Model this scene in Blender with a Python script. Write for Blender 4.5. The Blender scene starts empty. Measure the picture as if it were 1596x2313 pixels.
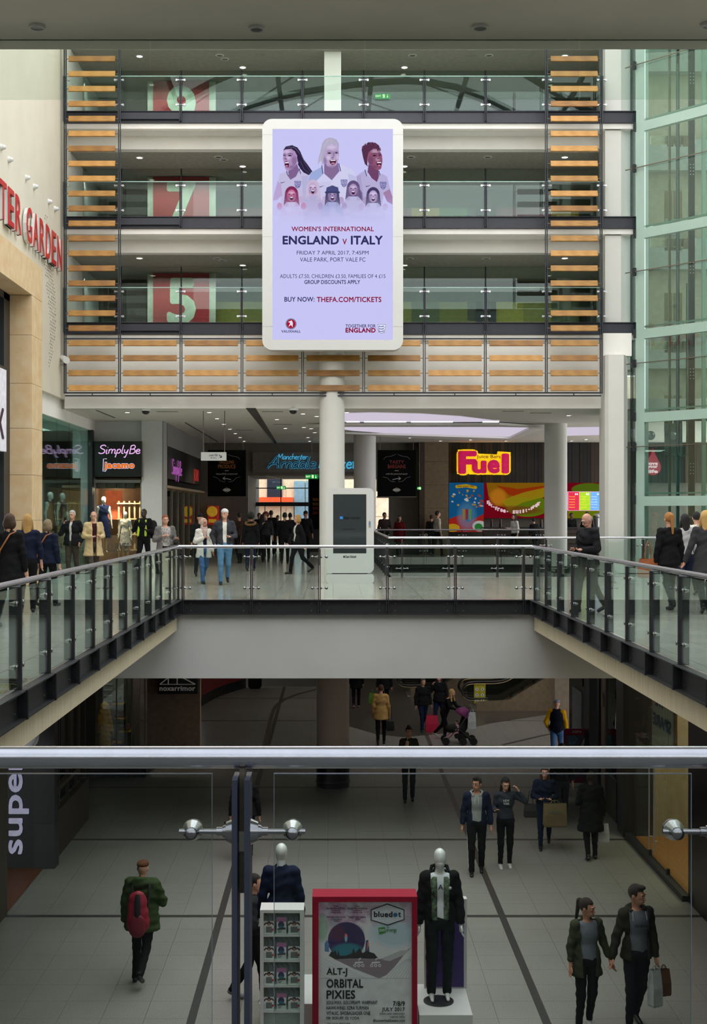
import bpy, bmesh, math, random
import numpy as np
from math import sin, cos, pi, radians as R, atan2, hypot, sqrt
from mathutils import Vector, Matrix, Euler

# ---------------------------------------------------------------- camera, sky, exposure
FPX, PX0, PY0, EYE = 2950.0, 752.0, 1156.0, 1.745      # focal length in px, vanishing point, eye height over the upper floor
LOW = -5.0                                              # lower mall floor
scene = bpy.context.scene
col = scene.collection
cd = bpy.data.cameras.new('camera'); cam = bpy.data.objects.new('camera', cd); col.objects.link(cam)
cam.location = (0, 0, EYE); cam.rotation_euler = (pi/2, 0, 0)
cd.sensor_width = 36.0; cd.lens = FPX*36.0/2313.0
cd.shift_x = (798.0-PX0)/2313.0; cd.shift_y = 0.0
cd.clip_start = 0.05; cd.clip_end = 400
scene.camera = cam
scene.view_settings.view_transform = 'Standard'; scene.view_settings.look = 'None'
scene.view_settings.gamma = 1.0; scene.view_settings.use_curve_mapping = False
scene.view_settings.exposure = 0.0
w = bpy.data.worlds.new('sky'); scene.world = w; w.use_nodes = True
_n = w.node_tree; _n.nodes.clear()
_o = _n.nodes.new('ShaderNodeOutputWorld'); _b = _n.nodes.new('ShaderNodeBackground')
_tc = _n.nodes.new('ShaderNodeTexCoord'); _no = _n.nodes.new('ShaderNodeTexNoise'); _cr = _n.nodes.new('ShaderNodeValToRGB')
_no.inputs['Scale'].default_value = 2.2; _no.inputs['Detail'].default_value = 5
_cr.color_ramp.elements[0].position = .35; _cr.color_ramp.elements[0].color = (.80, .80, .81, 1)
_cr.color_ramp.elements[1].position = .65; _cr.color_ramp.elements[1].color = (1.0, .985, .985, 1)
_n.links.new(_tc.outputs['Generated'], _no.inputs['Vector']); _n.links.new(_no.outputs['Fac'], _cr.inputs['Fac'])
_n.links.new(_cr.outputs['Color'], _b.inputs['Color']); _b.inputs['Strength'].default_value = 4.15
_n.links.new(_b.outputs[0], _o.inputs[0])
cy = scene.cycles
cy.max_bounces = 10; cy.diffuse_bounces = 4; cy.glossy_bounces = 4; cy.transmission_bounces = 4
cy.transparent_max_bounces = 28; cy.caustics_reflective = False; cy.caustics_refractive = False
cy.sample_clamp_indirect = 4.0; cy.use_denoising = True

# ---------------------------------------------------------------- pixels to metres
def PX(px, Y): return (px-PX0)*Y/FPX
def PZ(py, Y): return EYE-(py-PY0)*Y/FPX
def YF(py, z=0.0): return (EYE-z)*FPX/(py-PY0)          # depth of a point at height z seen at row py
def lin(c):
    c = c/255.0
    return c/12.92 if c <= .04045 else ((c+.055)/1.055)**2.4
def C(r, g, b): return (lin(r), lin(g), lin(b), 1.0)

# ---------------------------------------------------------------- materials
MATS = {}
def nodes(name):
    m = bpy.data.materials.new(name); m.use_nodes = True
    nt = m.node_tree; nt.nodes.clear()
    out = nt.nodes.new('ShaderNodeOutputMaterial')
    return m, nt, out
def M(name, c=(128, 128, 128), rough=.6, metal=0, var=.06, scale=8.0, bump=0.0, bscale=None, emis=0, coat=0, spec=.5, wood=False, stretch=None, c2=None):
    if name in MATS: return MATS[name]
    m, nt, out = nodes(name); L = nt.links.new
    b = nt.nodes.new('ShaderNodeBsdfPrincipled')
    tc = nt.nodes.new('ShaderNodeTexCoord'); no = nt.nodes.new('ShaderNodeTexNoise'); mx = nt.nodes.new('ShaderNodeMix'); mx.data_type = 'RGBA'
    mp = nt.nodes.new('ShaderNodeMapping')
    L(tc.outputs['Object'], mp.inputs['Vector']); L(mp.outputs[0], no.inputs['Vector'])
    if stretch: mp.inputs['Scale'].default_value = stretch
    no.inputs['Scale'].default_value = scale; no.inputs['Detail'].default_value = 4
    cc = C(*c)
    if c2: lo, hi = cc, C(*c2)
    else: lo = tuple(max(0, v*(1-var*2)) for v in cc[:3])+(1,); hi = tuple(min(1, v*(1+var*2)) for v in cc[:3])+(1,)
    mx.inputs[6].default_value = lo; mx.inputs[7].default_value = hi
    if wood:
        wv = nt.nodes.new('ShaderNodeTexWave'); wv.inputs['Scale'].default_value = 3.0; wv.inputs['Distortion'].default_value = 6; wv.inputs['Detail'].default_value = 3
        L(mp.outputs[0], wv.inputs['Vector']); L(wv.outputs['Fac'], mx.inputs[0])
    else:
        cr = nt.nodes.new('ShaderNodeMapRange'); cr.inputs[1].default_value = .3; cr.inputs[2].default_value = .7
        L(no.outputs['Fac'], cr.inputs[0]); L(cr.outputs[0], mx.inputs[0])
    L(mx.outputs[2], b.inputs['Base Color'])
    b.inputs['Roughness'].default_value = rough; b.inputs['Metallic'].default_value = metal
    b.inputs['Specular IOR Level'].default_value = spec
    if coat: b.inputs['Coat Weight'].default_value = coat; b.inputs['Coat Roughness'].default_value = .1
    if bump:
        bp = nt.nodes.new('ShaderNodeBump'); bp.inputs['Strength'].default_value = bump; bp.inputs['Distance'].default_value = .02
        n2 = nt.nodes.new('ShaderNodeTexNoise'); n2.inputs['Scale'].default_value = bscale or scale; n2.inputs['Detail'].default_value = 3
        L(mp.outputs[0], n2.inputs['Vector']); L(n2.outputs['Fac'], bp.inputs['Height']); L(bp.outputs[0], b.inputs['Normal'])
    if emis:
        L(mx.outputs[2], b.inputs['Emission Color']); b.inputs['Emission Strength'].default_value = emis
    L(b.outputs[0], out.inputs[0])
    MATS[name] = m
    return m
def glass(name, tint, refl=1.0, rough=0.0, base=.0):
    if name in MATS: return MATS[name]
    m, nt, out = nodes(name); L = nt.links.new
    t = nt.nodes.new('ShaderNodeBsdfTransparent'); t.inputs[0].default_value = tint+(1,)
    g = nt.nodes.new('ShaderNodeBsdfGlossy'); g.inputs['Roughness'].default_value = rough; g.inputs[0].default_value = (.9, 1, .97, 1)
    fr = nt.nodes.new('ShaderNodeFresnel'); fr.inputs[0].default_value = 1.45
    ml = nt.nodes.new('ShaderNodeMath'); ml.operation = 'MULTIPLY_ADD'; ml.inputs[1].default_value = refl; ml.inputs[2].default_value = base; ml.use_clamp = True
    mx = nt.nodes.new('ShaderNodeMixShader')
    L(fr.outputs[0], ml.inputs[0]); L(ml.outputs[0], mx.inputs[0]); L(t.outputs[0], mx.inputs[1]); L(g.outputs[0], mx.inputs[2]); L(mx.outputs[0], out.inputs[0])
    MATS[name] = m
    return m
def attr_mat(name, emis=0.0, rough=.4, coat=0.0):
    if name in MATS: return MATS[name]
    m, nt, out = nodes(name); L = nt.links.new
    b = nt.nodes.new('ShaderNodeBsdfPrincipled'); a = nt.nodes.new('ShaderNodeAttribute'); a.attribute_name = 'art'
    if emis:
        e = nt.nodes.new('ShaderNodeEmission'); L(a.outputs['Color'], e.inputs[0]); e.inputs[1].default_value = emis; L(e.outputs[0], out.inputs[0]); MATS[name] = m; return m
    else: L(a.outputs['Color'], b.inputs['Base Color'])
    b.inputs['Roughness'].default_value = rough; b.inputs['Coat Weight'].default_value = coat
    L(b.outputs[0], out.inputs[0]); MATS[name] = m
    return m
def glow(name, c, s):
    if name in MATS: return MATS[name]
    m, nt, out = nodes(name); e = nt.nodes.new('ShaderNodeEmission'); e.inputs[0].default_value = C(*c); e.inputs[1].default_value = s
    nt.links.new(e.outputs[0], out.inputs[0]); MATS[name] = m
    return m
def speckle(name, a, b_, rough, scale=160.0, joints=None, jc=(70, 72, 68)):
    if name in MATS: return MATS[name]
    m, nt, out = nodes(name); L = nt.links.new
    b = nt.nodes.new('ShaderNodeBsdfPrincipled'); tc = nt.nodes.new('ShaderNodeTexCoord')
    no = nt.nodes.new('ShaderNodeTexNoise'); no.inputs['Scale'].default_value = scale; no.inputs['Detail'].default_value = 2
    n2 = nt.nodes.new('ShaderNodeTexNoise'); n2.inputs['Scale'].default_value = .6; n2.inputs['Detail'].default_value = 3
    cr = nt.nodes.new('ShaderNodeValToRGB'); cr.color_ramp.elements[0].position = .38; cr.color_ramp.elements[1].position = .62
    cr.color_ramp.elements[0].color = C(*a); cr.color_ramp.elements[1].color = C(*b_)
    mx = nt.nodes.new('ShaderNodeMix'); mx.data_type = 'RGBA'; mx.blend_type = 'MULTIPLY'; mx.inputs[0].default_value = .35
    gi = nt.nodes.new('ShaderNodeNewGeometry')
    L(gi.outputs['Position'], no.inputs['Vector']); L(gi.outputs['Position'], n2.inputs['Vector'])
    L(no.outputs['Fac'], cr.inputs[0]); L(cr.outputs[0], mx.inputs[6]); L(n2.outputs['Fac'], mx.inputs[7])
    last = mx.outputs[2]
    if joints:
        br = nt.nodes.new('ShaderNodeTexBrick'); br.offset = 0; br.inputs['Scale'].default_value = 1.0
        br.inputs['Brick Width'].default_value = joints; br.inputs['Row Height'].default_value = joints
        br.inputs['Mortar Size'].default_value = .006; br.inputs['Color1'].default_value = (1, 1, 1, 1); br.inputs['Color2'].default_value = (.93, .93, .93, 1)
        br.inputs['Mortar'].default_value = (.35, .35, .35, 1)
        L(gi.outputs['Position'], br.inputs['Vector'])
        m3 = nt.nodes.new('ShaderNodeMix'); m3.data_type = 'RGBA'; m3.blend_type = 'MULTIPLY'; m3.inputs[0].default_value = 1
        L(last, m3.inputs[6]); L(br.outputs['Color'], m3.inputs[7]); last = m3.outputs[2]
    L(last, b.inputs['Base Color']); b.inputs['Roughness'].default_value = rough
    L(b.outputs[0], out.inputs[0]); MATS[name] = m
    return m

# ---------------------------------------------------------------- objects
WL = {}                                                  # world location of every object built
def tag(o, label=None, cat=None, group=None, kind=None):
    if label: o['label'] = label
    if cat: o['category'] = cat
    if group: o['group'] = group
    if kind: o['kind'] = kind
    return o
def link(name, data, loc=(0, 0, 0), rot=(0, 0, 0), parent=None):
    o = bpy.data.objects.new(name, data); col.objects.link(o)
    o.location = loc; o.rotation_euler = rot
    if parent is not None: o.parent = parent
    return o
def thing(name, label, cat, loc=(0, 0, 0), rz=0, group=None, parent=None):
    o = link(name, None, loc, (0, 0, rz)); o.empty_display_size = .1
    WL[o.name] = Vector(loc)
    return tag(o, label, cat, group)
def kids(o): return list(o.children)
def dup(o, loc=None, rz=None, label=None, group=None, parent=None):
    c = o.copy(); col.objects.link(c); c.parent = parent
    if loc is not None: c.location = loc; WL[c.name] = Vector(loc)
    if rz is not None: c.rotation_euler = (0, 0, rz)
    if label: c['label'] = label
    if group: c['group'] = group
    for ch in kids(o): dup(ch, parent=c)
    return c
class MB:
    def __init__(s): s.v = []; s.f = []; s.m = []; s.s = []
    def add(s, vs, fs, mi=0, smooth=False):
        b = len(s.v); s.v.extend([tuple(p) for p in vs])
        for f in fs: s.f.append([b+i for i in f]); s.m.append(mi); s.s.append(smooth)
        return s
    def box(s, x0, x1, y0, y1, z0, z1, mi=0):
        if x0 > x1: x0, x1 = x1, x0
        if y0 > y1: y0, y1 = y1, y0
        if z0 > z1: z0, z1 = z1, z0
        return s.add([(x0, y0, z0), (x1, y0, z0), (x1, y1, z0), (x0, y1, z0), (x0, y0, z1), (x1, y0, z1), (x1, y1, z1), (x0, y1, z1)],
              [(0, 3, 2, 1), (4, 5, 6, 7), (0, 1, 5, 4), (1, 2, 6, 5), (2, 3, 7, 6), (3, 0, 4, 7)], mi)
    def cbox(s, x0, x1, y0, y1, z0, z1, c=.01, mi=0):     # box with chamfered long outline in the x-z plane
        if x0 > x1: x0, x1 = x1, x0
        if z0 > z1: z0, z1 = z1, z0
        p = [(x0+c, z0), (x1-c, z0), (x1, z0+c), (x1, z1-c), (x1-c, z1), (x0+c, z1), (x0, z1-c), (x0, z0+c)]
        return s.prism(p, y0, y1, mi)
    def prism(s, p, y0, y1, mi=0, smooth=False):         # polygon in x-z, extruded along y
        n = len(p)
        a = [(x, y0, z) for x, z in p]+[(x, y1, z) for x, z in p]
        s.add(a, [list(range(n)), list(range(2*n-1, n-1, -1))], mi)
        return s.add(a, [(i, n+i, n+(i+1) % n, (i+1) % n) for i in range(n)], mi, smooth)
    def zprism(s, p, z0, z1, mi=0, smooth=False):        # polygon in x-y, extruded along z
        n = len(p)
        a = [(x, y, z0) for x, y in p]+[(x, y, z1) for x, y in p]
        s.add(a, [list(range(n-1, -1, -1)), list(range(n, 2*n))], mi)
        return s.add(a, [(i, (i+1) % n, n+(i+1) % n, n+i) for i in range(n)], mi, smooth)
    def xprism(s, p, x0, x1, mi=0):                      # polygon in y-z, extruded along x
        n = len(p)
        a = [(x0, y, z) for y, z in p]+[(x1, y, z) for y, z in p]
        s.add(a, [list(range(n-1, -1, -1)), list(range(n, 2*n))], mi)
        return s.add(a, [(i, (i+1) % n, n+(i+1) % n, n+i) for i in range(n)], mi)
    def cyl(s, a, b, r0, r1=None, n=12, mi=0, caps=True, smooth=True):
        r1 = r0 if r1 is None else r1
        a, b = Vector(a), Vector(b); d = (b-a).normalized()
        u = d.orthogonal().normalized(); v = d.cross(u)
        vs = [a+(u*cos(2*pi*i/n)+v*sin(2*pi*i/n))*r0 for i in range(n)]+[b+(u*cos(2*pi*i/n)+v*sin(2*pi*i/n))*r1 for i in range(n)]
        s.add(vs, [(i, (i+1) % n, n+(i+1) % n, n+i) for i in range(n)], mi, smooth)
        if caps: s.add(vs, [list(range(n-1, -1, -1)), list(range(n, 2*n))], mi)
        return s
    def tube(s, pts, r, n=8, mi=0):                      # swept round tube, r a number or one per point
        pts = [Vector(p) for p in pts]; k = len(pts)
        rs = r if isinstance(r, (list, tuple)) else [r]*k
        rings = []; u = None
        for i, p in enumerate(pts):
            d = (pts[min(i+1, k-1)]-pts[max(i-1, 0)])
            d = d.normalized() if d.length > 1e-9 else Vector((0, 0, 1))
            if u is None: u = d.orthogonal().normalized()
            u = (u-d*u.dot(d)); u = u.normalized() if u.length > 1e-6 else d.orthogonal().normalized()
            v = d.cross(u)
            rings.append([p+(u*cos(2*pi*j/n)+v*sin(2*pi*j/n))*rs[i] for j in range(n)])
        vs = [q for g in rings for q in g]
        fs = [(i*n+j, i*n+(j+1) % n, (i+1)*n+(j+1) % n, (i+1)*n+j) for i in range(k-1) for j in range(n)]
        s.add(vs, fs, mi, True)
        return s.add(vs, [list(range(n-1, -1, -1)), list(range((k-1)*n, k*n))], mi)
    def lathe(s, prof, c, n=20, mi=0, axis='z'):         # profile (r, h) about c
        vs = []
        for r, h in prof:
            for j in range(n):
                q = (r*cos(2*pi*j/n), r*sin(2*pi*j/n), h)
                if axis == 'y': q = (q[0], q[2], q[1])
                vs.append((c[0]+q[0], c[1]+q[1], c[2]+q[2]))
        k = len(prof)
        fs = [(i*n+j, i*n+(j+1) % n, (i+1)*n+(j+1) % n, (i+1)*n+j) for i in range(k-1) for j in range(n)]
        s.add(vs, fs, mi, True)
        return s.add(vs, [list(range(n-1, -1, -1)), list(range((k-1)*n, k*n))], mi)
    def ball(s, c, r, n=8, mi=0):
        rr = r if isinstance(r, (tuple, list)) else (r, r, r)
        vs = []; k = max(4, n//2+1)
        for i in range(k+1):
            t = pi*i/k
            for j in range(n): vs.append((c[0]+rr[0]*sin(t)*cos(2*pi*j/n), c[1]+rr[1]*sin(t)*sin(2*pi*j/n), c[2]+rr[2]*cos(t)))
        return s.add(vs, [(i*n+j, (i+1)*n+j, (i+1)*n+(j+1) % n, i*n+(j+1) % n) for i in range(k) for j in range(n)], mi, True)
    def mesh(s, name, mats, off=(0, 0, 0)):
        me = bpy.data.meshes.new(name)
        ox, oy, oz = off
        me.from_pydata([(x-ox, y-oy, z-oz) for x, y, z in s.v], [], s.f)
        for m in (mats if isinstance(mats, (list, tuple)) else [mats]): me.materials.append(m)
        me.polygons.foreach_set('material_index', s.m); me.polygons.foreach_set('use_smooth', s.s)
        me.update()
        return me
    def obj(s, name, mats, parent=None, label=None, cat=None, group=None, kind=None):
        if parent is not None:
            off = WL[parent.name]; o = link(name, s.mesh(name, mats, off), parent=parent); WL[o.name] = Vector(off)
        else:
            xs, ys, zs = zip(*s.v); off = ((min(xs)+max(xs))/2, (min(ys)+max(ys))/2, min(zs))
            o = link(name, s.mesh(name, mats, off), off); WL[o.name] = Vector(off)
        return tag(o, label, cat, group, kind)
def struct(name, mb, m): return mb.obj(name, m, kind='structure')
def raw_obj(name, verts, faces, mats, parent=None, smooth=True, mi=None):
    me = bpy.data.meshes.new(name); off = WL[parent.name] if parent is not None else Vector((0, 0, 0))
    v = np.asarray(verts, dtype=np.float32)-np.array(off, dtype=np.float32)
    f = np.asarray(faces, dtype=np.int32)
    me.vertices.add(len(v)); me.vertices.foreach_set('co', v.ravel())
    me.loops.add(f.size); me.loops.foreach_set('vertex_index', f.ravel())
    me.polygons.add(len(f)); me.polygons.foreach_set('loop_start', np.arange(0, f.size, f.shape[1], dtype=np.int32))
    me.polygons.foreach_set('use_smooth', np.full(len(f), smooth))
    for m in (mats if isinstance(mats, (list, tuple)) else [mats]): me.materials.append(m)
    if mi is not None: me.polygons.foreach_set('material_index', np.asarray(mi, dtype=np.int32))
    me.update(calc_edges=True)
    o = link(name, me, parent=parent); WL[o.name] = Vector(off)
    return o

# ---------------------------------------------------------------- lettering
def text_mesh(body, bold=0.0, shear=0.0, ext=.01, space=1.0, res=3, name='lettering'):
    cu = bpy.data.curves.new(name, 'FONT'); cu.body = body; cu.shear = shear; cu.extrude = ext
    cu.space_character = space*(1+bold*1.5); cu.resolution_u = res; cu.align_x = 'LEFT'
    t = bpy.data.objects.new(name, cu); me = bpy.data.meshes.new_from_object(t)
    bpy.data.objects.remove(t); bpy.data.curves.remove(cu)
    co = np.empty(len(me.vertices)*3, dtype=np.float32); me.vertices.foreach_get('co', co); co = co.reshape(-1, 3)
    if bold > 0:                                           # heavier strokes: the outline swept round a small circle
        fs = [list(p.vertices) for p in me.polygons]; bpy.data.meshes.remove(me)
        n = 16 if bold > .032 else 6; cs = [co]; F = list(fs); L = len(co)
        for k in range(n):
            a = 2*pi*k/n; cs.append(co+np.array([cos(a)*bold, sin(a)*bold, -(k+1)*.0022*(6/n)], dtype=np.float32)); F += [[v+L*(k+1) for v in f] for f in fs]
        co = np.concatenate(cs); me = bpy.data.meshes.new(name); me.from_pydata(co.tolist(), [], F)
    me.name = name
    return me, co
def lettering(body, x0, x1, z0, z1, y, mat, parent, depth=.004, bold=0.0, shear=0.0, name='lettering', axis='y', mirror=False, pad=0.0, rot=0, label=None):
    """Fits body into the box x0..x1, z0..z1. axis y: faces the camera at depth y; axis x: lies on a side plane at x=y, x0..x1 are then depths."""
    me, co = text_mesh(body, bold, shear)
    u, v, d = co[:, 0].copy(), co[:, 1].copy(), co[:, 2].copy()
    u = (u-u.min())/max(1e-6, u.max()-u.min()); v = (v-v.min())/max(1e-6, v.max()-v.min()); d = (d-d.min())/max(1e-6, d.max()-d.min())
    if rot: u, v = (1-v, u)                                # reads from bottom to top
    U = x0+u*(x1-x0); V = z0+v*(z1-z0); D = d*depth
    off = WL[parent.name] if parent is not None else Vector((0, 0, 0))
    if axis == 'y': P = np.stack([U-off[0], y-D-off[1], V-off[2]], 1)
    else: P = np.stack([y+D-off[0], U-off[1], V-off[2]], 1)
    me.vertices.foreach_set('co', P.astype(np.float32).ravel()); me.materials.clear(); me.materials.append(mat); me.update()
    o = link(name, me, parent=parent); WL[o.name] = Vector(off)
    return tag(o, label)
def ltr(body, pxa, pxb, pya, pyb, Y, mat, parent, **k):   # the same, box given in photo pixels at depth Y
    return lettering(body, PX(pxa, Y), PX(pxb, Y), PZ(pyb, Y), PZ(pya, Y), Y, mat, parent, **k)

# hand-drawn letters for the neon signs: strokes in a 1 x 1 cell (x, z), x-height .5, descender -.4
G = {
 'S': (.62, [[(.58, .85), (.4, 1), (.15, .92), (.1, .72), (.3, .55), (.52, .4), (.5, .12), (.25, 0), (.0, .1)]]),
 'i': (.25, [[(.1, .5), (.08, .05), (.2, .0)], [(.14, .72), (.15, .76)]]),
 'm': (.72, [[(.05, .5), (.05, 0)], [(.05, .32), (.18, .5), (.32, .45), (.33, 0)], [(.33, .32), (.46, .5), (.6, .42), (.6, .05), (.7, .02)]]),
 'p': (.45, [[(.08, .5), (.05, 0), (.0, -.45)], [(.07, .35), (.22, .52), (.38, .38), (.3, .08), (.08, .08)]]),
 'l': (.25, [[(.12, 1.0), (.08, .5), (.08, .06), (.22, .02)]]),
 'y': (.45, [[(.03, .5), (.06, .15), (.22, .1), (.36, .48)], [(.36, .5), (.3, 0), (.2, -.42), (.08, -.4)]]),
 'B': (.62, [[(.1, .95), (.1, 0)], [(.1, .9), (.35, 1), (.5, .8), (.38, .56), (.15, .52)], [(.15, .52), (.45, .5), (.55, .25), (.4, .02), (.05, 0)]]),
 'e': (.42, [[(.05, .28), (.34, .3), (.3, .48), (.12, .48), (.03, .25), (.12, .03), (.3, .02), (.42, .12)]]),
 'M': (.8, [[(.05, 0), (.12, .9), (.36, .3), (.62, .95), (.7, 0)]]),
 'a': (.45, [[(.36, .45), (.15, .5), (.03, .22), (.14, .02), (.34, .2), (.37, .48), (.36, .1), (.45, .02)]]),
 'n': (.45, [[(.05, .5), (.05, 0)], [(.05, .3), (.2, .5), (.35, .42), (.35, .05), (.44, .02)]]),
 'c': (.38, [[(.34, .42), (.18, .5), (.04, .25), (.15, .02), (.34, .08)]]),
 'h': (.45, [[(.06, 1), (.05, 0)], [(.05, .3), (.2, .5), (.35, .42), (.35, .02)]]),
 's': (.35, [[(.3, .44), (.14, .5), (.06, .38), (.26, .2), (.2, .02), (.02, .05)]]),
 't': (.32, [[(.14, .8), (.12, .08), (.26, .02)], [(.0, .5), (.3, .52)]]),
 'r': (.34, [[(.05, .5), (.05, 0)], [(.05, .3), (.18, .48), (.32, .46)]]),
 'A': (.85, [[(.0, 0), (.25, .5), (.5, 1), (.62, .5), (.68, 0)], [(.05, .3), (.4, .38), (.72, .34)]]),
 'd': (.48, [[(.36, .4), (.15, .5), (.03, .22), (.14, .02), (.34, .15)], [(.4, 1), (.37, .1), (.46, .02)]]),
 'k': (.45, [[(.06, 1), (.05, 0)], [(.36, .5), (.08, .25), (.4, .0)]]),
 ' ': (.35, []),
}
def spline(p, n=5):
    if len(p) < 3: return p
    q = [p[0]]+list(p)+[p[-1]]; out = []
    for i in range(1, len(q)-2):
        for k in range(n):
            t = k/n; a, b, c, d = q[i-1], q[i], q[i+1], q[i+2]
            out.append(tuple(.5*((2*b[j])+(-a[j]+c[j])*t+(2*a[j]-5*b[j]+4*c[j]-d[j])*t*t+(-a[j]+3*b[j]-3*c[j]+d[j])*t**3) for j in range(len(a))))
    out.append(q[-2]); return out
def script(body, x0, x1, zb, zt, y, r, mat, parent, slant=.15, axis='y', name='neon_lettering'):
    wd = sum(G[c][0] for c in body); sx = (x1-x0)/wd; sz = zt-zb; mb = MB(); u = 0
    for c in body:
        for st in G[c][1]:
            pts = [((u+a+slant*b)*sx+x0, b*sz+zb) for a, b in spline(st)]
            mb.tube([(a, y, b) if axis == 'y' else (y, a, b) for a, b in pts], r, 6)
        u += G[c][0]
    return mb.obj(name, mat, parent)

# ---------------------------------------------------------------- flat printed or lit pictures
class Canvas:
    def __init__(s, w, h, c): s.w, s.h = w, h; s.a = np.ones((h, w, 3))*np.array(C(*c)[:3]); s.y, s.x = np.mgrid[0:h, 0:w].astype(float)
    def put(s, mask, c, al=1.0):
        m = (np.clip(mask, 0, 1)*al)[..., None]; s.a = s.a*(1-m)+np.array(C(*c)[:3])*m
    def ell(s, cx, cy_, rx, ry, c, al=1.0, rot=0, soft=1.0):
        dx, dy = s.x-cx, s.y-cy_
        if rot: dx, dy = dx*cos(rot)+dy*sin(rot), -dx*sin(rot)+dy*cos(rot)
        k = np.sqrt((dx/rx)**2+(dy/ry)**2); s.put((1-k)*min(rx, ry)/soft+.5, c, al)
    def poly(s, p, c, al=1.0):
        inside = np.zeros(s.a.shape[:2], bool); n = len(p)
        for i in range(n):
            (x1, y1), (x2, y2) = p[i], p[(i+1) % n]
            if y1 == y2: continue
            cond = (y1 > s.y) != (y2 > s.y)
            inside ^= cond & (s.x < (x2-x1)*(s.y-y1)/(y2-y1)+x1)
        s.put(inside.astype(float), c, al)
    def rect(s, x0, y0, x1, y1, c, al=1.0): s.put(((s.x >= x0) & (s.x < x1) & (s.y >= y0) & (s.y < y1)).astype(float), c, al)
    def line(s, p, wdt, c, al=1.0):
        for (x1, y1), (x2, y2) in zip(p, p[1:]):
            dx, dy = x2-x1, y2-y1; l = max(1e-6, dx*dx+dy*dy); t = np.clip(((s.x-x1)*dx+(s.y-y1)*dy)/l, 0, 1)
            s.put(wdt/2-np.hypot(s.x-x1-t*dx, s.y-y1-t*dy)+.5, c, al)
    def fade(s, y0, y1, c):
        m = np.clip((s.y-y0)/(y1-y0), 0, 1)**1.3; s.put(m, c)
    def obj(s, name, x0, x1, z0, z1, y, mat, parent, axis='y'):
        w_, h_ = s.w, s.h
        gx, gz = np.meshgrid(np.linspace(x0, x1, w_), np.linspace(z1, z0, h_))
        if axis == 'y': P = np.stack([gx, np.full_like(gx, y), gz], -1).reshape(-1, 3)
        else: P = np.stack([np.full_like(gx, y), gx, gz], -1).reshape(-1, 3)
        i = (np.arange(h_-1)[:, None]*w_+np.arange(w_-1)[None]).ravel()
        o = raw_obj(name, P, np.stack([i, i+w_, i+w_+1, i+1], 1), mat, parent, smooth=False)
        at = o.data.color_attributes.new('art', 'FLOAT_COLOR', 'POINT')
        at.data.foreach_set('color', np.concatenate([s.a.reshape(-1, 3), np.ones((w_*h_, 1))], 1).astype(np.float32).ravel())
        return o

# ---------------------------------------------------------------- smooth bodies: distance fields turned into meshes
def surfnet(d, o, h):
    s = d < 0
    nx, ny, nz = d.shape
    cnt = np.zeros((nx-1, ny-1, nz-1), np.int8)
    for a in (0, 1):
        for b in (0, 1):
            for c in (0, 1): cnt += s[a:nx-1+a, b:ny-1+b, c:nz-1+c]
    idx = np.argwhere((cnt > 0) & (cnt < 8))
    if len(idx) == 0: return np.zeros((0, 3)), np.zeros((0, 4), int)
    ids = -np.ones(cnt.shape, np.int64); ids[tuple(idx.T)] = np.arange(len(idx))
    corn = np.array([(a, b, c) for a in (0, 1) for b in (0, 1) for c in (0, 1)])
    val = np.stack([d[idx[:, 0]+a, idx[:, 1]+b, idx[:, 2]+c] for a, b, c in corn], 1)
    acc = np.zeros((len(idx), 3)); n = np.zeros(len(idx))
    for i in range(8):
        for j in range(i+1, 8):
            if abs(corn[i]-corn[j]).sum() != 1: continue
            m = (val[:, i] < 0) != (val[:, j] < 0)
            t = np.where(m, val[:, i]/np.where(m, val[:, i]-val[:, j], 1), 0)
            acc += m[:, None]*(corn[i]+t[:, None]*(corn[j]-corn[i])); n += m
    V = (idx+acc/n[:, None])*h+o
    Q = []
    for ax in range(3):
        sl0 = [slice(None)]*3; sl1 = [slice(None)]*3; sl0[ax] = slice(0, -1); sl1[ax] = slice(1, None)
        ch = s[tuple(sl0)] != s[tuple(sl1)]; e = np.argwhere(ch)
        b, c = [(1, 2), (2, 0), (0, 1)][ax]
        ok = (e[:, b] > 0) & (e[:, c] > 0) & (e[:, b] < d.shape[b]-1) & (e[:, c] < d.shape[c]-1); e = e[ok]
        if len(e) == 0: continue
        def at(db, dc):
            k = e.copy(); k[:, b] += db; k[:, c] += dc; return ids[tuple(k.T)]
        q = np.stack([at(-1, -1), at(0, -1), at(0, 0), at(-1, 0)], 1)
        flip = ~s[tuple(e.T)]; q[flip] = q[flip][:, ::-1]
        Q.append(q)
    return V, np.concatenate(Q)
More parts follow.
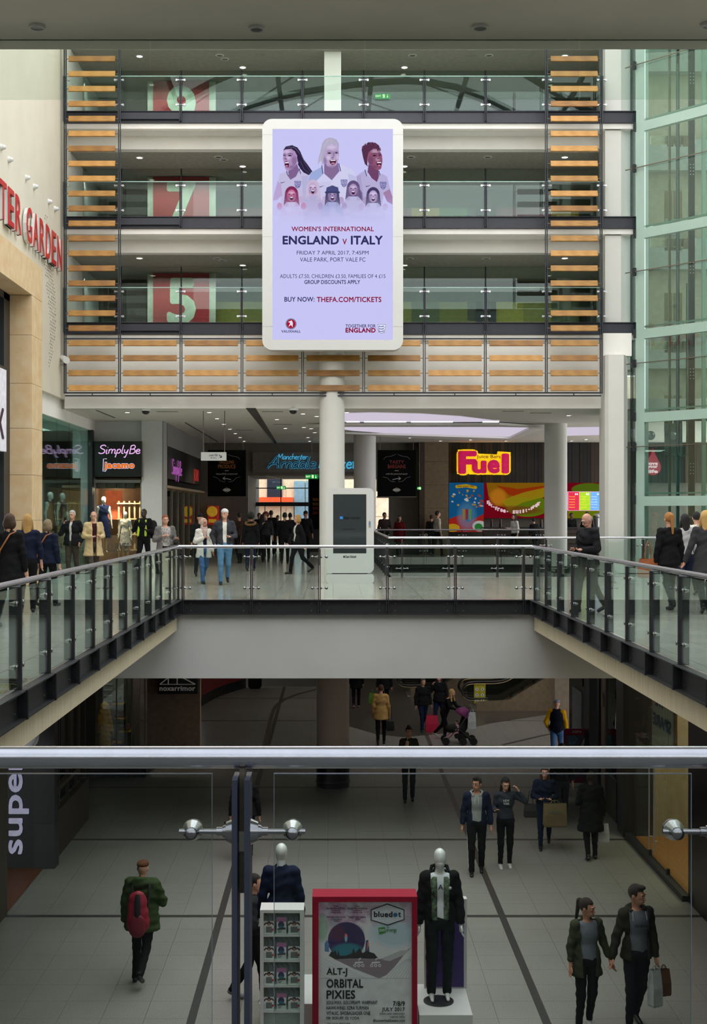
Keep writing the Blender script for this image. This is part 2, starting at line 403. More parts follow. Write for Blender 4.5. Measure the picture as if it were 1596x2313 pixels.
class Field:
    def __init__(s, k=.03): s.p = []; s.cut = []; s.k = k; s.wr = 0
    def cap(s, a, b, ra, rb=None, sy=1.0, k=None): s.p.append(('c', np.array(a, float), np.array(b, float), ra, rb if rb is not None else ra, sy, k)); return s
    def ell(s, c, r, Rm=None, k=None): s.p.append(('e', np.array(c, float), np.array(r, float), Rm, None, 1.0, k)); return s
    def mesh(s, h):
        lo = np.full(3, 1e9); hi = -lo; bb = []
        for t, a, b, ra, rb, sy, k in s.p:
            if t == 'c': r = max(ra, rb)*max(1, 1/sy if sy < 1 else 1); l, u = np.minimum(a, b)-r, np.maximum(a, b)+r
            else: r = b.max(); l, u = a-r, a+r
            bb.append((l, u)); lo = np.minimum(lo, l); hi = np.maximum(hi, u)
        lo -= 2.5*h; hi += 2.5*h; n = np.ceil((hi-lo)/h).astype(int)+1
        ax = [lo[i]+np.arange(n[i])*h for i in range(3)]
        d = np.full(n, .2, np.float32)
        for (t, a, b, ra, rb, sy, k), (l, u) in zip(s.p, bb):
            k = s.k if k is None else k; mg = k+2*h
            i0 = np.maximum(0, np.floor((l-mg-lo)/h).astype(int)); i1 = np.minimum(n, np.ceil((u+mg-lo)/h).astype(int)+1)
            sl = tuple(slice(i0[i], i1[i]) for i in range(3))
            X, Y, Z = ax[0][sl[0]][:, None, None], ax[1][sl[1]][None, :, None], ax[2][sl[2]][None, None, :]
            if t == 'c':
                ba = b-a; L2 = max(1e-9, ba.dot(ba))
                tt = np.clip(((X-a[0])*ba[0]+(Y-a[1])*ba[1]+(Z-a[2])*ba[2])/L2, 0, 1)
                q = np.sqrt((X-a[0]-tt*ba[0])**2+((Y-a[1]-tt*ba[1])/sy)**2+(Z-a[2]-tt*ba[2])**2)-(ra+(rb-ra)*tt)
            else:
                x, y, z = X-a[0], Y-a[1], Z-a[2]
                if ra is not None:
                    Rm = ra; x, y, z = (x*Rm[0][0]+y*Rm[1][0]+z*Rm[2][0]), (x*Rm[0][1]+y*Rm[1][1]+z*Rm[2][1]), (x*Rm[0][2]+y*Rm[1][2]+z*Rm[2][2])
                k0 = np.sqrt((x/b[0])**2+(y/b[1])**2+(z/b[2])**2); k1 = np.sqrt((x/b[0]**2)**2+(y/b[1]**2)**2+(z/b[2]**2)**2)+1e-6
                q = k0*(k0-1)/k1
            o = d[sl]; hh = np.maximum(k-np.abs(o-q), 0)/k
            d[sl] = np.minimum(o, q)-hh*hh*k*.25
        X, Y, Z = ax[0][:, None, None], ax[1][None, :, None], ax[2][None, None, :]
        if s.wr:                                           # soft folds of cloth
            d = d+s.wr*(np.sin(31*Z+9*X+14*Y+2*np.sin(17*X+5*Z))*np.sin(13*X-11*Z+19*Y)+.5*np.sin(55*Z+21*X-30*Y))
        for f in s.cut: d = np.maximum(d, f(X, Y, Z))
        return surfnet(d, lo, h)
# ---------------------------------------------------------------- people and shop dummies
def cloth(name, c, rough=.85, fold=.35): return M('cloth_'+name, c, rough, var=.07, scale=5, bump=fold, bscale=9, spec=.12)
ARM = {  # elbow from shoulder, wrist from elbow; x is outwards
 'down': ((.06, .015, -.28), (.02, -.05, -.25)), 'back': ((.06, .10, -.265), (.01, .02, -.255)), 'fwd': ((.05, -.10, -.265), (-.01, -.12, -.225)),
 'front': ((.07, .0, -.28), (-.14, -.20, -.01)), 'hold': ((.06, .02, -.28), (-.02, -.24, .03)), 'phone': ((.09, -.10, -.25), (-.11, -.05, .24)),
 'side': ((.09, .02, -.275), (.08, -.06, -.235)), 'pocket': ((.11, .07, -.26), (-.06, -.13, -.20)), 'hair': ((.21, -.04, -.10), (-.13, .0, .20)),
 'chest': ((.08, .0, -.27), (-.20, -.17, .10)), 'push': ((.05, -.14, -.24), (-.02, -.25, -.06)), 'mouth': ((.08, -.10, -.26), (-.13, -.13, .19))}
SHOE = {}
def frame(rz, rx=0):
    m = Matrix.Rotation(rz, 3, 'Z') @ Matrix.Rotation(rx, 3, 'X'); return np.array(m)
def person(label, X, Y, z0, h, face=0, top=None, hem=.95, arms=('down', 'down'), legs=(.28, -.2), trousers=None, shoes=None, skin=(190, 140, 115),
           hair='short', hc=(40, 28, 20), head=(0, 0), open_=0, shirt=None, sleeve=1.0, off=.028, long_=0, skirt=None, lean=0, build=1.0, hcov=None, fine=None,
           vneck=False, dummy=False, group=None, fur=None, hood=False, legc=None, cat='person', name='person', plinth_gap=0, shoulder_cut=False, extra=None):
    p = abs(F_(Y)); res = fine or (.013 if p > 140 else .017 if p > 105 else .022)
    sk = M('skin_%d_%d_%d' % skin, skin, .55, var=.03) if not dummy else M('glossy_white_dummy', (214, 220, 218), .22, var=.01, coat=.6)
    le = np.array([0, -lean, 0.])
    J = {}
    for i, s in ((0, -1), (1, 1)):                       # i=0 is the person's right, which has x < 0
        th = legs[i]; kn = .08+max(0, -th)*1.5+(.15 if th > 0 else 0)
        hip = np.array([s*.092, 0, .90]); knee = hip+.43*np.array([0, -sin(th), -cos(th)])
        g = th-kn; ank = knee+.415*np.array([0, -sin(g), -cos(g)]); J[i] = [hip, knee, ank, g]
    lowz = min(J[0][2][2]+.0, J[1][2][2]); dz = .075-lowz
    for i in (0, 1):
        for k in range(3): J[i][k] = J[i][k]+np.array([0, 0, dz])
    D = np.array([0, 0, dz])
    sh = {}
    for i, s in ((0, -1), (1, 1)):
        a = ARM[arms[i]]; S = np.array([s*.163*build, .01, 1.405])+D+le*1.0
        E = S+np.array([s*a[0][0], a[0][1], a[0][2]]); W_ = E+np.array([s*a[1][0], a[1][1], a[1][2]]); sh[i] = (S, E, W_)
    wst = np.array([0, 0, 1.06])+D+le*.3; ch = np.array([0, .005, 1.29])+D+le*.8; nk = np.array([0, .02, 1.47])+D+le*1.15; pel = np.array([0, .01, .94])+D
    hcen = np.array([0, -.012, 1.635])+D+le*1.35
    Rm = frame(R(head[0]), R(head[1]))
    def hp(x, y, z): return tuple(hcen+Rm @ np.array([x, y, z-1.635]))
    b_ = build
    f = Field(.035)
    f.ell(pel, (.155*b_, .105*b_, .13)).ell(wst, (.125*b_, .09*b_, .15)).ell(ch, (.16*b_, .105*b_, .18)).cap(sh[0][0], sh[1][0], .05, sy=1.1)
    for i in (0, 1):
        f.cap(J[i][0], J[i][1], .078, .052).cap(J[i][1], J[i][2], .05, .034)
        f.cap(sh[i][0], sh[i][1], .046, .036).cap(sh[i][1], sh[i][2], .036, .024)
        d_ = sh[i][2]-sh[i][1]; d_ = d_/np.linalg.norm(d_); f.cap(sh[i][2], sh[i][2]+d_*.075, .025, .026, k=.015)
        if dummy:
            ft = frame(0, 0); f.cap(J[i][2]-np.array([0, 0, .03]), J[i][2]+np.array([0, -.15, -.055]), .034, .02)
    f.cap(nk-np.array([0, 0, .05]), hp(0, .01, 1.58), .052, .05)
    f.ell(hcen, (.072, .09, .108), Rm, .02)
    V, Q = f.mesh(res)
    g = Field(.018)
    hr = .0085 if p > 105 else .012
    g.ell(hp(0, .008, 1.655), (.073, .092, .095), Rm).ell(hp(0, -.022, 1.585), (.056, .068, .07), Rm).cap(hp(0, .01, 1.60), nk, .05, .052)
    if not dummy:
        g.cap(hp(0, -.098, 1.635), hp(0, -.112, 1.605), .009, .014).ell(hp(0, -.088, 1.66), (.05, .014, .012), Rm)
        g.ell(hp(.077, .005, 1.625), (.012, .02, .03), Rm).ell(hp(-.077, .005, 1.625), (.012, .02, .03), Rm).ell(hp(0, -.088, 1.568), (.024, .012, .014), Rm)
    V2, Q2 = g.mesh(hr)
    mb = MB()
    for i, s in ((0, -1), (1, 1)):                       # four fingers and a thumb on each hand
        d_ = sh[i][2]-sh[i][1]; d_ = Vector(d_).normalized(); side = Vector((0, -1, 0)) if abs(d_.y) < .7 else Vector((s, 0, 0))
        side = (side-d_*side.dot(d_)).normalized(); inn = d_.cross(side)*s*(-1 if abs(d_.y) < .7 else 1); base = Vector(sh[i][2])+d_*.075
        if arms[i] in ('down', 'back', 'fwd', 'side'): curl = .5
        else: curl = 1.0
        for k, (o_, l_) in enumerate(((.026, .07), (.009, .078), (-.009, .072), (-.025, .058))):
            a0 = base+side*o_; a1 = a0+d_*l_*.5+inn*.006*curl; a2 = a1+d_*l_*.38*(1.2-curl*.6)+inn*.03*curl
            mb.tube([a0-d_*.02, a0, a1, a2], [.011, .0105, .0095, .008], 6)
        t0 = Vector(sh[i][2])+d_*.02+side*.022; mb.tube([t0, t0+side*.028+d_*.025, t0+side*.034+d_*.06], [.013, .0115, .009], 6)
    nv = len(V); vs = [V, V2, np.array([tuple(q) for q in mb.v])]
    faces = [list(q) for q in Q]+[list(q+nv) for q in Q2]; mi = [0]*len(faces)
    b0 = nv+len(V2)
    for q in mb.f: faces.append([b0+k for k in q]); mi.append(0)
    if not dummy:
        eb = MB()
        for s in (-1, 1):
            eb.ball(hp(s*.03, -.0835, 1.637), (.012, .0115, .007), 8, 1); eb.ball(hp(s*.03, -.092, 1.637), .0052, 6, 2)
            eb.tube([hp(s*.012, -.096, 1.658), hp(s*.03, -.1, 1.663), hp(s*.05, -.088, 1.656)], [.004, .005, .003], 5, 3)
        eb.tube([hp(-.022, -.094, 1.568), hp(0, -.101, 1.569), hp(.022, -.094, 1.568)], [.003, .006, .003], 5, 4)
        b1 = b0+len(mb.v); vs.append(np.array([tuple(q) for q in eb.v]))
        for q, m_ in zip(eb.f, eb.m): faces.append([b1+k for k in q]); mi.append(m_)
    V = np.concatenate(vs)
    me = bpy.data.meshes.new(name); me.from_pydata(V.tolist(), [], faces)
    for m_ in ([sk] if dummy else [sk, M('eye_white', (215, 210, 205), .3), M('pupil', (25, 18, 14), .2), M('brow_%d' % hc[0], tuple(int(v*.8) for v in hc), .8), M('lips_%d' % skin[0], (int(skin[0]*.8), int(skin[1]*.55), int(skin[2]*.55)), .5)]): me.materials.append(m_)
    me.polygons.foreach_set('material_index', mi); me.polygons.foreach_set('use_smooth', [True]*len(faces)); me.update()
    o = link(name, me); WL[o.name] = Vector((0, 0, 0))
    tag(o, label, cat, group)
    def part(nm, fld, mat, hh=None):
        v, q = fld.mesh(hh or res)
        if len(v): return raw_obj(nm, v, q, mat, o)
    # trousers
    tm = trousers or cloth('black', (20, 20, 22)); 
    t = Field(.03); so = .016
    t.ell(pel, (.165*b_, .118*b_, .13))
    for i in (0, 1): t.cap(J[i][0], J[i][1], .088*b_, .064).cap(J[i][1], J[i][2]+np.array([0, 0, .0]), .064, .052 if legc != 'slim' else .045)
    t.cut.append(lambda x, y, z: z-(1.04+dz)+0*x)
    t.wr = .004
    part('trousers', t, tm)
    # shoes
    if not dummy:
        for i in (0, 1):
            an = J[i][2]; pt = -J[i][3]*.6 if J[i][3] < 0 else -.1*J[i][3]
            c, s_ = cos(pt), sin(pt)
            def fp(x, y, z): return an+np.array([x, y*c-z*s_*0, z-abs(y)*s_*(1 if y < 0 else -1)])
            q = Field(.02); q.cap(fp(0, .035, -.04), fp(0, -.15, -.05), .036, .034, k=.02).cap(an+np.array([0, 0, .02]), fp(0, 0, -.03), .043, .04)
            part('shoe', q, shoes or M('black_shoe', (18, 18, 20), .45))
    # top
    top = top or cloth('black', (20, 20, 22))
    if top != 'none':
        q = Field(.04); of = off
        q.ell(pel+np.array([0, 0, .02]), (.15*b_+of, .10*b_+of, .15)).ell(wst, (.13*b_+of, .09*b_+of, .18)).ell(ch, (.155*b_+of, .10*b_+of, .19)).cap(sh[0][0]+np.array([.02, 0, .012]), sh[1][0]+np.array([-.02, 0, .012]), .046+of*.75, sy=1.15)
        if hem < .88:
            zt = 1.0+dz; q.cap((0, 0, zt), (0, .01, hem+dz+.03), .15*b_+of, (.17+.12*(1-hem)/1.0)*b_+of*.6, sy=.72)
        for i in (0, 1):
            S, E, W_ = sh[i]; We = E+(W_-E)*sleeve*.97
            if sleeve > .02: q.cap(S, E, .045+of*.7, .041+of*.6, k=.035)
            if sleeve > .05: q.cap(E, We, .042+of*.6, .03+of*.55, k=.015)
        q.cap(nk+np.array([0, .01, -.05]), nk+np.array([0, .0, .02]), .062+of*.5, .058+of*.2)
        if hood: q.ell(nk+np.array([0, .10, -.01]), (.13, .085, .10))
        hz, nz = hem+dz, 1.475+dz
        q.cut.append(lambda x, y, z: hz-z+0*x)
        q.cut.append(lambda x, y, z: z-(nz+.035+.25*np.maximum(0, y+.0)*0)-(.3*np.clip(y, -.2, .1))+0*x)
        if vneck: q.cut.append(lambda x, y, z: -np.maximum(np.maximum(np.abs(x)-(z-(nz-.16))*.45, y+.02+0*x), (nz-.16)-z))
        if open_: q.cut.append(lambda x, y, z: -np.maximum(np.abs(x)-(open_*(.95+.15*np.clip((z-1.0-dz)/.4, -1.6, 1))), y+.0+0*z))
        q.cut.append(lambda x, y, z: -(np.sqrt((x-nk[0])**2+((y-nk[1]+.01)/1.1)**2)-(.05+of*.3)+ (0*z) if False else np.maximum(np.sqrt((x-nk[0])**2+(y-nk[1])**2)-(.056+of*.1), (nk[2]-.02)-z)))
        q.wr = .0045+of*.06
        part('jacket' if (open_ or off > .024) else 'sweater', q, top)
    if shirt:
        q = Field(.035); of = .013
        q.ell(pel, (.15*b_+of, .10*b_+of, .15)).ell(wst, (.125*b_+of, .088*b_+of, .18)).ell(ch, (.155*b_+of, .10*b_+of, .19)).cap(sh[0][0], sh[1][0], .044+of*.8, sy=1.1).cap(nk+np.array([0, .01, -.08]), nk+np.array([0, .0, -.01]), .075, .064)
        if top == 'none':
            for i in (0, 1):
                S, E, W_ = sh[i]; q.cap(S, S+(E-S)*.7, .055, .05, k=.02)
        zs = .93+dz; nz = 1.468+dz
        q.cut.append(lambda x, y, z: zs-z+0*x); q.cut.append(lambda x, y, z: z-nz-.35*np.clip(y, -.2, .1)+0*x)
        part('shirt', q, shirt)
    if fur:
        q = Field(.02); n0 = 10
        for k in range(n0):
            a = 2*pi*k/n0; a2 = 2*pi*(k+1)/n0
            q.cap(nk+np.array([.15*sin(a), .05+.11*cos(a), -.03-.05*cos(a)]), nk+np.array([.15*sin(a2), .05+.11*cos(a2), -.03-.05*cos(a2)]), .035)
        part('fur_trim', q, M('fur_%d' % fur[0], fur, .95, var=.2, scale=60, bump=1, bscale=90))
    if skirt:
        q = Field(.03); q.cap((0, 0, 1.0+dz), (0, 0, skirt[1]+dz), .15, .19, sy=.75); hz2 = skirt[1]+dz
        q.cut.append(lambda x, y, z: hz2-z+0*x); q.cut.append(lambda x, y, z: z-(1.05+dz)+0*x); part('skirt', q, skirt[0])
    # hair and head covers
    hm = M('hair_%d_%d' % (hc[0], hc[2]), hc, .55, var=.15, scale=30, stretch=(6, 6, .6), bump=.6, bscale=60)
    if hair not in ('none',):
        q = Field(.02); cut = True; z_f = 1.70
        if hair in ('short', 'long', 'pony', 'bun', 'bob', 'curly', 'quiff'):
            q.ell(hp(0, .018, 1.668), (.084, .102, .103), Rm)
        if hair == 'buzz': q.ell(hp(0, .012, 1.662), (.078, .098, .1), Rm); z_f = 1.715
        if hair == 'fringe': q.ell(hp(0, .03, 1.63), (.083, .086, .06), Rm)
        if hair == 'quiff': q.ell(hp(0, -.055, 1.745), (.05, .05, .03), Rm); z_f = 1.70
        if hair == 'curly': q.ell(hp(0, .02, 1.68), (.125, .13, .125), Rm)
        if hair == 'bob': q.ell(hp(.03, .03, 1.60), (.075, .08, .09), Rm).ell(hp(-.03, .03, 1.60), (.075, .08, .09), Rm)
        if hair == 'long':
            q.cap(hp(0, .055, 1.64), hp(0, .09, 1.36-long_), .085, .05, sy=.7)
            q.cap(hp(.07, .02, 1.62), hp(.095, -.03, 1.36), .03, .03).cap(hp(-.07, .02, 1.62), hp(-.095, -.03, 1.36), .03, .03)
        if hair == 'pony': q.ell(hp(0, .115, 1.71), (.03, .03, .03), Rm).cap(hp(0, .13, 1.70), hp(0, .15, 1.44-long_), .036, .018)
        if hair == 'bun': q.ell(hp(0, .10, 1.74), (.045, .045, .045), Rm)
        if hair == 'cap':
            q.ell(hp(0, .0, 1.70), (.088, .108, .06), Rm).cap(hp(-.04, -.10, 1.688), hp(.04, -.10, 1.688), .02, sy=1.6); cut = False
        if hair == 'beanie':
            q.ell(hp(0, .01, 1.69), (.085, .102, .082), Rm); z_f = 1.675
        if hair == 'scarf':
            q.ell(hp(0, .015, 1.65), (.093, .108, .12), Rm).cap(hp(0, .0, 1.52), nk+np.array([0, -.03, -.1]), .095, .12, sy=.85); q.cap(nk+np.array([0, -.09, -.05]), nk+np.array([0, -.12, -.22]), .06, .03)
            z_f = 1.73
        if cut:
            Ri = Rm.T; hx, hy, hz_ = hcen
            lowf = 1.40 if hair in ('long',) else (1.53 if hair == 'scarf' else 1.2)
            wid = .066 if hair != 'scarf' else .056
            def facecut(x, y, z):
                dx, dy, dzz = x-hx, y-hy, z-hz_
                lx = Ri[0][0]*dx+Ri[0][1]*dy+Ri[0][2]*dzz; ly = Ri[1][0]*dx+Ri[1][1]*dy+Ri[1][2]*dzz; lz = Ri[2][0]*dx+Ri[2][1]*dy+Ri[2][2]*dzz+1.635
                box = np.maximum(np.maximum(np.abs(lx)-wid, ly+(.03 if hair not in ('beanie', 'buzz') else -.02)), np.maximum(lz-z_f, lowf-lz))
                return -box
            q.cut.append(facecut)
            if hair in ('short', 'buzz', 'quiff', 'fringe', 'beanie'):
                zc = {'short': 1.575, 'buzz': 1.58, 'quiff': 1.585, 'fringe': 1.57, 'beanie': 1.655}[hair]
                q.cut.append(lambda x, y, z: (zc-1.635+hcen[2])-z+0*x)
            if hair == 'fringe': q.cut.append(lambda x, y, z: -(y-(hcen[1]-.005))+0*x+0*z)
        nm = {'cap': 'flat_cap', 'beanie': 'beanie', 'scarf': 'headscarf'}.get(hair, 'hair')
        part(nm, q, hcov or hm, hr if p > 70 else .016)
    if extra: extra(o, dict(J=J, sh=sh, nk=nk, ch=ch, hcen=hcen, D=D, pel=pel, wst=wst))
    s = h/1.755
    o.location = (X, Y, z0); o.rotation_euler = (0, 0, R(face)); o.scale = (s, s, s)
    o['_k'] = 0; del o['_k']
    def world(v):
        v = Vector(v)*s; c, s_ = cos(R(face)), sin(R(face)); return Vector((X+v.x*c-v.y*s_, Y+v.x*s_+v.y*c, z0+v.z))
    HAND[label] = [world(sh[i][2]+(sh[i][2]-sh[i][1])/np.linalg.norm(sh[i][2]-sh[i][1])*.10) for i in (0, 1)]
    SHO[label] = [world(sh[i][0]) for i in (0, 1)]
    return o
HAND = {}; SHO = {}
def F_(Y): return FPX/Y
def bag(name, label, c, wd, ht, dp, mat, cat='bag', strap=.12, rz=0, sm=None, group=None, taper=.85):
    """A bag hanging with its handles at c (world)."""
    t = thing(name, label, cat, (c[0], c[1], c[2]-strap-ht), rz, group); mb = MB()
    a = [(-wd/2, -dp/2), (wd/2, -dp/2), (wd/2, dp/2), (-wd/2, dp/2)]
    n = 4; rings = [(0, .9), (.03, 1.0), (ht*.5, .97), (ht, taper)]
    vs = []; L = len(a)
    for z, k in rings: vs += [(x*k, y*(k if z < ht else .45), z+(.0 if z < ht else .006*((i % 2)*2-1))) for i, (x, y) in enumerate(a)]
    mb.add(vs, [(i*L+j, i*L+(j+1) % L, (i+1)*L+(j+1) % L, (i+1)*L+j) for i in range(3) for j in range(L)]); mb.add(vs[:4], [(3, 2, 1, 0)])
    o = link('body', mb.mesh('body', mat), parent=t); WL[o.name] = WL[t.name]
    for s in (-1, 1):
        h_ = MB(); h_.tube([(-wd*.22, s*dp*.2, ht-.02), (-wd*.12, s*dp*.1, ht+strap*.7), (0, 0, ht+strap), (wd*.12, s*dp*.1, ht+strap*.7), (wd*.22, s*dp*.2, ht-.02)], .006, 5)
        q = link('handle', h_.mesh('handle', sm or mat), parent=t)
    return t
# ---------------------------------------------------------------- materials of the place
colw = M('column_white', (218, 218, 212), .7, var=.012, scale=2)
white = M('white_plaster', (240, 239, 233), .75, var=.015, scale=2)
cream = M('cream_render', (216, 210, 192), .8, var=.02, scale=1.2)
ceil_m = M('ceiling_paint', (222, 220, 210), .8, var=.015, scale=1.5)
ceil_near = M('near_ceiling_paint', (238, 236, 222), .75, var=.02, scale=1.5)
postst = M('post_blue_steel', (62, 68, 84), .45, var=.05)
darkst = M('dark_blue_steel', (40, 43, 54), .45, var=.05, scale=6)
blackst = M('black_steel', (38, 40, 44), .42, var=.08, scale=6)
steel = M('brushed_steel', (205, 207, 212), .3, 1.0, var=.03, scale=30, stretch=(1, 40, 40))
rail_st = M('satin_steel_handrail', (212, 214, 222), .26, 1.0, var=.02, scale=20)
dullst = M('dull_steel', (120, 112, 100), .5, .8, var=.08, scale=20)
oak = M('oiled_oak', (152, 108, 46), .5, wood=True, stretch=(.25, 2.5, 9), scale=1, c2=(170, 124, 56))
conc = M('pale_concrete', (222, 212, 184), .8, var=.05, scale=3, stretch=(6, 6, .5), bump=.1)
stone = M('limestone', (212, 180, 134), .7, var=.05, scale=3, bump=.15, c2=(224, 202, 164))
mint = M('mint_steel', (160, 186, 174), .4, var=.02, scale=2)
black = M('black_gloss', (12, 12, 14), .3, var=.1)
blackm = M('black_matt', (16, 16, 18), .8, var=.1)
grey = M('grey_paint', (150, 150, 146), .7, var=.02)
signw = M('white_enamel', (208, 210, 208), .35, var=.01, scale=1)
G_rail = glass('railing_glass', (.90, .95, .93), .40)
G_near = glass('near_railing_glass', (.93, .965, .955), .3)
G_shop = glass('shop_glass', (.78, .86, .83), 1.2, base=.03)
G_lift = glass('lift_glass', (.80, .90, .86), .8, base=.02)
G_up = glass('upper_window_glass', (.78, .84, .82), .75)
G_hang = glass('hanging_glass', (.90, .94, .915), .7, base=.01)
G_ceil = glass('added_skylight_glass', (.52, .54, .56), .3)
G_side = glass('side_shop_glass', (.80, .90, .86), .42)
G_bal = glass('balcony_glass', (.90, .955, .93), .5)
lamp_m = glow('downlight_lens', (255, 246, 228), 9.0)

# ---------------------------------------------------------------- the shell
XL, XR, YN, YF_ = -3.09, 3.98, 3.67, 26.0               # rails round the void
WLX = -7.4
up_floor = speckle('polished_terrazzo', (182, 180, 170), (206, 204, 194), .14, 90, joints=.6)
low_tile = speckle('speckled_tile', (102, 102, 96), (174, 173, 165), .42, 110)
f = MB()
f0 = MB(); f0.box(-16, 16, -7, YN-.03, -.28, 0); struct('floor', f0, M('near_floor_darkened', (84, 84, 80), .5))  # unseen near floor, coloured darker to dim the handrail's lower reflection
f.box(WLX-4, XL+.0-.02, YN-.03, YF_+.02, -.28, 0)
f.box(XR+.02, 14.5, YN-.03, YF_+.02, -.28, 0)
f.box(-14, 1.55, YF_+.02, 62, -.28, 0)
f.box(8.9, 16, YF_+.02, 62, -.28, 0)
f.box(1.55, 8.9, YF_+.02, 34.9, -.28, 0); f.box(1.55, 8.9, 50.5, 62, -.28, 0)
struct('floor', f, up_floor)
c_ = MB()
c_.box(-16, 16, 4.6, 7.89, 4.6, 5.2); c_.box(-16, 16, 7.91, 8.06, 4.6, 5.2); c_.box(-16, 16, 7.85, 7.95, 4.72, 5.2)
struct('ceiling', c_, ceil_near)
# glass smoke curtain under the ceiling's edge
t = thing('smoke_curtain', 'frameless clear glass strip hanging below the near ceiling edge', 'glass screen', (0, 7.9, 4.24))
for k in range(-3, 5):
    x0 = -1.105+1.297*(k)
    MB().box(x0+.003, x0+1.294, 7.895, 7.905, 4.24, 4.72).obj('glass_pane', G_hang, t)
# mass above the ceiling, facing the atrium
bw = MB(); bw.box(-16, 16, 7.2, 8.0, 5.2, 12.5)
struct('wall_front', bw, M('front_cladding', (104, 104, 90), .7))
gw = MB(); gw.box(-16, 16, -7.3, -7, -.6, 4.6); struct('wall_rear', gw, grey)
sg = MB(); sg.box(-16, 16, -7, 4.6, 5.1, 5.14); struct('window_4', sg, G_ceil)  # unseen tinted pane, added to dim the sky mirrored in the near handrail

def pieces(parent, name, boxes, mat, gap=.004):
    for bx in boxes: MB().box(*bx).obj(name, mat, parent)
# left wall over the shops, with stone portal
for y0, y1, z0 in ((8, 20.7, 4.85), (20.7, 31.9, 7.68), (31.9, 36.6, 4.85)):
    lw = MB(); lw.box(WLX-.6, WLX, y0, y1, z0, 21); struct('wall_left', lw, cream)
lw2 = MB(); lw2.box(WLX-.5, WLX-.12, 31.9, 37.5, 4.3, 4.85)
struct('trim_1', lw2, white)
# perforated speaker field in the cream wall
random.seed(3)
t = thing('wall_perforations', 'cluster of small round holes in the cream wall beside the red lettering', 'wall grille', (WLX+.002, 33.8, 5.7))
mb = MB(); rr = .028
for i in range(10):
    for j in range(46):
        yy = 33.2+i*.17+(j % 2)*.085; zz = 5.55+j*.085
        if abs((yy-33.2)/1.7-.5-.25*sin(j*.11)) < .34*(1-abs(j-24)/30) and random.random() < .92:
            mb.cyl((WLX+.001, yy, zz), (WLX+.006, yy, zz), rr*random.uniform(.55, 1), n=6)
o = mb.obj('hole', M('hole_dark', (105, 105, 98), .9), t, kind='stuff')
# stone portal
ps = thing('stone_portal', 'honey limestone shop portal of large blocks at the left edge', 'portal', (WLX+.3, 30.5, 0))
px_f = -7.1
# far pier blocks (height courses) and lintel blocks
zc = [0, 1.55, 2.62, 3.72, 4.78, 5.92, 6.86]
for a, b in zip(zc, zc[1:]):
    MB().box(WLX-.6, px_f, 30.8, 31.9, a+.004, b-.004).obj('block', stone, ps)
for k in range(7):
    y1 = 31.9-k*1.6
    MB().box(WLX-.6, px_f, y1-1.594, y1, 6.868, 7.68).obj('block', stone, ps)
# shopfront within the portal: dark frame, upper glass, white sign panel
sf = thing('shopfront', 'dark framed glass shopfront inside the stone portal', 'shopfront', (-7.65, 28, 0))
mb = MB(); xx = -7.62
mb.box(-7.9, xx, 30.25, 30.8, 0, 6.86); mb.box(-7.9, xx, 24, 30.25, 3.72, 4.0); mb.box(-7.9, xx, 24, 30.25, 4.9, 5.12); mb.box(-7.9, xx, 24, 30.8, 6.7, 6.86)
mb.obj('frame', blackst, sf)
MB().box(-7.8, -7.77, 24, 30.25, 5.12, 6.7).obj('upper_glass', G_shop, sf)
MB().box(-7.8, -7.77, 24, 30.25, 0, 3.72).obj('lower_glass', G_shop, sf)
MB().box(-7.9, -7.84, 24, 30.25, 0, 6.7).obj('blind', M('shop_blind', (158, 160, 140), .8), sf)
t = thing('white_shop_sign', 'white illuminated fascia sign cut off at the left edge', 'sign', (-7.6, 28, 3.0))
MB().box(-7.62, -7.5, 24, 30.0, 3.13, 5.0).obj('panel', M('lit_white_panel', (228, 226, 238), .5, emis=.12), t)
lettering('X', 29.0, 29.75, 3.4, 4.1, -7.49, M('purple_ink', (48, 22, 48), .5), t, axis='x', bold=.03)

# red letters WINTER GARDEN standing off the cream wall
redl = M('red_letter', (196, 30, 34), .4, var=.05, coat=.3)
t = thing('wall_lettering', 'tall red letters standing off the cream wall above the stone portal', 'sign', (WLX+.1, 31, 8.3))
letters = 'WINTER GARDEN'
wds = {'W': 1.35, 'I': .35, ' ': .45, 'M': 1.2}
u = 36.05-13*.66
tot = [wds.get(c, .78) for c in letters]; sc_ = 1.0
pos = 35.03; tot = [q*.885 for q in tot]
seq = []
for c, wd in list(zip(letters, tot))[::-1]:
    seq.append((c, pos-wd*.82, pos)); pos -= wd
for c, a, b in seq:
    if c == ' ' or a < 20: continue
    for dpt, mt, xo, nm in ((.09, signw, WLX+.03, 'letter_return'), (.012, redl, WLX+.122, 'letter')):
        me, co = text_mesh(c, .012)
        uu = (co[:, 0]-co[:, 0].min())/(np.ptp(co[:, 0]) or 1); vv = (co[:, 1]-co[:, 1].min())/np.ptp(co[:, 1]); dd = (co[:, 2]-co[:, 2].min())/np.ptp(co[:, 2])
        P = np.stack([xo+dd*dpt, a+uu*(b-a), 8.19+vv*.86], 1)-np.array(WL[t.name])
        me.vertices.foreach_set('co', P.astype(np.float32).ravel()); me.materials.clear(); me.materials.append(mt); me.update()
        link(nm, me, parent=t)
# eyeball spotlights on the wall above the letters
for i, (a, b) in enumerate([(2, 332), (19, 360), (58, 401), (76, 421), (109, 455), (123, 471)]):
    Yw = -WLX*FPX/(PX0-a); z = PZ(b, Yw)
    t = thing('wall_spotlight', ['first', 'second', 'third', 'fourth', 'fifth', 'sixth'][i]+' small white eyeball spotlight from the left, above the red letters', 'spotlight', (WLX, Yw, z), group='eyeball spotlights on the cream wall')
    MB().cyl((WLX, Yw, z), (WLX+.05, Yw, z), .075, .065, 16).obj('base', signw, t)
    MB().ball((WLX+.055, Yw, z), (.065, .055, .055), 12).obj('eyeball', signw, t)
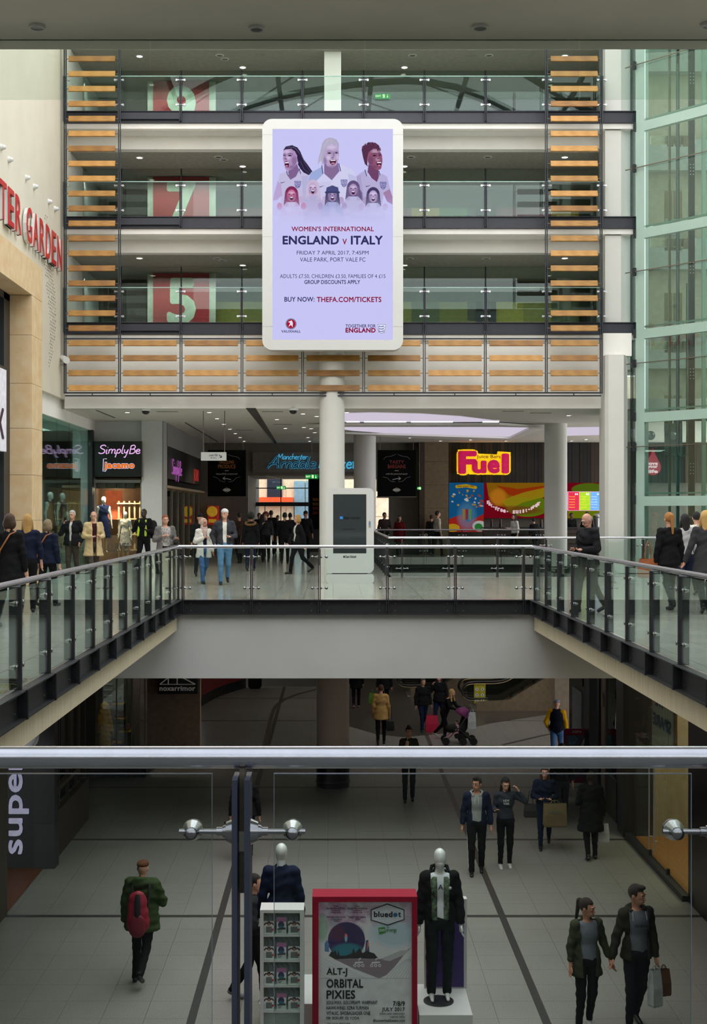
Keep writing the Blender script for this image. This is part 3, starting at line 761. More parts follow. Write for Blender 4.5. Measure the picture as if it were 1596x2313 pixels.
# small camera on wall corner
t = thing('wall_camera', 'white surveillance camera on the corner of the cream wall above the shop window', 'camera', (-7.3, 35.6, 5.7))
MB().cyl((-7.4, 35.5, 5.74), (-7.28, 35.5, 5.74), .03).cyl((-7.28, 35.5, 5.74), (-7.25, 35.45, 5.9), .025).obj('bracket', signw, t)
mb = MB(); mb.cyl((-7.42, 35.7, 5.97), (-7.16, 35.1, 5.82), .085, .09, 14); mb.obj('housing', signw, t)

# ---------------------------------------------------------------- parking levels over the void: slabs, beams, windows, numbers
YS = 36.0; SX0, SX1 = PX(146, YS), 8.3
LV = [('5', 6.96), ('7', 9.87), ('9', 12.77), ('11', 15.67)]
oliv = [(96, 98, 44), (128, 126, 48), (70, 84, 48), (60, 66, 52)]
for li, (num, z) in enumerate(LV):
    s1 = MB(); s1.box(SX0, SX1, YS, 41.5, z-.5, z-.02); s1.box(SX0, SX1-.02, YS-.06, YS+.3, z-.48, z-.335)
    struct('slab', s1, white)
    b1 = MB(); b1.box(SX0, SX1, YS+.6, YS+.9, z-.86, z-.4); struct('beam', b1, white)
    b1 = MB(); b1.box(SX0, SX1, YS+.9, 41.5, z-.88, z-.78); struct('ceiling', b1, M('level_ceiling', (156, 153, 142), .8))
    eb = MB(); eb.box(SX0, SX1+.05, YS-.07, YS-.01, z-.33, z).box(SX0, SX1+.05, YS-.12, YS-.07, z-.02, z).box(SX0, SX1+.05, YS-.12, YS-.07, z-.33, z-.31)
    struct('trim_2', eb, darkst)
    if li < 3:
        # windows at the back of the level
        wn = link('window_%d' % (li+1), None); wn['kind'] = 'structure'; WL[wn.name] = Vector((0, 0, 0))
        zt = z+2.04
        xs = [PX(p, 38.6) for p in (150, 273, 409, 546, 683, 821, 958, 1096, 1234, 1362)]
        for a, b in zip(xs, xs[1:]): MB().box(a+.015, b-.015, 38.6, 38.62, z, zt).obj('glass_pane', G_up, wn)
        mb = MB()
        for a in xs[1:-1]: mb.box(a-.018, a+.018, 38.58, 38.66, z, zt)
        mb.obj('mullion', darkst, wn)
        # back wall with a number panel
        ld = bpy.data.lights.new('number_panel_fill', 'AREA'); ld.shape = 'RECTANGLE'; ld.size = 15; ld.size_y = .15; ld.energy = 62; ld.color = (.97, 1, .97); ld.spread = R(120)  # added fill light so the number panels show through the glass
        link('number_panel_fill', ld, (0, 38.8, z+1.7), (R(40), 0, 0))
        bk = MB(); bk.box(SX0, SX1, 41.2, 41.5, z-.02, z+2.2); struct('wall_back', bk, M('dim_wall', (74, 80, 76), .8))
        nb = thing('number_panel', 'red panel with a large pale number behind the glass of the %s parking level' % ('lowest', 'middle', 'top')[li], 'sign', (PX(409, 39.5), 39.5, z))
        MB().box(PX(333, 39.5), PX(487, 39.5), 39.5, 39.54, z, z+2.0).obj('border', M('panel_border', (205, 208, 190), .6), nb)
        MB().box(PX(346, 39.5), PX(472, 39.5), 39.46, 39.5, z, z+2.0).obj('panel', M('number_red', (178, 26, 44), .55), nb)
        lettering(num, PX(376, 39.4), PX(442, 39.4), z+.44, z+1.86, 39.45, M('number_pale', (210, 222, 200), .6), nb, bold=.035)
        MB().box(PX(273, 40), PX(330, 40), 40, 40.05, z, z+1.9).obj('grille', M('dark_grille', (44, 46, 44), .8), nb)
        cp = thing('colour_panels', ['row of olive and yellow wall panels behind the fifth level glass', 'row of green, maroon and yellow wall panels behind the seventh level glass', 'row of grey, orange and pink wall panels behind the ninth level glass'][li], 'wall panel', (0, 40.5, z))
        pal = [[(110, 112, 44), (150, 145, 50), (74, 88, 56), (60, 64, 50), (130, 128, 60)], [(52, 110, 44), (120, 44, 64), (170, 140, 40), (40, 48, 60), (126, 60, 84)], [(92, 96, 90), (190, 120, 50), (150, 90, 100), (84, 92, 90), (104, 110, 104)]][li]
        random.seed(li+5)
        for k in range(14):
            if PX(488+(k+1)*63, 40.5) > 8.2: break
            xa = PX(488+k*63, 40.5); xb = PX(488+(k+1)*63, 40.5); hh = random.choice((.55, .7, .5))
            MB().box(xa, xb, 40.5, 40.56, z, z+hh).obj('panel', M('pan%d%d' % (li, k % 5), pal[k % 5], .6), cp)
            MB().box(xa, xb, 40.5, 40.56, z+hh, z+1.3).obj('panel', M('pan%d%d' % (li, (k*3+1) % 5), pal[(k*3+1) % 5], .6), cp)
        ar = thing('arrow_mark', 'dark blue folded arrow painted on the panels of the %s parking level' % ('lowest', 'middle', 'top')[li], 'wall marking', (PX(1095, 40.4), 40.4, z))
        if li < 2:
            mb = MB(); p0, p1 = PX(1075, 40.4), PX(1120, 40.4); mb.box(p0, p0+.2, 40.4, 40.45, z, z+1.3).box(p1-.2, p1, 40.4, 40.45, z, z+1.3).box(p0, p1, 40.4, 40.45, z+1.0, z+1.3)
            mb.obj('stroke', M('ink_blue', (26, 32, 52), .6), ar)
        else: bpy.data.objects.remove(ar)
    # soffit lamps, dark and lit
DL = None
def downlight(x, y, z, r, lit, label, group, cat='ceiling light'):
    t = thing('downlight', label, cat, (x, y, z-.03), group=group)
    mb = MB(); mb.lathe([(r*1.35, .03), (r*1.35, .02), (r*1.2, .012), (r, .012), (r*.95, .03)], (x, y, z-.03), 18); mb.obj('bezel', signw if lit is not None else grey, t)
    MB().cyl((x, y, z-.010), (x, y, z-.014), r*.97, n=16).obj('lens', lamp_m if lit else M('unlit_lens', (120, 124, 120), .15), t)
    return t
for k, (px, py) in enumerate([(84, 57), (579, 61), (1084, 58), (1600, 53)]):
    Y_ = (4.6-EYE)*FPX/(PY0-py)
    downlight(PX(px, Y_), Y_, 4.6, .036, False, ['unlit round downlight at the left end of the near ceiling', 'unlit round downlight left of centre in the near ceiling', 'unlit round downlight right of centre in the near ceiling', 'unlit round downlight cut by the right edge of the near ceiling'][k], 'downlights in the near ceiling')
for li, (num, z) in enumerate(LV[1:]):
    zc_ = z-.88
    for qi, (px, py) in enumerate([(315, (126, 355, 582)[2-li]), (1275, (125, 354, 582)[2-li]), (913, (170, 390, 607)[2-li]), (548, (168, 403, 604)[2-li])]):
        Y_ = min(38.3, max(36.95, (zc_-EYE)*FPX/(PY0-py)))
        downlight(PX(px, Y_), Y_, zc_, .085, True, 'lit downlight %s in the soffit over the %s parking level' % (('at the left', 'behind the right slats', 'right of the digital screen', 'left of the digital screen')[qi], ('lowest', 'middle', 'top')[li]), 'lit downlights over the %s parking level' % ('lowest', 'middle', 'top')[li])
    for px in (490, 500, 925, 1098):
        downlight(PX(px+li*3, 37.3), 37.3+(.3 if px == 500 else 0), zc_, .09, False, 'dark unlit round fitting in the soffit over the %s parking level' % ('lowest', 'middle', 'top')[li], 'unlit fittings over the %s parking level' % ('lowest', 'middle', 'top')[li])
# lower fascia: white panel behind the slats down to the soffit of the mall
fb = MB(); fb.box(SX0, PX(1366, YS), YS+.05, YS+.35, 4.6, 6.5); fb.box(SX0, PX(1366, YS), YS-.02, YS+.05, 4.6, 4.98)
struct('wall_fascia', fb, white)
# square white pillar on the top level
mb = MB(); mb.box(PX(732, 37), PX(770, 37), 37, 37.5, 12.75, 15); struct('pillar', mb, white)
# exit sign on the top level
def exit_sign(px0, px1, py0, py1, Y, label, e=1.6, hang=None):
    x0, x1, z0, z1 = PX(px0, Y), PX(px1, Y), PZ(py1, Y), PZ(py0, Y); h = z1-z0
    t = thing('exit_sign', label, 'sign', ((x0+x1)/2, Y, z0))
    MB().cbox(x0, x1, Y, Y+.06, z0, z1, .01).obj('box', M('exit_green', (10, 130, 60), .5, emis=e), t)
    wl = glow('exit_white', (220, 255, 190), 1.5)
    lettering('EXIT', x0+(x1-x0)*.06, x0+(x1-x0)*.40, z0+h*.3, z0+h*.7, Y-.002, wl, t, bold=.01)
    xm = x0+(x1-x0)*.55
    mb = MB(); mb.box(xm-.12*h, xm+.3*h, Y-.01, Y-.004, z0+h*.15, z0+h*.85); mb.obj('door_symbol', wl, t)
    m2 = MB(); m2.ball((xm+.02, Y-.015, z0+h*.7), (.07*h, .01, .07*h), 8); m2.tube([(xm+.02, Y-.014, z0+h*.62), (xm, Y-.014, z0+h*.42), (xm+.1*h, Y-.014, z0+h*.2)], .04*h, 5); m2.tube([(xm, Y-.014, z0+h*.42), (xm-.15*h, Y-.014, z0+h*.22)], .04*h, 5); m2.obj('running_figure', M('exit_green', (10, 130, 60)), t)
    xa = x0+(x1-x0)*.82; m3 = MB(); m3.tube([(xa, Y-.01, z0+h*.85), (xa, Y-.01, z0+h*.2)], .04*h, 5); m3.tube([(xa-.14*h, Y-.01, z0+h*.42), (xa, Y-.01, z0+h*.15), (xa+.14*h, Y-.01, z0+h*.42)], .04*h, 5); m3.obj('arrow', wl, t)
    if hang: MB().cyl(((x0+x1)/2, Y+.03, z1), ((x0+x1)/2, Y+.03, hang), .012, n=6).obj('rod', dullst, t)
    return t
exit_sign(846, 881, 211, 222, 38.5, 'small green exit sign behind glass on the top parking level', .8)
# glass balustrades of the parking levels
postx = [146, 269, 408, 546, 683, 821, 958, 1096, 1234, 1358]
YB = 35.9
for li, (num, z) in enumerate(LV[:3]):
    t = thing('balcony_railing', 'frameless glass balustrade with small steel clips along the %s parking level' % ('lowest', 'middle', 'top')[li], 'railing', (0, YB, z))
    for a, b in zip(postx, postx[1:]):
        MB().box(PX(a, YB)+.05, PX(b, YB)-.05, YB-.006, YB+.006, z+.02, z+.95).obj('glass_pane', G_bal, t)
    MB().box(PX(150, YB), PX(1358, YB), YB-.012, YB+.012, z+.945, z+.965).obj('top_edge', M('pale_green_edge', (170, 205, 195), .25), t)
    for a in postx:
        x = PX(a, YB)
        mb = MB(); mb.box(x-.03, x-.012, YB-.1, YB+.02, z-.30, z+.93).box(x+.012, x+.03, YB-.1, YB+.02, z-.30, z+.93); mb.obj('post', darkst, t)
        for zz in (z+.84, z+.16):
            MB().cyl((x-.11, YB-.03, zz), (x+.11, YB-.03, zz), .022, n=8).cyl((x-.11, YB-.05, zz), (x-.11, YB+.01, zz), .03, n=8).cyl((x+.11, YB-.05, zz), (x+.11, YB+.01, zz), .03, n=8).obj('clip', steel, t)
    MB().box(PX(269, YB), PX(408, YB), YB-.06, YB-.055, z-.24, z-.06).obj('cover_plate', darkst, t)
# timber louvre screen: posts, rails, slats
t = thing('slat_screen', 'timber slat screen on thin dark steel posts across the parking levels', 'screen', (0, 35.4, 4.98))
YT = 35.4
for i, a in enumerate(postx):
    x = PX(a, YT); zt = PZ(40, YT) if i in (0, 1, 8, 9) else 6.66
    mb = MB(); mb.box(x-.034, x-.014, YT+.02, YT+.10, 4.96, zt).box(x+.014, x+.034, YT+.02, YT+.10, 4.96, zt); mb.obj('post', darkst, t)
mb = MB(); x0, x1 = PX(146, YT), PX(1358, YT)
for pz in (886.5, 893): mb.box(x0, x1, YT+.04, YT+.07, PZ(pz, YT)-.02, PZ(pz, YT)+.02)
mb.box(x0, x1, YT+.04, YT+.07, PZ(764, YT)-.02, PZ(764, YT)+.02)
for a, b in zip(postx, postx[1:]): xm = PX((a+b)/2, YT); mb.box(xm-.012, xm+.012, YT+.04, YT+.06, PZ(893, YT), PZ(887, YT))
mb.obj('lower_rail', darkst, t)
random.seed(11)
sl_mats = [oak, M('oiled_oak_dark', (132, 90, 36), .5, wood=True, stretch=(.2, 2.5, 8), c2=(152, 106, 44)), M('oiled_oak_light', (178, 128, 60), .5, wood=True, stretch=(.3, 2, 10), c2=(192, 142, 72))]
slm = {}
def slat(a, b, zc, long_):
    x0, x1 = PX(a, YT)+.11, PX(b, YT)-.11; wd = round(x1-x0, 2); mt = random.choice(sl_mats); key = (wd, mt.name, random.randint(0, 2))
    if key not in slm:
        mb = MB(); off = key[2]*.7
        q = [(-.05, -.07), (-.035, -.082), (.0, -.082), (.05, .07), (.035, .082), (.0, .082)]
        mb.xprism([(y, z) for y, z in q], off-wd/2, off+wd/2)
        m = mb.mesh('slat', mt); slm[key] = m
    o = link('slat', slm[key], (((x0+x1)/2-key[2]*.7)-0, 0, zc-4.98), parent=t)
    return x0, x1
pins = MB()
for i in range(23):
    zc2 = PZ(132.7+i*33.79, YT)
    cols = [(0, 1), (8, 9)] if i < 19 else [(k, k+1) for k in range(9)]
    for a, b in cols:
        x0, x1 = slat(postx[a], postx[b], zc2, False)
        pins.cyl((x0-.09, YT, zc2), (x0, YT, zc2), .010, n=6).cyl((x1, YT, zc2), (x1+.09, YT, zc2), .010, n=6)
pins.obj('slat_pin', dullst, t, kind='stuff')
# right pier and round column
mb = MB(); mb.box(PX(1366, 36), PX(1402, 36), 36, 36.8, 5.7, 21); mb.zprism([(PX(1402, 36), 36), (PX(1424, 36.3), 36.35), (PX(1424, 36.3), 36.8), (PX(1402, 36), 36.8)], 5.7, 21)
struct('pillar', mb, colw)
mb = MB(); mb.box(PX(1362, 35.6), PX(1426, 35.6), 35.6, 36.7, 6.0, 6.62); struct('trim_3', mb, white)
mb = MB(); xc, rr = PX(1391, 35.6), .34
mb.zprism([(xc-rr, 36.2), (xc-rr, 35.45), (xc-rr*.8, 35.3), (xc+rr*.42, 35.3), (xc+rr, 35.75), (xc+rr, 36.2)], 0, 6.0)
struct('column', mb, colw)

# ---------------------------------------------------------------- market hall ceiling and its columns
mb = MB(); mb.box(-14, 16, YS+.3, 58, 4.6, 4.9); struct('ceiling', mb, ceil_m)
def column(x, y, r, z0, z1, mat=colw):
    mb = MB(); mb.cyl((x, y, z0), (x, y, z1), r, n=40); mb.cyl((x+.02, y-r-.001, z0), (x+.02, y-r-.001, z1), .003, n=4)
    return struct('column', mb, mat)
column(PX(749.5, 35.75), 35.75, .345, 0, 6.1)
column(PX(1254.5, 42.3), 42.3, .365, 0, 4.6)
column(PX(823.5, 48.4), 48.4, .41, 0, 4.6)
# lit recesses in the ceiling
def cp_(px, py, z=4.6): Y = (z-EYE)*FPX/(PY0-py); return (PX(px, Y), Y)
cove_l = glow('cove_light', (226, 216, 236), .8)
t = thing('ceiling_light_cove', 'long curved recessed light trough glowing pale violet behind the main column', 'ceiling light', (2, 40, 4.55))
pa = [(778, 932), (840, 930.5), (950, 933), (1040, 939), (1128, 950), (1000, 951), (880, 951), (778, 951), (730, 953)]
pb = [(735, 962), (850, 962.5), (1000, 963), (1196, 962), (1150, 984), (1050, 983), (900, 978), (800, 971)]
pc = [(1282, 964), (1366, 963), (1366, 980), (1282, 982), (1236, 984)]
for nm, pl in (('light_panel', pa), ('light_panel', pb), ('light_panel', pc)):
    MB().zprism([cp_(x, y) for x, y in pl], 4.57, 4.585).obj(nm, cove_l, t)
for pl in ([(690, 957), (780, 957), (1130, 957), (1230, 959), (1128, 952), (778, 953), (728, 954.5)], [(1196, 961), (1232, 961), (1155, 988), (1050, 987), (900, 982), (780, 973), (1150, 984)]):
    MB().zprism([cp_(x, y) for x, y in pl], 4.50, 4.57).obj('rim', white, t)
bars = MB()
for a, b in ((782, 812), (822, 917), (928, 1022), (1090, 1126)):
    (xa, ya), (xb, yb) = cp_(a, 949.3), cp_(b, 949.3); bars.box(xa, xb, ya-.08, ya+.08, 4.545, 4.57)
bars.obj('light_tube', glow('tube_light', (250, 240, 255), 2.5), t)
DLP = [(287.6, 930), (472.6, 930), (490, 944.4), (505, 957), (519, 968), (531, 978), (541.7, 987), (551, 995.5), (561, 1002.6), (625, 946), (684, 933.5), (715, 939), (644, 966.5), (686, 964), (702, 967), (710.5, 976), (695, 987), (699, 995.5), (704, 1002.6), (783, 930), (926, 988), (994, 995), (1008, 987.6), (1058, 990), (1062, 992.5), (1283.6, 937), (1105, 990), (1141.5, 995), (1289.6, 995), (1322.7, 991.7)]
for i, (px, py) in enumerate(DLP):
    x, y = cp_(px, py)
    downlight(x, y, 4.6, .07, True, 'small lit downlight in the ceiling of the market hall', 'lit downlights in the market hall ceiling')
# ceiling slots, camera dome, detectors
t = thing('ceiling_slot', 'long dark slot with a track running back in the market hall ceiling', 'ceiling track', (-3, 42, 4.6))
MB().zprism([cp_(555, 921), cp_(577, 921), cp_(627, 1003), cp_(622, 1003)], 4.585, 4.6).obj('track', M('dark_slot', (62, 58, 52), .6), t)
for k, (a, b, c, d) in enumerate([(216, 926, 258, 943), (417, 954, 490, 997)]):
    t = thing('ceiling_slot', ['thin dark slot in the ceiling above the left shop corner', 'thin dark slot in the ceiling above the recessed shopfront'][k], 'ceiling slot', (cp_(a, b)[0], cp_(a, b)[1], 4.59))
    MB().zprism([cp_(a, b), cp_(a+3, b), cp_(c+3, d), cp_(c, d)], 4.59, 4.6).obj('slot', M('dark_slot', (62, 58, 52)), t)
for k, (a, b) in enumerate([(329, 923), (662, 922)]):
    x, y = cp_(a, b); t = thing('dome_camera', ['dark dome camera in the ceiling above the left shops', 'square camera in the ceiling left of the main column'][k], 'camera', (x, y, 4.45))
    MB().cyl((x, y, 4.54), (x, y, 4.6), .14, n=16).obj('mount', signw, t); MB().ball((x, y, 4.53), (.11, .11, .09), 12).obj('dome', black, t)
for k, (a, b) in enumerate([(378, 929), (615, 929), (638, 958), (552, 971), (1158, 928), (1220, 932), (1400, 930)]):
    x, y = cp_(a, b)
    if a > 1366: continue
    MB().box(x-.3, x+.3, y-.09, y+.09, 4.59, 4.6).obj('air_vent', grey, label='flat grey vent slot flush in the market hall ceiling', cat='vent', group='vents in the market hall ceiling')
# hanging direction sign
t = thing('direction_sign', 'small white hanging direction sign on two thin rods', 'sign', (PX(482, 36.9), 36.9, PZ(1040, 36.9)))
Yh = 36.9
MB().cbox(PX(454, Yh), PX(511, Yh), Yh-.04, Yh+.04, PZ(1040, Yh), PZ(1021, Yh), .01).obj('panel', signw, t)
for a in (459, 507): MB().cyl((PX(a, Yh), Yh, PZ(1021, Yh)), (PX(a, Yh), Yh, 4.6), .012, n=6).obj('rod', dullst, t)
ink = M('dark_ink', (50, 50, 60), .6)
ltr('Lower Mall', 472, 491, 1025, 1030, Yh-.042, ink, t); ltr('P H L', 476, 489, 1032, 1035.5, Yh-.042, ink, t)
mb = MB(); a0 = (PX(495, Yh), Yh-.045, PZ(1027, Yh)); a1 = (PX(500.5, Yh), Yh-.045, PZ(1033, Yh)); mb.tube([a0, a1], .009, 5); mb.tube([(a1[0]-.05, a1[1], a1[2]), a1, (a1[0], a1[1], a1[2]+.06)], .009, 5); mb.obj('arrow', ink, t)
# ---------------------------------------------------------------- big LED screen hung in front of the screen of slats
def rounded(x0, x1, z0, z1, r, n=8):
    p = []
    for cx, cz, a0 in ((x1-r, z1-r, 0), (x0+r, z1-r, 90), (x0+r, z0+r, 180), (x1-r, z0+r, 270)):
        for i in range(n+1): a = R(a0+90*i/n); p.append((cx+r*cos(a), cz+r*sin(a)))
    return p[::-1]
def ring(mb, outer, inner, y0, y1, mi=0):
    n = len(outer); vs = [(x, y0, z) for x, z in outer]+[(x, y0, z) for x, z in inner]+[(x, y1, z) for x, z in outer]+[(x, y1, z) for x, z in inner]
    for i in range(n):
        j = (i+1) % n
        mb.add([vs[i], vs[j], vs[n+j], vs[n+i]], [(0, 1, 2, 3)], mi); mb.add([vs[i], vs[2*n+i], vs[2*n+j], vs[j]], [(0, 1, 2, 3)], mi, False)
        mb.add([vs[n+i], vs[n+j], vs[3*n+j], vs[3*n+i]], [(0, 1, 2, 3)], mi); mb.add([vs[2*n+i], vs[3*n+i], vs[3*n+j], vs[2*n+j]], [(0, 1, 2, 3)], mi)
YD = 34.6
t = thing('digital_screen', 'huge white framed portrait digital screen showing a football match advert', 'screen', (PX(751, YD), YD, PZ(790, YD)))
x0, x1, z0, z1 = PX(592, YD), PX(910, YD), PZ(790, YD), PZ(268, YD); a0, a1, b0, b1 = PX(615, YD), PX(887, YD), PZ(767, YD), PZ(291, YD)
mb = MB()
def rect_pts(x0, x1, z0, z1, n=8):   # inner opening with as many points as the rounded outline
    return [q for c in ((x1, z1), (x0, z1), (x0, z0), (x1, z0)) for q in [c]*(n+1)][::-1]
ring(mb, rounded(x0, x1, z0, z1, .26), rect_pts(a0, a1, b0, b1), YD, YD+.10)
mb.obj('frame', signw, t)
mb = MB(); mb.prism(rounded(x0+.01, x1-.01, z0+.01, z1-.01, .25), YD+.10, YD+.45); mb.obj('housing', signw, t)
for za, zb in ((z0+.62, z0+.625), (z1-.42, z1-.415), (z0+3.0, z0+3.005)):
    mb = MB(); mb.box(x0, a0, YD-.002, YD, za, zb).box(a1, x1, YD-.002, YD, za, zb); mb.obj('panel_joint', grey, t)
mb = MB()
for xx in (x0+.25, x1-.25): mb.box(xx-.04, xx+.04, YD+.4, 35.9, z0+.8, z0+.9).box(xx-.04, xx+.04, YD+.4, 35.9, z1-1.2, z1-1.1)
mb.obj('bracket', darkst, t)
LILAC = (199, 197, 243)
def px2(c, k, ox, oy):
    class T: pass
    o = T(); f = lambda x: (x-ox)*k; g = lambda y: (y-oy)*k
    o.e = lambda x, y, rx, ry, col, al=1, rot=0, soft=1.5: c.ell(f(x), g(y), rx*k, ry*k, col, al, rot, soft)
    o.p = lambda p, col, al=1: c.poly([(f(x), g(y)) for x, y in p], col, al)
    o.rect = lambda x0, y0, x1, y1, col, al=1: c.rect(f(x0), g(y0), f(x1), g(y1), col, al)
    o.l = lambda p, w_, col, al=1: c.line([(f(x), g(y)) for x, y in p], w_*k, col, al)
    return o
k = 1.5; cv = Canvas(int(272*k), int(215*k), LILAC); d = px2(cv, k, 615, 291)
d5 = px2(cv, k/5.7, (615-610)*5.7, (291-285)*5.7)            # finer drawing grid, 5.7 units to a pixel
def mixc(a, b, t): return tuple(int(x+(y-x)*t) for x, y in zip(a, b))
def portrait(face, hairs, neck, shirt, sleeve, ear, eyes, brows, nose, mouth, skin, hairc, shc, lights, darks, badge, swoosh, collar, strands):
    dk = mixc(skin, (70, 44, 90), .45); lt = mixc(skin, (236, 228, 250), .55)
    for q in shirt: d5.p(q, shc)
    for q in sleeve: d5.p(q[0], q[1], q[2])
    d5.p(neck, dk)
    for q in collar: d5.l(q, 15, (78, 84, 140)); d5.l([(x+10, y+4) for x, y in q], 6, (225, 224, 246))
    d5.p(face, skin)
    for x, y, rx, ry in lights: d5.e(x, y, rx, ry, lt, .75, 0, 26*k/5.7)
    for x, y, rx, ry in darks: d5.e(x, y, rx, ry, dk, .75, 0, 24*k/5.7)
    d5.e(ear[0], ear[1], 17, 32, skin); d5.e(ear[0], ear[1], 8, 18, dk, .8)
    for q in hairs: d5.p(q, hairc)
    for q in strands: d5.l(q, 5, mixc(hairc, (240, 236, 252), .35), .6)
    for x, y, r in eyes: d5.e(x, y, r, r*.36, (44, 34, 58)); d5.e(x, y-r*.1, r*.3, r*.25, (14, 10, 24)); d5.l([(x-r, y+2), (x, y-r*.42), (x+r, y+1)], 4, (40, 28, 52))
    for q in brows: d5.l(q, 8, mixc(hairc, (60, 40, 70), .5), .85)
    d5.l(nose, 7, dk, .9); d5.e(nose[-1][0]-4, nose[-1][1], 15, 7, mixc(dk, (50, 30, 60), .4), .9)
    d5.p(mouth, (112, 40, 74)); mx = sum(p[0] for p in mouth)/len(mouth); my = sum(p[1] for p in mouth)/len(mouth); w_ = (max(p[0] for p in mouth)-min(p[0] for p in mouth))/2; h_ = (max(p[1] for p in mouth)-min(p[1] for p in mouth))/2
    d5.e(mx, my+h_*.1, w_*.74, h_*.7, (46, 16, 36)); d5.l([(mx-w_*.55, my-h_*.5), (mx+w_*.55, my-h_*.55)], h_*.34, (238, 236, 250)); d5.e(mx, my+h_*.45, w_*.5, h_*.28, (196, 130, 160))
    bx, by = badge; d5.p([(bx-44, by-42), (bx+44, by-42), (bx+40, by+10), (bx+22, by+44), (bx, by+56), (bx-22, by+44), (bx-40, by+10)], (104, 108, 168), .9); d5.p([(bx-34, by-33), (bx+34, by-33), (bx+31, by+8), (bx, by+44), (bx-31, by+8)], mixc(shc, (160, 150, 196), .4), .9)
    for q in range(3): d5.l([(bx-24, by-20+q*22), (bx-6, by-26+q*22), (bx+8, by-16+q*22), (bx+26, by-24+q*22)], 8, (84, 86, 150))
    sx, sy = swoosh; d5.p([(sx-36, sy-10), (sx-26, sy+12), (sx-8, sy+8), (sx+40, sy-14), (sx-6, sy-2), (sx-24, sy+2)], (66, 66, 110))
portrait([(170, 300), (200, 275), (270, 282), (325, 330), (352, 385), (345, 430), (330, 500), (292, 545), (225, 568), (197, 550), (182, 505), (174, 450), (162, 412), (170, 370)],
    [[(165, 305), (200, 255), (280, 238), (350, 268), (392, 330), (402, 400), (362, 470), (345, 400), (346, 372), (318, 320), (270, 284), (200, 292)], [(392, 335), (430, 420), (500, 515), (546, 582), (495, 622), (430, 590), (385, 540), (352, 480), (378, 420)]],
    [(238, 560), (345, 480), (372, 560), (330, 640), (260, 682), (215, 620)], [[(120, 610), (210, 578), (260, 682), (368, 545), (480, 600), (505, 800), (500, 1060), (150, 1060), (130, 830), (95, 740)]],
    [([(95, 700), (140, 740), (152, 880), (90, 940), (35, 950), (50, 860)], (182, 160, 206), .9), ([(400, 640), (500, 620), (520, 1000), (430, 1000)], (168, 170, 214), .6)], (356, 430), [(252, 372, 24), (180, 370, 15)], [[(225, 352), (255, 342), (290, 356)], [(168, 352), (190, 350)]], [(205, 350), (186, 408), (205, 414)],
    [(184, 452), (215, 440), (243, 480), (236, 522), (204, 524), (188, 490)], (172, 142, 188), (44, 36, 66), (192, 186, 220), [(215, 320, 40, 26), (232, 400, 26, 22)], [(310, 440, 34, 60), (280, 520, 44, 26)], (352, 738), (165, 716), [[(212, 575), (222, 610)], [(374, 545), (392, 600)]],
    [[(210, 268), (300, 262), (370, 330)], [(240, 258), (330, 280), (385, 360)], [(400, 370), (450, 480), (520, 580)], [(385, 440), (430, 540), (500, 600)]])
portrait([(1240, 300), (1330, 272), (1400, 295), (1435, 370), (1442, 440), (1425, 540), (1385, 562), (1330, 540), (1270, 480), (1240, 420)],
    [[(1172, 290), (1200, 250), (1250, 225), (1300, 206), (1360, 216), (1395, 240), (1412, 300), (1380, 288), (1330, 280), (1262, 330), (1242, 420), (1250, 512), (1215, 480), (1190, 390)]],
    [(1262, 480), (1390, 560), (1396, 640), (1370, 712), (1300, 660), (1250, 580)], [[(1105, 640), (1150, 600), (1240, 550), (1270, 640), (1368, 714), (1402, 585), (1500, 640), (1540, 800), (1460, 860), (1420, 1060), (1150, 1060), (1130, 760)]],
    [([(1450, 850), (1535, 800), (1570, 900), (1570, 1000), (1500, 960)], (150, 100, 140), .8), ([(1105, 640), (1160, 620), (1200, 900), (1150, 1000)], (160, 150, 196), .6)], (1232, 445), [(1338, 372, 24), (1410, 366, 16)], [[(1305, 352), (1340, 342), (1372, 352)], [(1395, 345), (1425, 352)]], [(1388, 350), (1408, 405), (1390, 412)],
    [(1358, 468), (1395, 446), (1428, 448), (1424, 490), (1408, 522), (1380, 512)], (142, 84, 114), (84, 48, 76), (180, 172, 212), [(1345, 315, 44, 22), (1380, 420, 22, 18)], [(1290, 440, 34, 60), (1330, 520, 34, 24)], (1450, 752), (1258, 762), [[(1218, 560), (1240, 630)], [(1398, 575), (1412, 620)]], [])
random.seed(9)
for _ in range(120):
    a = random.uniform(-2.9, .1); r_ = random.uniform(.75, 1.05); d5.e(1295+112*r_*cos(a), 300+92*r_*sin(a), 9, 7, random.choice(((70, 38, 64), (104, 62, 92), (88, 48, 76))))
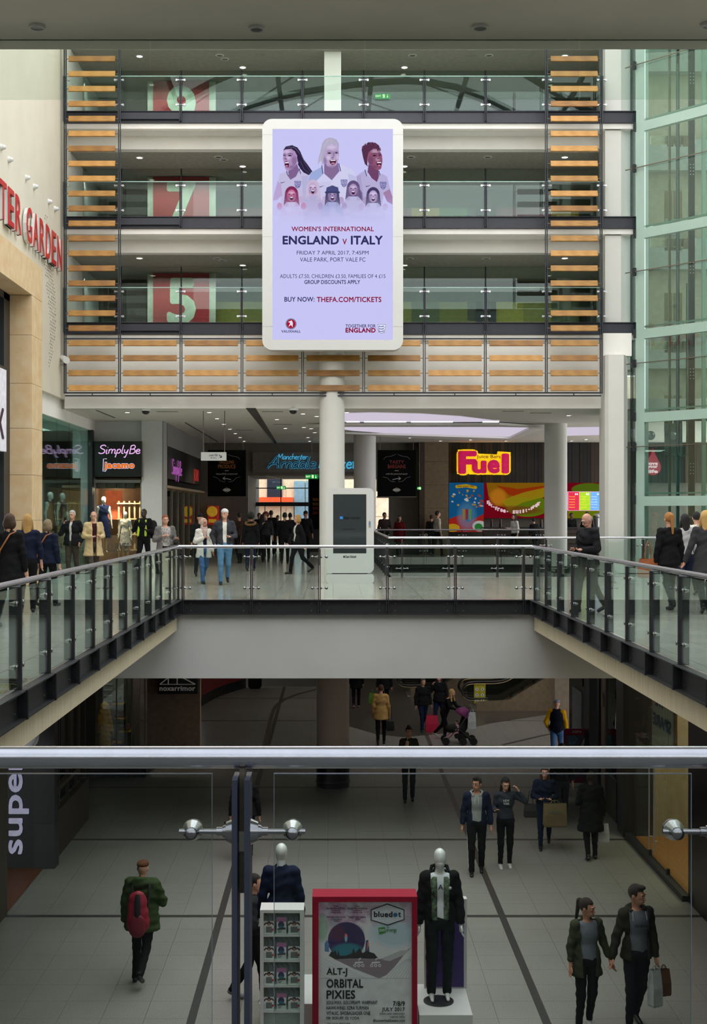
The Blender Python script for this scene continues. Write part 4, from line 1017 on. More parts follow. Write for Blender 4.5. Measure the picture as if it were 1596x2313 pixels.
portrait([(700, 290), (740, 240), (820, 225), (865, 260), (885, 330), (876, 430), (850, 490), (800, 532), (740, 515), (700, 460), (680, 400)],
    [[(668, 215), (700, 165), (750, 143), (800, 144), (852, 168), (880, 215), (884, 300), (850, 240), (790, 222), (735, 245), (702, 300), (684, 400), (668, 500), (655, 430), (612, 486), (622, 400), (650, 300)]],
    [(700, 470), (866, 450), (890, 570), (790, 688), (690, 600), (690, 520)], [[(478, 700), (520, 590), (660, 500), (690, 600), (795, 692), (895, 570), (880, 476), (1040, 540), (1100, 620), (1115, 740), (1020, 780), (1010, 1060), (580, 1060), (560, 760), (490, 730)]],
    [([(478, 720), (520, 590), (660, 515), (690, 600), (590, 700), (520, 740)], (148, 166, 214), .9), ([(1020, 775), (1115, 735), (1180, 850), (1190, 950), (1120, 1020), (1060, 880)], (96, 92, 134), .9), ([(1000, 600), (1100, 640), (1110, 740), (1020, 780)], (176, 176, 220), .6), ([(600, 720), (780, 700), (760, 900), (620, 940)], (190, 188, 226), .5)], (660, 378), [(758, 340, 25), (850, 337, 21)], [[(728, 322), (758, 310), (792, 324)], [(832, 322), (868, 316)]], [(808, 320), (816, 392), (800, 400)],
    [(758, 434), (800, 420), (846, 424), (850, 446), (832, 482), (795, 494), (768, 470)], (182, 160, 200), (176, 170, 196), (206, 204, 236), [(785, 265, 60, 26), (745, 400, 30, 26), (862, 392, 12, 20)], [(700, 440, 26, 50), (795, 518, 60, 18), (812, 355, 14, 24)], (948, 722), (660, 768), [[(664, 505), (676, 600)], [(882, 478), (906, 566)]],
    [[(680, 260), (720, 180), (790, 150)], [(690, 280), (740, 190), (820, 165)], [(670, 330), (640, 400), (625, 470)], [(720, 240), (790, 190), (860, 220)], [(675, 300), (700, 220), (760, 165)], [(655, 350), (650, 420), (660, 480)]])
def kid(cx, cy, hc_, sk, body, long_=1, hat=None):
    d.e(cx, cy-1, 15, 18, hc_)
    if long_: d.p([(cx-15, cy), (cx-19, cy+34), (cx-6, cy+22), (cx+6, cy+22), (cx+19, cy+34), (cx+15, cy)], hc_)
    d.p([(cx-11, cy+17), (cx+11, cy+17), (cx+26, cy+34), (cx+30, cy+80), (cx-30, cy+80), (cx-26, cy+34)], body)
    d.e(cx, cy+2, 10, 13.5, sk); d.e(cx, cy-4, 6, 3, mixc(sk, (240, 232, 250), .6), .7, soft=4); d.e(cx-7, cy+6, 3, 7, mixc(sk, (80, 50, 100), .4), .6, soft=4); d.e(cx+7, cy+6, 3, 7, mixc(sk, (80, 50, 100), .4), .6, soft=4)
    d.e(cx, cy+8.5, 3.8, 4.4, (60, 24, 50)); d.e(cx, cy+6.2, 2.9, 1.2, (240, 236, 250)); d.e(cx, cy+2.6, 1.6, .9, mixc(sk, (70, 40, 80), .5)); d.l([(cx-4, cy+13), (cx, cy+15.5), (cx+4, cy+13)], 1, mixc(sk, (70, 40, 80), .4), .6)
    for j in range(5): d.l([(cx-13+j*1.2, cy-6+j), (cx-15+j*1.6, cy+26)], .7, mixc(hc_, (230, 220, 245), .3), .6); d.l([(cx+13-j*1.2, cy-6+j), (cx+15-j*1.6, cy+26)], .7, mixc(hc_, (230, 220, 245), .3), .6)
    for s in (-1, 1): d.e(cx+s*4.5, cy-1, 2, 1, (50, 36, 60)); d.e(cx+s*27, cy+26, 6, 8, sk, .8)
    if hat: d.p([(cx-15, cy-4), (cx-13, cy-16), (cx, cy-21), (cx+13, cy-16), (cx+15, cy-4)], hat); d.l([(cx-15, cy-5), (cx+15, cy-5)], 4, tuple(int(v*.8) for v in hat))
kid(706, 423, (196, 180, 210), (190, 164, 204), (178, 170, 208))
kid(797, 425, (96, 78, 122), (166, 140, 186), (184, 180, 218))
kid(658, 438, (126, 42, 88), (190, 110, 150), (196, 186, 224))
kid(842, 440, (66, 56, 96), (184, 162, 208), (190, 188, 228))
kid(750, 438, (54, 50, 88), (156, 134, 182), (158, 164, 208), hat=(72, 76, 124))
random.seed(4)
for _ in range(60):
    x, y = random.uniform(625, 880), random.uniform(470, 505); d.e(x, y, random.uniform(5, 14), random.uniform(3, 8), random.choice(((208, 206, 246), (172, 172, 216))), .25, soft=6)
cv.fade(150*k, 214*k, LILAC)
pm = attr_mat('lit_picture', 1.0)
MB().box(a0, a1, YD+.02, YD+.1, b0, PZ(506, YD)).obj('screen_face', glow('screen_lilac', LILAC, 1.0), t)
cv.obj('picture', a0, a1, PZ(506, YD), b1, YD+.02, pm, t)
red_t, navy_t = glow('screen_crimson', (134, 16, 58), 1.0), glow('screen_navy', (48, 50, 96), 1.0)
YL = YD+.015
for s_, a, b, c, e, m_, bo in [("WOMEN'S INTERNATIONAL", 658, 844, 511, 522, red_t, .02), ('ENGLAND', 638, 765, 532, 552, navy_t, .035), ('v', 773, 783, 539, 552, red_t, 0), ('ITALY', 792, 864, 532, 552, navy_t, .035),
    ('FRIDAY 7 APRIL 2017, 7:45PM', 670, 832, 566, 576, navy_t, 0), ('VALE PARK, PORT VALE FC', 677, 825, 581, 592, navy_t, 0), ('ADULTS £7.50, CHILDREN £3.50, FAMILIES OF 4 £15', 632, 870, 619, 629, navy_t, 0),
    ('GROUP DISCOUNTS APPLY', 687, 813, 632, 641, navy_t, .02), ('BUY NOW:', 642, 710, 670, 681, navy_t, .02), ('THEFA.COM/TICKETS', 715, 861, 670, 682, red_t, .025),
    ('VAUXHALL', 635, 679, 745, 751, navy_t, .02), ('TOGETHER FOR', 780, 848, 732, 739.5, navy_t, .015), ('ENGLAND', 780, 848, 740, 751, red_t, .04)]:
    ltr(s_, a, b, c, e, YL, m_, t, bold=bo, depth=.003)
def pc(px, py): return (PX(px, YL), PZ(py, YL))
x, z = pc(657, 731); mb = MB()
mb.cyl((x, YL, z), (x, YL-.004, z), .145, n=28, mi=0); mb.cyl((x, YL-.004, z), (x, YL-.008, z), .115, n=28, mi=1)
mb.prism([(x-.07, z-.08), (x-.02, z+.02), (x-.08, z+.05), (x+.02, z+.09), (x+.05, z+.02), (x+.04, z-.09), (x, z-.03)], YL-.012, YL-.008, 2)
mb.obj('round_emblem', [glow('emblem_grey', (120, 120, 150), 1), glow('emblem_red', (170, 20, 50), 1), glow('emblem_light', (225, 225, 245), 1)], t)
x, z = pc(861.5, 742); mb = MB()
def shield(x, z, s): return [(x-s, z+s*1.15), (x+s, z+s*1.15), (x+s*.95, z-s*.3), (x+s*.55, z-s*.95), (x, z-s*1.3), (x-s*.55, z-s*.95), (x-s*.95, z-s*.3)]
mb.prism(shield(x, z, .118), YL-.003, YL, 0); mb.prism(shield(x, z, .108), YL-.006, YL-.003, 1); mb.prism(shield(x, z, .098), YL-.009, YL-.006, 0)
for q in range(3):
    zz = z+.065-q*.065
    mb.prism([(x-.06, zz-.012), (x-.03, zz+.004), (x+.01, zz-.004), (x+.05, zz+.018), (x+.065, zz+.004), (x+.04, zz-.008), (x+.045, zz-.022), (x+.02, zz-.016), (x-.02, zz-.022), (x-.035, zz-.012)], YL-.013, YL-.009, 1)
    mb.ball((x-.065, YL-.01, zz+.0), (.016, .004, .016), 6, 1)
    for s in (-1, 1): mb.ball((x+s*.075, YL-.01, zz-.03), (.01, .004, .01), 6, 2)
mb.obj('shield_crest', [glow('emblem_light', (225, 225, 245), 1), glow('crest_blue', (50, 76, 160), 1), glow('emblem_red', (170, 20, 50), 1)], t)

# ---------------------------------------------------------------- advertising totem on the upper floor
YT2 = YF(1316)
t = thing('advertising_totem', 'white rounded advertising totem with a dark portrait screen in front of the column', 'advertising totem', (PX(790, YT2), YT2+.15, 0))
x0, x1 = PX(736, YT2), PX(844, YT2)
mb = MB(); mb.prism(rounded(x0, x1, .0, .215, .06), YT2-.05, YT2+.42); mb.obj('base', signw, t)
mb = MB(); mb.box(x0+.15, x1-.15, YT2+.05, YT2+.3, .21, .25); mb.obj('gasket', blackst, t)
ty0, ty1 = PZ(1294, YT2), PZ(1102, YT2)
mb = MB(); sa, sb, sc0, sc1 = PX(752, YT2), PX(827, YT2), PZ(1249.5, YT2), PZ(1116, YT2)
ring(mb, rounded(x0, x1, ty0, ty1, .14), rect_pts(sa, sb, sc0, sc1), YT2, YT2+.03)
mb.prism(rounded(x0+.005, x1-.005, ty0+.005, ty1-.005, .135), YT2+.03, YT2+.34); mb.obj('housing', signw, t)
scr = M('dark_display', (52, 58, 60), .08, var=.02, coat=1)
MB().box(sa, sb, YT2+.012, YT2+.03, sc0, sc1).obj('display', scr, t)
bk_ = M('black_ink', (20, 20, 24), .5); wk = M('dim_screen_ink', (14, 16, 18), .3)
ltr('Clear Channel', 776, 812, 1166, 1172, YT2+.010, wk, t, bold=.02); ltr('clearchannel.co.uk', 774, 803, 1193, 1196, YT2+.010, wk, t)
ltr('Clear Channel', 779, 804, 1254, 1259.5, YT2-.002, bk_, t, bold=.02)
bl = M('logo_blue', (40, 120, 190), .4, emis=.3)
MB().box(PX(767, YT2), PX(774, YT2), YT2+.006, YT2+.010, PZ(1172, YT2), PZ(1166, YT2)).obj('logo_square', bl, t)
MB().box(PX(775, YT2), PX(778.5, YT2), YT2-.004, YT2, PZ(1259, YT2), PZ(1255, YT2)).obj('logo_square', bk_, t)
mb = MB(); mb.prism(rounded(PX(832, YT2), PX(837, YT2), PZ(1192, YT2), PZ(1176, YT2), .025, 4), YT2-.006, YT2); mb.obj('touch_tag', grey, t)
MB().cyl((PX(834.5, YT2), YT2-.006, PZ(1182, YT2)), (PX(834.5, YT2), YT2-.01, PZ(1182, YT2)), .02, n=12).obj('blue_dot', bl, t)

# ---------------------------------------------------------------- railings round the void
pm_ = MB()
for s in (-1, 1):
    pm_.box(s*.0095, s*.0245, -.085, .035, -.05, 1.008)
    pm_.box(s*.0095, s*.0245, 0, .10, -.29, 0)
pm_.box(-.0095, .0095, .0, .035, -.29, -.02)
for s in (-1, 1):
    for zz in (-.07, -.22): pm_.cyl((s*.0245, .06, zz), (s*.034, .06, zz), .014, n=8, smooth=False)
POST = pm_.mesh('post', [postst])
POSTB = pm_.mesh('post', [blackst])
bb = MB(); bb.box(-.0075, .0075, -.03, .01, .683, 1.03); BARM = bb.mesh('rail_bracket', [dullst])
bb = MB(); bb.box(-.008, .008, -.035, -.005, .80, .855); SPC = bb.mesh('spacer', [M('pale_bolt', (190, 196, 180), .4, .6)])
bs = MB(); bs.xprism([(-.05, .93), (-.01, .93), (.03, 1.035), (-.07, 1.035)], -.012, .012); BARS = bs.mesh('rail_bracket', [steel])
def clamp_mesh(n):
    c = MB()
    for s in (-1, 1):
        c.cyl((s*.02, -.02, 0), (s*.176, -.02, 0), .0075, n=n)
        c.cyl((s*.055, -.02, 0), (s*.072, -.02, 0), .0125, n=n)
        c.cyl((s*.0245, -.02, 0), (s*.045, -.02, 0), .036, .027, n=n*2); c.cyl((s*.045, -.02, 0), (s*.055, -.02, 0), .020, .016, n=n)
        c.lathe([(.0, -.052), (.0165, -.052), (.0165, -.036), (.029, -.006), (.029, .009), (0, .009)], (s*.14, 0, 0), n*2, axis='y')
        c.lathe([(.0, .017), (.026, .017), (.026, .024), (0, .024)], (s*.14, 0, 0), n*2, axis='y')
        c.cyl((s*.14, -.0525, 0), (s*.14, -.050, 0), .003, n=6)
    return c.mesh('glass_clamp', [M('polished_steel', (170, 172, 174), .24, 1.0, var=.02)])
CLN, CLF = clamp_mesh(12), clamp_mesh(6)
def railing(label, A, B, posts, n_left, beam=True, near=False, detail=True, glassm=None, beam_c=None, ends=(0, 0), pmesh=None):
    """Rail from A to B (x, y on the floor); posts are distances from A; n points to the void."""
    A, B = Vector(A+(0,)), Vector(B+(0,)); u = (B-A).normalized(); n = Vector((-u.y, u.x, 0))*(1 if n_left else -1); Lh = (B-A).length
    rz = atan2(u.y, u.x)+(0 if n_left else 0)
    t = thing('glass_railing', label, 'railing', tuple(A))
    fl = 1 if n_left else -1
    def place(name, me, dist, z=0):
        o = link(name, me, tuple(u*dist+Vector((0, 0, z))), (0, 0, rz), t); o.scale = (1, fl, 1); return o
    for q in posts:
        place('post', pmesh or POSTB, q); place('rail_bracket', BARM if (near or detail is True) else BARS, q)
        if near: place('spacer', SPC, q)
        for zz in (.852, .232): place('glass_clamp', CLN if near else CLF, q, zz)
    m = (posts[1]-posts[0]); edges = [posts[0]-m]+list(posts)+[posts[-1]+m]
    for a, b in zip(edges, edges[1:]):
        a2, b2 = max(a+.088, .03-ends[0]), min(b-.088, Lh-.03+ends[1])
        if b2-a2 < .08: continue
        g = MB(); g.box(a2, b2, .009, .017, .03, 1.006); place('glass_pane', g.mesh('glass_pane', [glassm or G_rail]), 0)
        if near:
            g = MB(); g.box(a2, b2, .009, .017, 1.0062, 1.0085); g.box(a2-.0015, a2, .009, .017, .03, 1.0085); g.box(b2, b2+.0015, .009, .017, .03, 1.0085); place('pane_edge', g.mesh('pane_edge', [M('polished_glass_edge', (150, 160, 172), .2)]), 0)
    h = MB(); h.cyl((-ends[0], 0, 1.056), (Lh+ends[1], 0, 1.056), .031, n=32 if near else 16); h.ball((-ends[0], 0, 1.056), .031, 12); h.ball((Lh+ends[1], 0, 1.056), .031, 12)
    place('handrail', h.mesh('handrail', [rail_st]), 0)
    if beam:
        b = MB(); b.box(0, Lh, -.02, .0, -.29, 0); b.box(0, Lh, 0, .085, -.014, 0); b.box(0, Lh, 0, .085, -.29, -.276)
        place('edge_beam', b.mesh('edge_beam', [beam_c or blackst]), 0)
        bo = MB()
        for a in posts:
            for du in (-.16, .16):
                for zz in (-.07, -.22): bo.cyl((a+du, 0, zz), (a+du, .012, zz), .014, n=6)
        tag(place('bolt_row', bo.mesh('bolt_row', [dullst]), 0), kind='stuff')
    return t
near_posts = [PX(548, YN)-XL+(k*1.35) for k in range(-2, 4)]
railing('nearest railing with a thick bright steel handrail across the foreground', (XL, YN), (XR, YN), near_posts, True, near=True, glassm=G_near, pmesh=POST)
pl = [(26-3.67)-(.06+1.312*k) for k in range(17)][::-1]
railing('long left glass railing with slim black posts running back along the void', (XL, YN), (XL, YF_), pl, False, detail=2)
pr = [(26-3.67)-(.30+1.345*k) for k in range(17)][::-1]
railing('long right glass railing with slim black posts running back along the void', (XR, YN), (XR, YF_), pr, True, detail=2)
far_posts = [PX(p, YF_)-XL for p in (413, 568, 721, 874.5, 1028, 1182)]
railing('far cross railing of glass panes in front of the totem', (XL, YF_), (XR, YF_), far_posts, False)
railing('railing of the escalator well with a bright handrail, behind the far cross railing', (PX(878, 35), 35), (8.85, 35), [.35, 1.6, 2.9, 4.2, 5.5, 6.8], True, beam_c=signw)
railing('dark railing on the far side of the escalator well, before the juice bar', (PX(845, 50.6), 50.6), (8.85, 50.6), [.4, 1.9, 3.4, 4.9, 6.4], False)
railing('short side railing on the left of the escalator well', (1.5, 35.1), (1.5, 50.5), [1.0+1.5*k for k in range(10)], False)
# concrete edges and far bulkhead under the floor
e = MB()
def joints(x, y0, y1, nrm):
    for k in range(9): e.box(x, x+nrm*.12, y0+k*2.6+.004, min(y1, y0+(k+1)*2.6-.004), -.61, -.293)
joints(XL-.02, 3.6, 26.0, -1); joints(XR+.02, 3.6, 26.0, 1)
e.box(XL-2.5, XL-.12, 3.6, 26, -.61, -.55); e.box(XR+.12, XR+2.6, 3.6, 26, -.61, -.55)
struct('trim_4', e, conc)
bk = MB(); bk.box(-5.28, 6.0, 26.03, 26.4, -1.57, -.293); bk.box(-5.28, 6.0, 26.4, 34, -1.57, -1.5); struct('wall_bulkhead', bk, M('bulkhead_paint', (190, 193, 192), .75, var=.02, scale=.8, bump=.15, bscale=1.5))
# lower ceiling of the side malls
lc = MB(); lc.box(-16, 1.5, 26.4, 62, -.9, -.62); lc.box(8.95, 18, 26.4, 62, -.9, -.62); lc.box(1.5, 8.95, 26.4, 34.9, -.9, -.62); lc.box(1.5, 8.95, 50.6, 62, -.9, -.62)
struct('ceiling', lc, ceil_m)

# ---------------------------------------------------------------- market hall back wall, shops
YB2 = 54.0
mb = MB(); mb.box(-14, PX(560, YB2), YB2, YB2+.4, 0, 4.6); mb.box(PX(560, YB2), PX(850, YB2), YB2, YB2+.4, PZ(1073, YB2), 4.6); mb.box(PX(850, YB2), PX(955, YB2), YB2, YB2+.4, 2.6, 4.6); mb.box(PX(878, YB2), PX(955, YB2), YB2+.1, YB2+.3, 0, 2.6)
mb.box(PX(945, YB2), 16, YB2+.01, YB2+.4, 0, 4.6)
struct('wall_back', mb, M('hall_wall', (104, 98, 90), .7, var=.05))
# market lettering fascia
t = thing('market_sign', 'pale fascia with blue outlined handwritten market lettering over the entrance', 'sign', (PX(690, YB2), YB2-.1, PZ(1068, YB2)))
MB().box(PX(571, YB2), PX(851, YB2), YB2-.1, YB2, PZ(1066, YB2), PZ(1021, YB2)).obj('board', M('sign_board_grey', (112, 106, 98), .6), t)
nb_ = glow('neon_blue', (70, 160, 200), 1.0); dkb = M('letter_back', (16, 30, 44), .4)
Ya = YB2-.14
script('Manchester', PX(626, Ya), PX(694, Ya), PZ(1037, Ya), PZ(1024, Ya), Ya, .014, nb_, t)
script('Arndale', PX(604, Ya), PX(712, Ya), PZ(1057, Ya), PZ(1031, Ya), Ya+.02, .036, nb_, t); script('Arndale', PX(604, Ya), PX(712, Ya), PZ(1057, Ya), PZ(1031, Ya), Ya-.03, .024, dkb, t, name='letter_face')
script('Market', PX(719, Ya), PX(803, Ya), PZ(1057, Ya), PZ(1031, Ya), Ya, .034, nb_, t)
# hanging banners
for lab, a, b, l1, l2, l3, cc, ar in [('left black hanging banner with orange lettering beside the market entrance', 469, 555, 'DAZZLING', 'PRODUCE', 'beautifully prepared', (120, 74, 24), -1), ('right black hanging banner with dull red lettering beside the stone pillar', 852, 939, 'TASTY', 'BARGAINS', 'with the personal touch', (104, 30, 26), 1)]:
    Y = 49.0; x0, x1, z0, z1 = PX(a, Y), PX(b, Y), PZ(1122, Y), PZ(1016, Y); xm = (x0+x1)/2; wd = x1-x0; hh = z1-z0
    t = thing('hanging_banner', lab, 'banner', (xm, Y, z0))
    MB().box(x0, x1, Y, Y+.03, z0, z1).obj('cloth', M('banner_black', (8, 8, 8), .8, var=.1, spec=.1), t)
    MB().cyl((x0-.03, Y+.015, z0), (x1+.03, Y+.015, z0), .025, n=8).obj('bottom_rod', dullst, t)
    MB().cyl((x0+.1, Y+.015, z1), (x0+.1, Y+.015, 4.6), .008, n=5).cyl((x1-.1, Y+.015, z1), (x1-.1, Y+.015, 4.6), .008, n=5).obj('wire', dullst, t)
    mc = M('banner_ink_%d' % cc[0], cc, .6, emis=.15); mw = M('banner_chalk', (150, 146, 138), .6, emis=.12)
    def bt(s_, u0, u1, v0, v1, m_, **kk): lettering(s_, x0+wd*u0, x0+wd*u1, z1-hh*v1, z1-hh*v0, Y-.002, m_, t, **kk)
    bt(l1, .31, .69, .22, .29, mc, bold=.02); bt(l2, .27, .73, .31, .39, mc, bold=.02); bt('•••', .45, .55, .43, .45, mw); bt(l3, .22, .78, .49, .535, mw, shear=.3)
    mb = MB(); zc_ = z1-hh*.61; p = [(xm-ar*.11*wd, zc_-.04), (xm, zc_+.0), (xm+ar*.09*wd, zc_+.01)]
    mb.tube([(x, Y-.01, z) for x, z in p], .014, 5); mb.tube([(p[2][0]-ar*.06, Y-.01, zc_+.07), (p[2][0]+ar*.02, Y-.01, zc_+.01), (p[2][0]-ar*.06, Y-.01, zc_-.05)], .014, 5); mb.obj('arrow', mw, t)
    mb = MB()
    for s in (-1, 1):
        mb.tube([(xm+s*q[0]*wd, Y-.006, z1-hh*q[1]) for q in spline([(.02, .09), (.14, .13), (.28, .15), (.34, .2)])], .005, 4)
        mb.tube([(xm+s*q[0]*wd, Y-.006, z1-hh*q[1]) for q in spline([(.36, .57), (.24, .60), (.16, .66), (.04, .68)])], .005, 4)
    mb.obj('flourish', mw, t)
    mb = MB(); mb.prism(rounded(xm-.13, xm+.13, z1-hh*.88, z1-hh*.82, .05, 4), Y-.006, Y); mb.tube([(xm-.16, Y-.005, z1-hh*.85), (xm, Y-.005, z1-hh*.80), (xm+.16, Y-.005, z1-hh*.85), (xm, Y-.005, z1-hh*.90), (xm-.16, Y-.005, z1-hh*.85)], .006, 4); mb.obj('badge', mw, t)
exit_sign(689, 718, 1071, 1081, 50, 'green exit sign hanging by a rod left of the main column', 1.5, hang=4.6)
exit_sign(624, 645, 1097, 1105, 57, 'bright green exit sign over the street doors', 3.0, hang=3.4)
exit_sign(942, 951, 1099, 1106, 53, 'dim green exit sign behind the right hanging banner', .8, hang=4.6)
# inner passage to the street: side walls, ceiling with lamps, doors, black pillar banner
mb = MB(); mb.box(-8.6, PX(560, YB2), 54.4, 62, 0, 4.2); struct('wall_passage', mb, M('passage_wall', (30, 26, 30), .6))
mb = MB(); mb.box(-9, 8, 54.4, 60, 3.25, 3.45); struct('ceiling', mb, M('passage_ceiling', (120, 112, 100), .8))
for k in range(5):
    downlight(-2.75+k*.10, 54.8+k*1.0, 3.25, .06, True, 'small lit downlight in the passage ceiling', 'lit downlights in the passage ceiling')
YDo = 59.5
dr = link('door_1', None, (0, 0, 0)); dr['kind'] = 'structure'; WL[dr.name] = Vector((0, 0, 0))
mb = MB()
for p in (563, 634, 697): mb.box(PX(p-1, YDo), PX(p+1, YDo), YDo, YDo+.1, 0, 3.3)
mb.box(PX(560, YDo), PX(700, YDo), YDo, YDo+.1, PZ(1103, YDo), PZ(1101, YDo)); mb.box(PX(560, YDo), PX(700, YDo), YDo-.1, YDo+.2, PZ(1143, YDo), PZ(1134, YDo))
for p in (598, 664): mb.box(PX(p-.8, YDo), PX(p+.8, YDo), YDo, YDo+.08, 0, PZ(1143, YDo))
mb.obj('door_frame', blackst, dr)
for a, b in ((563, 634), (634, 697)): MB().box(PX(a, YDo), PX(b, YDo), YDo+.03, YDo+.04, 0, 3.2).obj('glass_pane', G_rail, dr)
mb = MB(); mb.box(PX(697, 58), PX(722, 58), 57, 58, 0, 3.3); struct('pillar', mb, black)
t = thing('pillar_banner', 'tall narrow black banner on the pillar left of the main column', 'banner', (PX(709, 56.9), 56.9, .6))
MB().box(PX(699, 56.9), PX(722, 56.9), 56.9, 56.95, PZ(1195, 56.9), PZ(1082, 56.9)).obj('cloth', M('banner_black', (12, 12, 12)), t)
for k, (s_, m_) in enumerate([('FRESH', 'banner_ink_120'), ('PRODUCE', 'banner_ink_120'), ('SERVED', 'banner_ink_104'), ('DAILY', 'banner_ink_104')]):
    ltr(s_, 706, 719, 1125+k*10, 1131+k*10, 56.89, MATS[m_], t)
# the street outside
ss = M('street_stone', (214, 200, 176), .8, var=.08, scale=2)
t = thing('street_building', 'pale stone building across the street seen through the doors', 'building', (-4, 70, 0))
mb = MB(); mb.box(-14, 12, 70, 71, 0, 9); mb.obj('wall', ss, t)
for k in range(6):
    for r_ in range(8): MB().box(-9+k*1.9+(r_ % 2)*.8, -9+k*1.9+(r_ % 2)*.8+1.86, 69.96, 70, .02+r_*.5, .48+r_*.5).obj('stone', M('street_stone_%d' % (k % 2), (206+k*3, 192+k*2, 168), .8), t)
MB().box(PX(603, 69.9), PX(637, 69.9), 69.85, 69.95, 2.5, 4.6).obj('window', M('street_window', (40, 48, 62), .2), t)
MB().box(PX(560, 69.5), PX(661, 69.5), 69.0, 69.9, PZ(1133, 69.5), PZ(1123, 69.5)).obj('orange_fascia', M('orange_fascia', (236, 70, 26), .5, emis=.4), t)
for k in range(3): MB().box(PX(664+k*26, 69.8), PX(688+k*26, 69.8), 69.8, 69.9, .2, 3.4).obj('shop_window', M('street_shop', (120, 150, 170), .3), t)
def car(label, X, Y, colm, L=4.2):
    t = thing('car', label, 'car', (X, Y, -.1)); prof = [(-L/2, .35), (-L/2+.05, .75), (-L/2+.9, .9), (-L/2+1.5, 1.38), (L/2-1.2, 1.42), (L/2-.4, .95), (L/2, .8), (L/2, .35)]
    MB().prism([(X+a, b-.1) for a, b in prof], Y-.8, Y+.8).obj('body', colm, t)
    MB().prism([(X-L/2+1.1, .82), (X-L/2+1.55, 1.2), (X+L/2-1.25, 1.24), (X+L/2-.7, .86)], Y-.81, Y-.8).obj('side_window', black, t)
    for s in (-1, 1): MB().cyl((X+s*L*.32, Y-.83, .22), (X+s*L*.32, Y-.6, .22), .31, n=16).obj('wheel', blackm, t)
car('white car parked outside the street doors', -2.9, 64.5, signw); car('pale red and white car further along the street', -.7, 66.5, M('car_red', (190, 40, 50), .3))
gs = MB(); gs.box(-30, 30, 62, 90, -.5, -.1); struct('ground', gs, M('street_paving', (140, 138, 132), .8))

# red and yellow poster in the passage left
t = thing('round_emblem_poster', 'red and yellow poster in the dim passage behind the people', 'poster', (PX(483, 53), 53.95, .9))
MB().box(PX(469, 53), PX(490, 53), 53, 54.0, PZ(1185, 53), PZ(1142, 53)).obj('board', M('poster_red', (170, 36, 26), .5, emis=.25), t)
MB().lathe([(.12, 0), (.22, 0), (.22, .01), (.12, .01)], (PX(479, 53), 52.98, PZ(1155, 53)), 16, axis='y').obj('ring', M('poster_yellow', (210, 160, 40), .5, emis=.3), t)
MB().box(PX(471, 53), PX(488, 53), 52.97, 53, PZ(1180, 53), PZ(1172, 53)).obj('stripe', MATS['poster_yellow'], t)

# ----- corner fashion shop, frontal window
YS1 = 41.0
mb = MB(); mb.box(-8.2, PX(368, YS1), YS1+.15, YS1+.6, PZ(1079, YS1), 4.6); mb.box(PX(320, YS1), PX(366, YS1), YS1-.05, YS1+.6, 0, 4.6); mb.box(-7.9, PX(212, YS1), YS1-.1, YS1+.4, 0, 4.6)
struct('wall_shopfront', mb, M('shopfront_wall', (222, 222, 224), .7, var=.01))
MB().box(-5.36, -5.32, YS1, 41.9, 0, 4.6).obj('wall_shop_side', grey, kind='structure')
t = thing('shop_sign', 'black fascia with pink handwritten neon and orange lettering over the dress window', 'sign', (PX(267, YS1), YS1, PZ(1077, YS1)))
MB().box(PX(212, YS1), PX(322, YS1), YS1-.25, YS1+.15, PZ(1077, YS1), PZ(997, YS1)).obj('board', black, t)
pink = glow('neon_pink', (226, 178, 232), 1.15); orange = glow('neon_orange', (235, 110, 20), 1.1); wht = glow('neon_white', (220, 215, 240), 1.0)
Yb = YS1-.28
script('SimplyBe', PX(222, Yb), PX(316, Yb), PZ(1024, Yb), PZ(1005, Yb), Yb, .015, pink, t)
for m_, bo, dy in ((wht, .10, .02), (black, .055, .01), (orange, .03, 0)):
    ltr('jacamo', 236-bo*12, 303+bo*12, 1044-bo*18, 1061+bo*18, Yb+dy, m_, t, bold=bo, depth=.004)
mb = MB(); mb.tube([(PX(241, Yb), Yb, PZ(1036, Yb)), (PX(233.5, Yb), Yb, PZ(1036, Yb)), (PX(232.5, Yb), Yb, PZ(1064, Yb)), (PX(239, Yb), Yb, PZ(1064, Yb))], .012, 5); mb.obj('bracket_mark', wht, t)
# window box with shelves, lamps and shop dummies in dresses
ld = bpy.data.lights.new('left_shop_lamp', 'AREA'); ld.shape = 'RECTANGLE'; ld.size = 1.5; ld.size_y = 7; ld.energy = 160; ld.color = (.9, 1, .96); link('left_shop_lamp', ld, (-9.2, 36, 4.2))
wi = thing('shop_window', 'lit shop window with two dressed dummies under the black fascia', 'shop window', (PX(265, YS1), YS1, 0))
xa, xb = PX(213, YS1), PX(317, YS1)
mb = MB(); mb.box(xa-.03, xb+.03, YS1, YS1+.08, 2.66, 2.76); mb.box(xb, xb+.06, YS1, YS1+.08, 0, 2.7); mb.box(xa-.03, xb+.03, YS1, YS1+.08, 0, .12); mb.obj('frame', grey, wi)
MB().box(xa, xb, YS1+.03, YS1+.04, .12, 2.66).obj('glass_pane', G_rail, wi)
mb = MB(); mb.box(xa-.3, xb+.06, YS1+2.6, YS1+2.7, 0, 2.8); mb.box(xa-.35, xa-.3, YS1+.2, YS1+2.6, 0, 2.8); mb.box(xb+.02, xb+.07, YS1+.2, YS1+2.6, 0, 2.8); mb.box(xa-.35, xb, YS1+.15, YS1+2.6, 2.8, 2.9); mb.box(xa-.3, xb, YS1+.1, YS1+2.6, 0, .1)
mb.obj('interior', M('window_interior', (120, 100, 80), .8), wi)
MB().box(xa+.02, xa+.55, YS1+1.9, YS1+2.0, 1.5, 2.45).obj('orange_panel', M('orange_panel', (226, 110, 66), .6, emis=.35), wi)
cr = thing('display_crate_rack', 'cream slatted rack in the dress shop window', 'rack', (PX(290, 42), 42, .1))
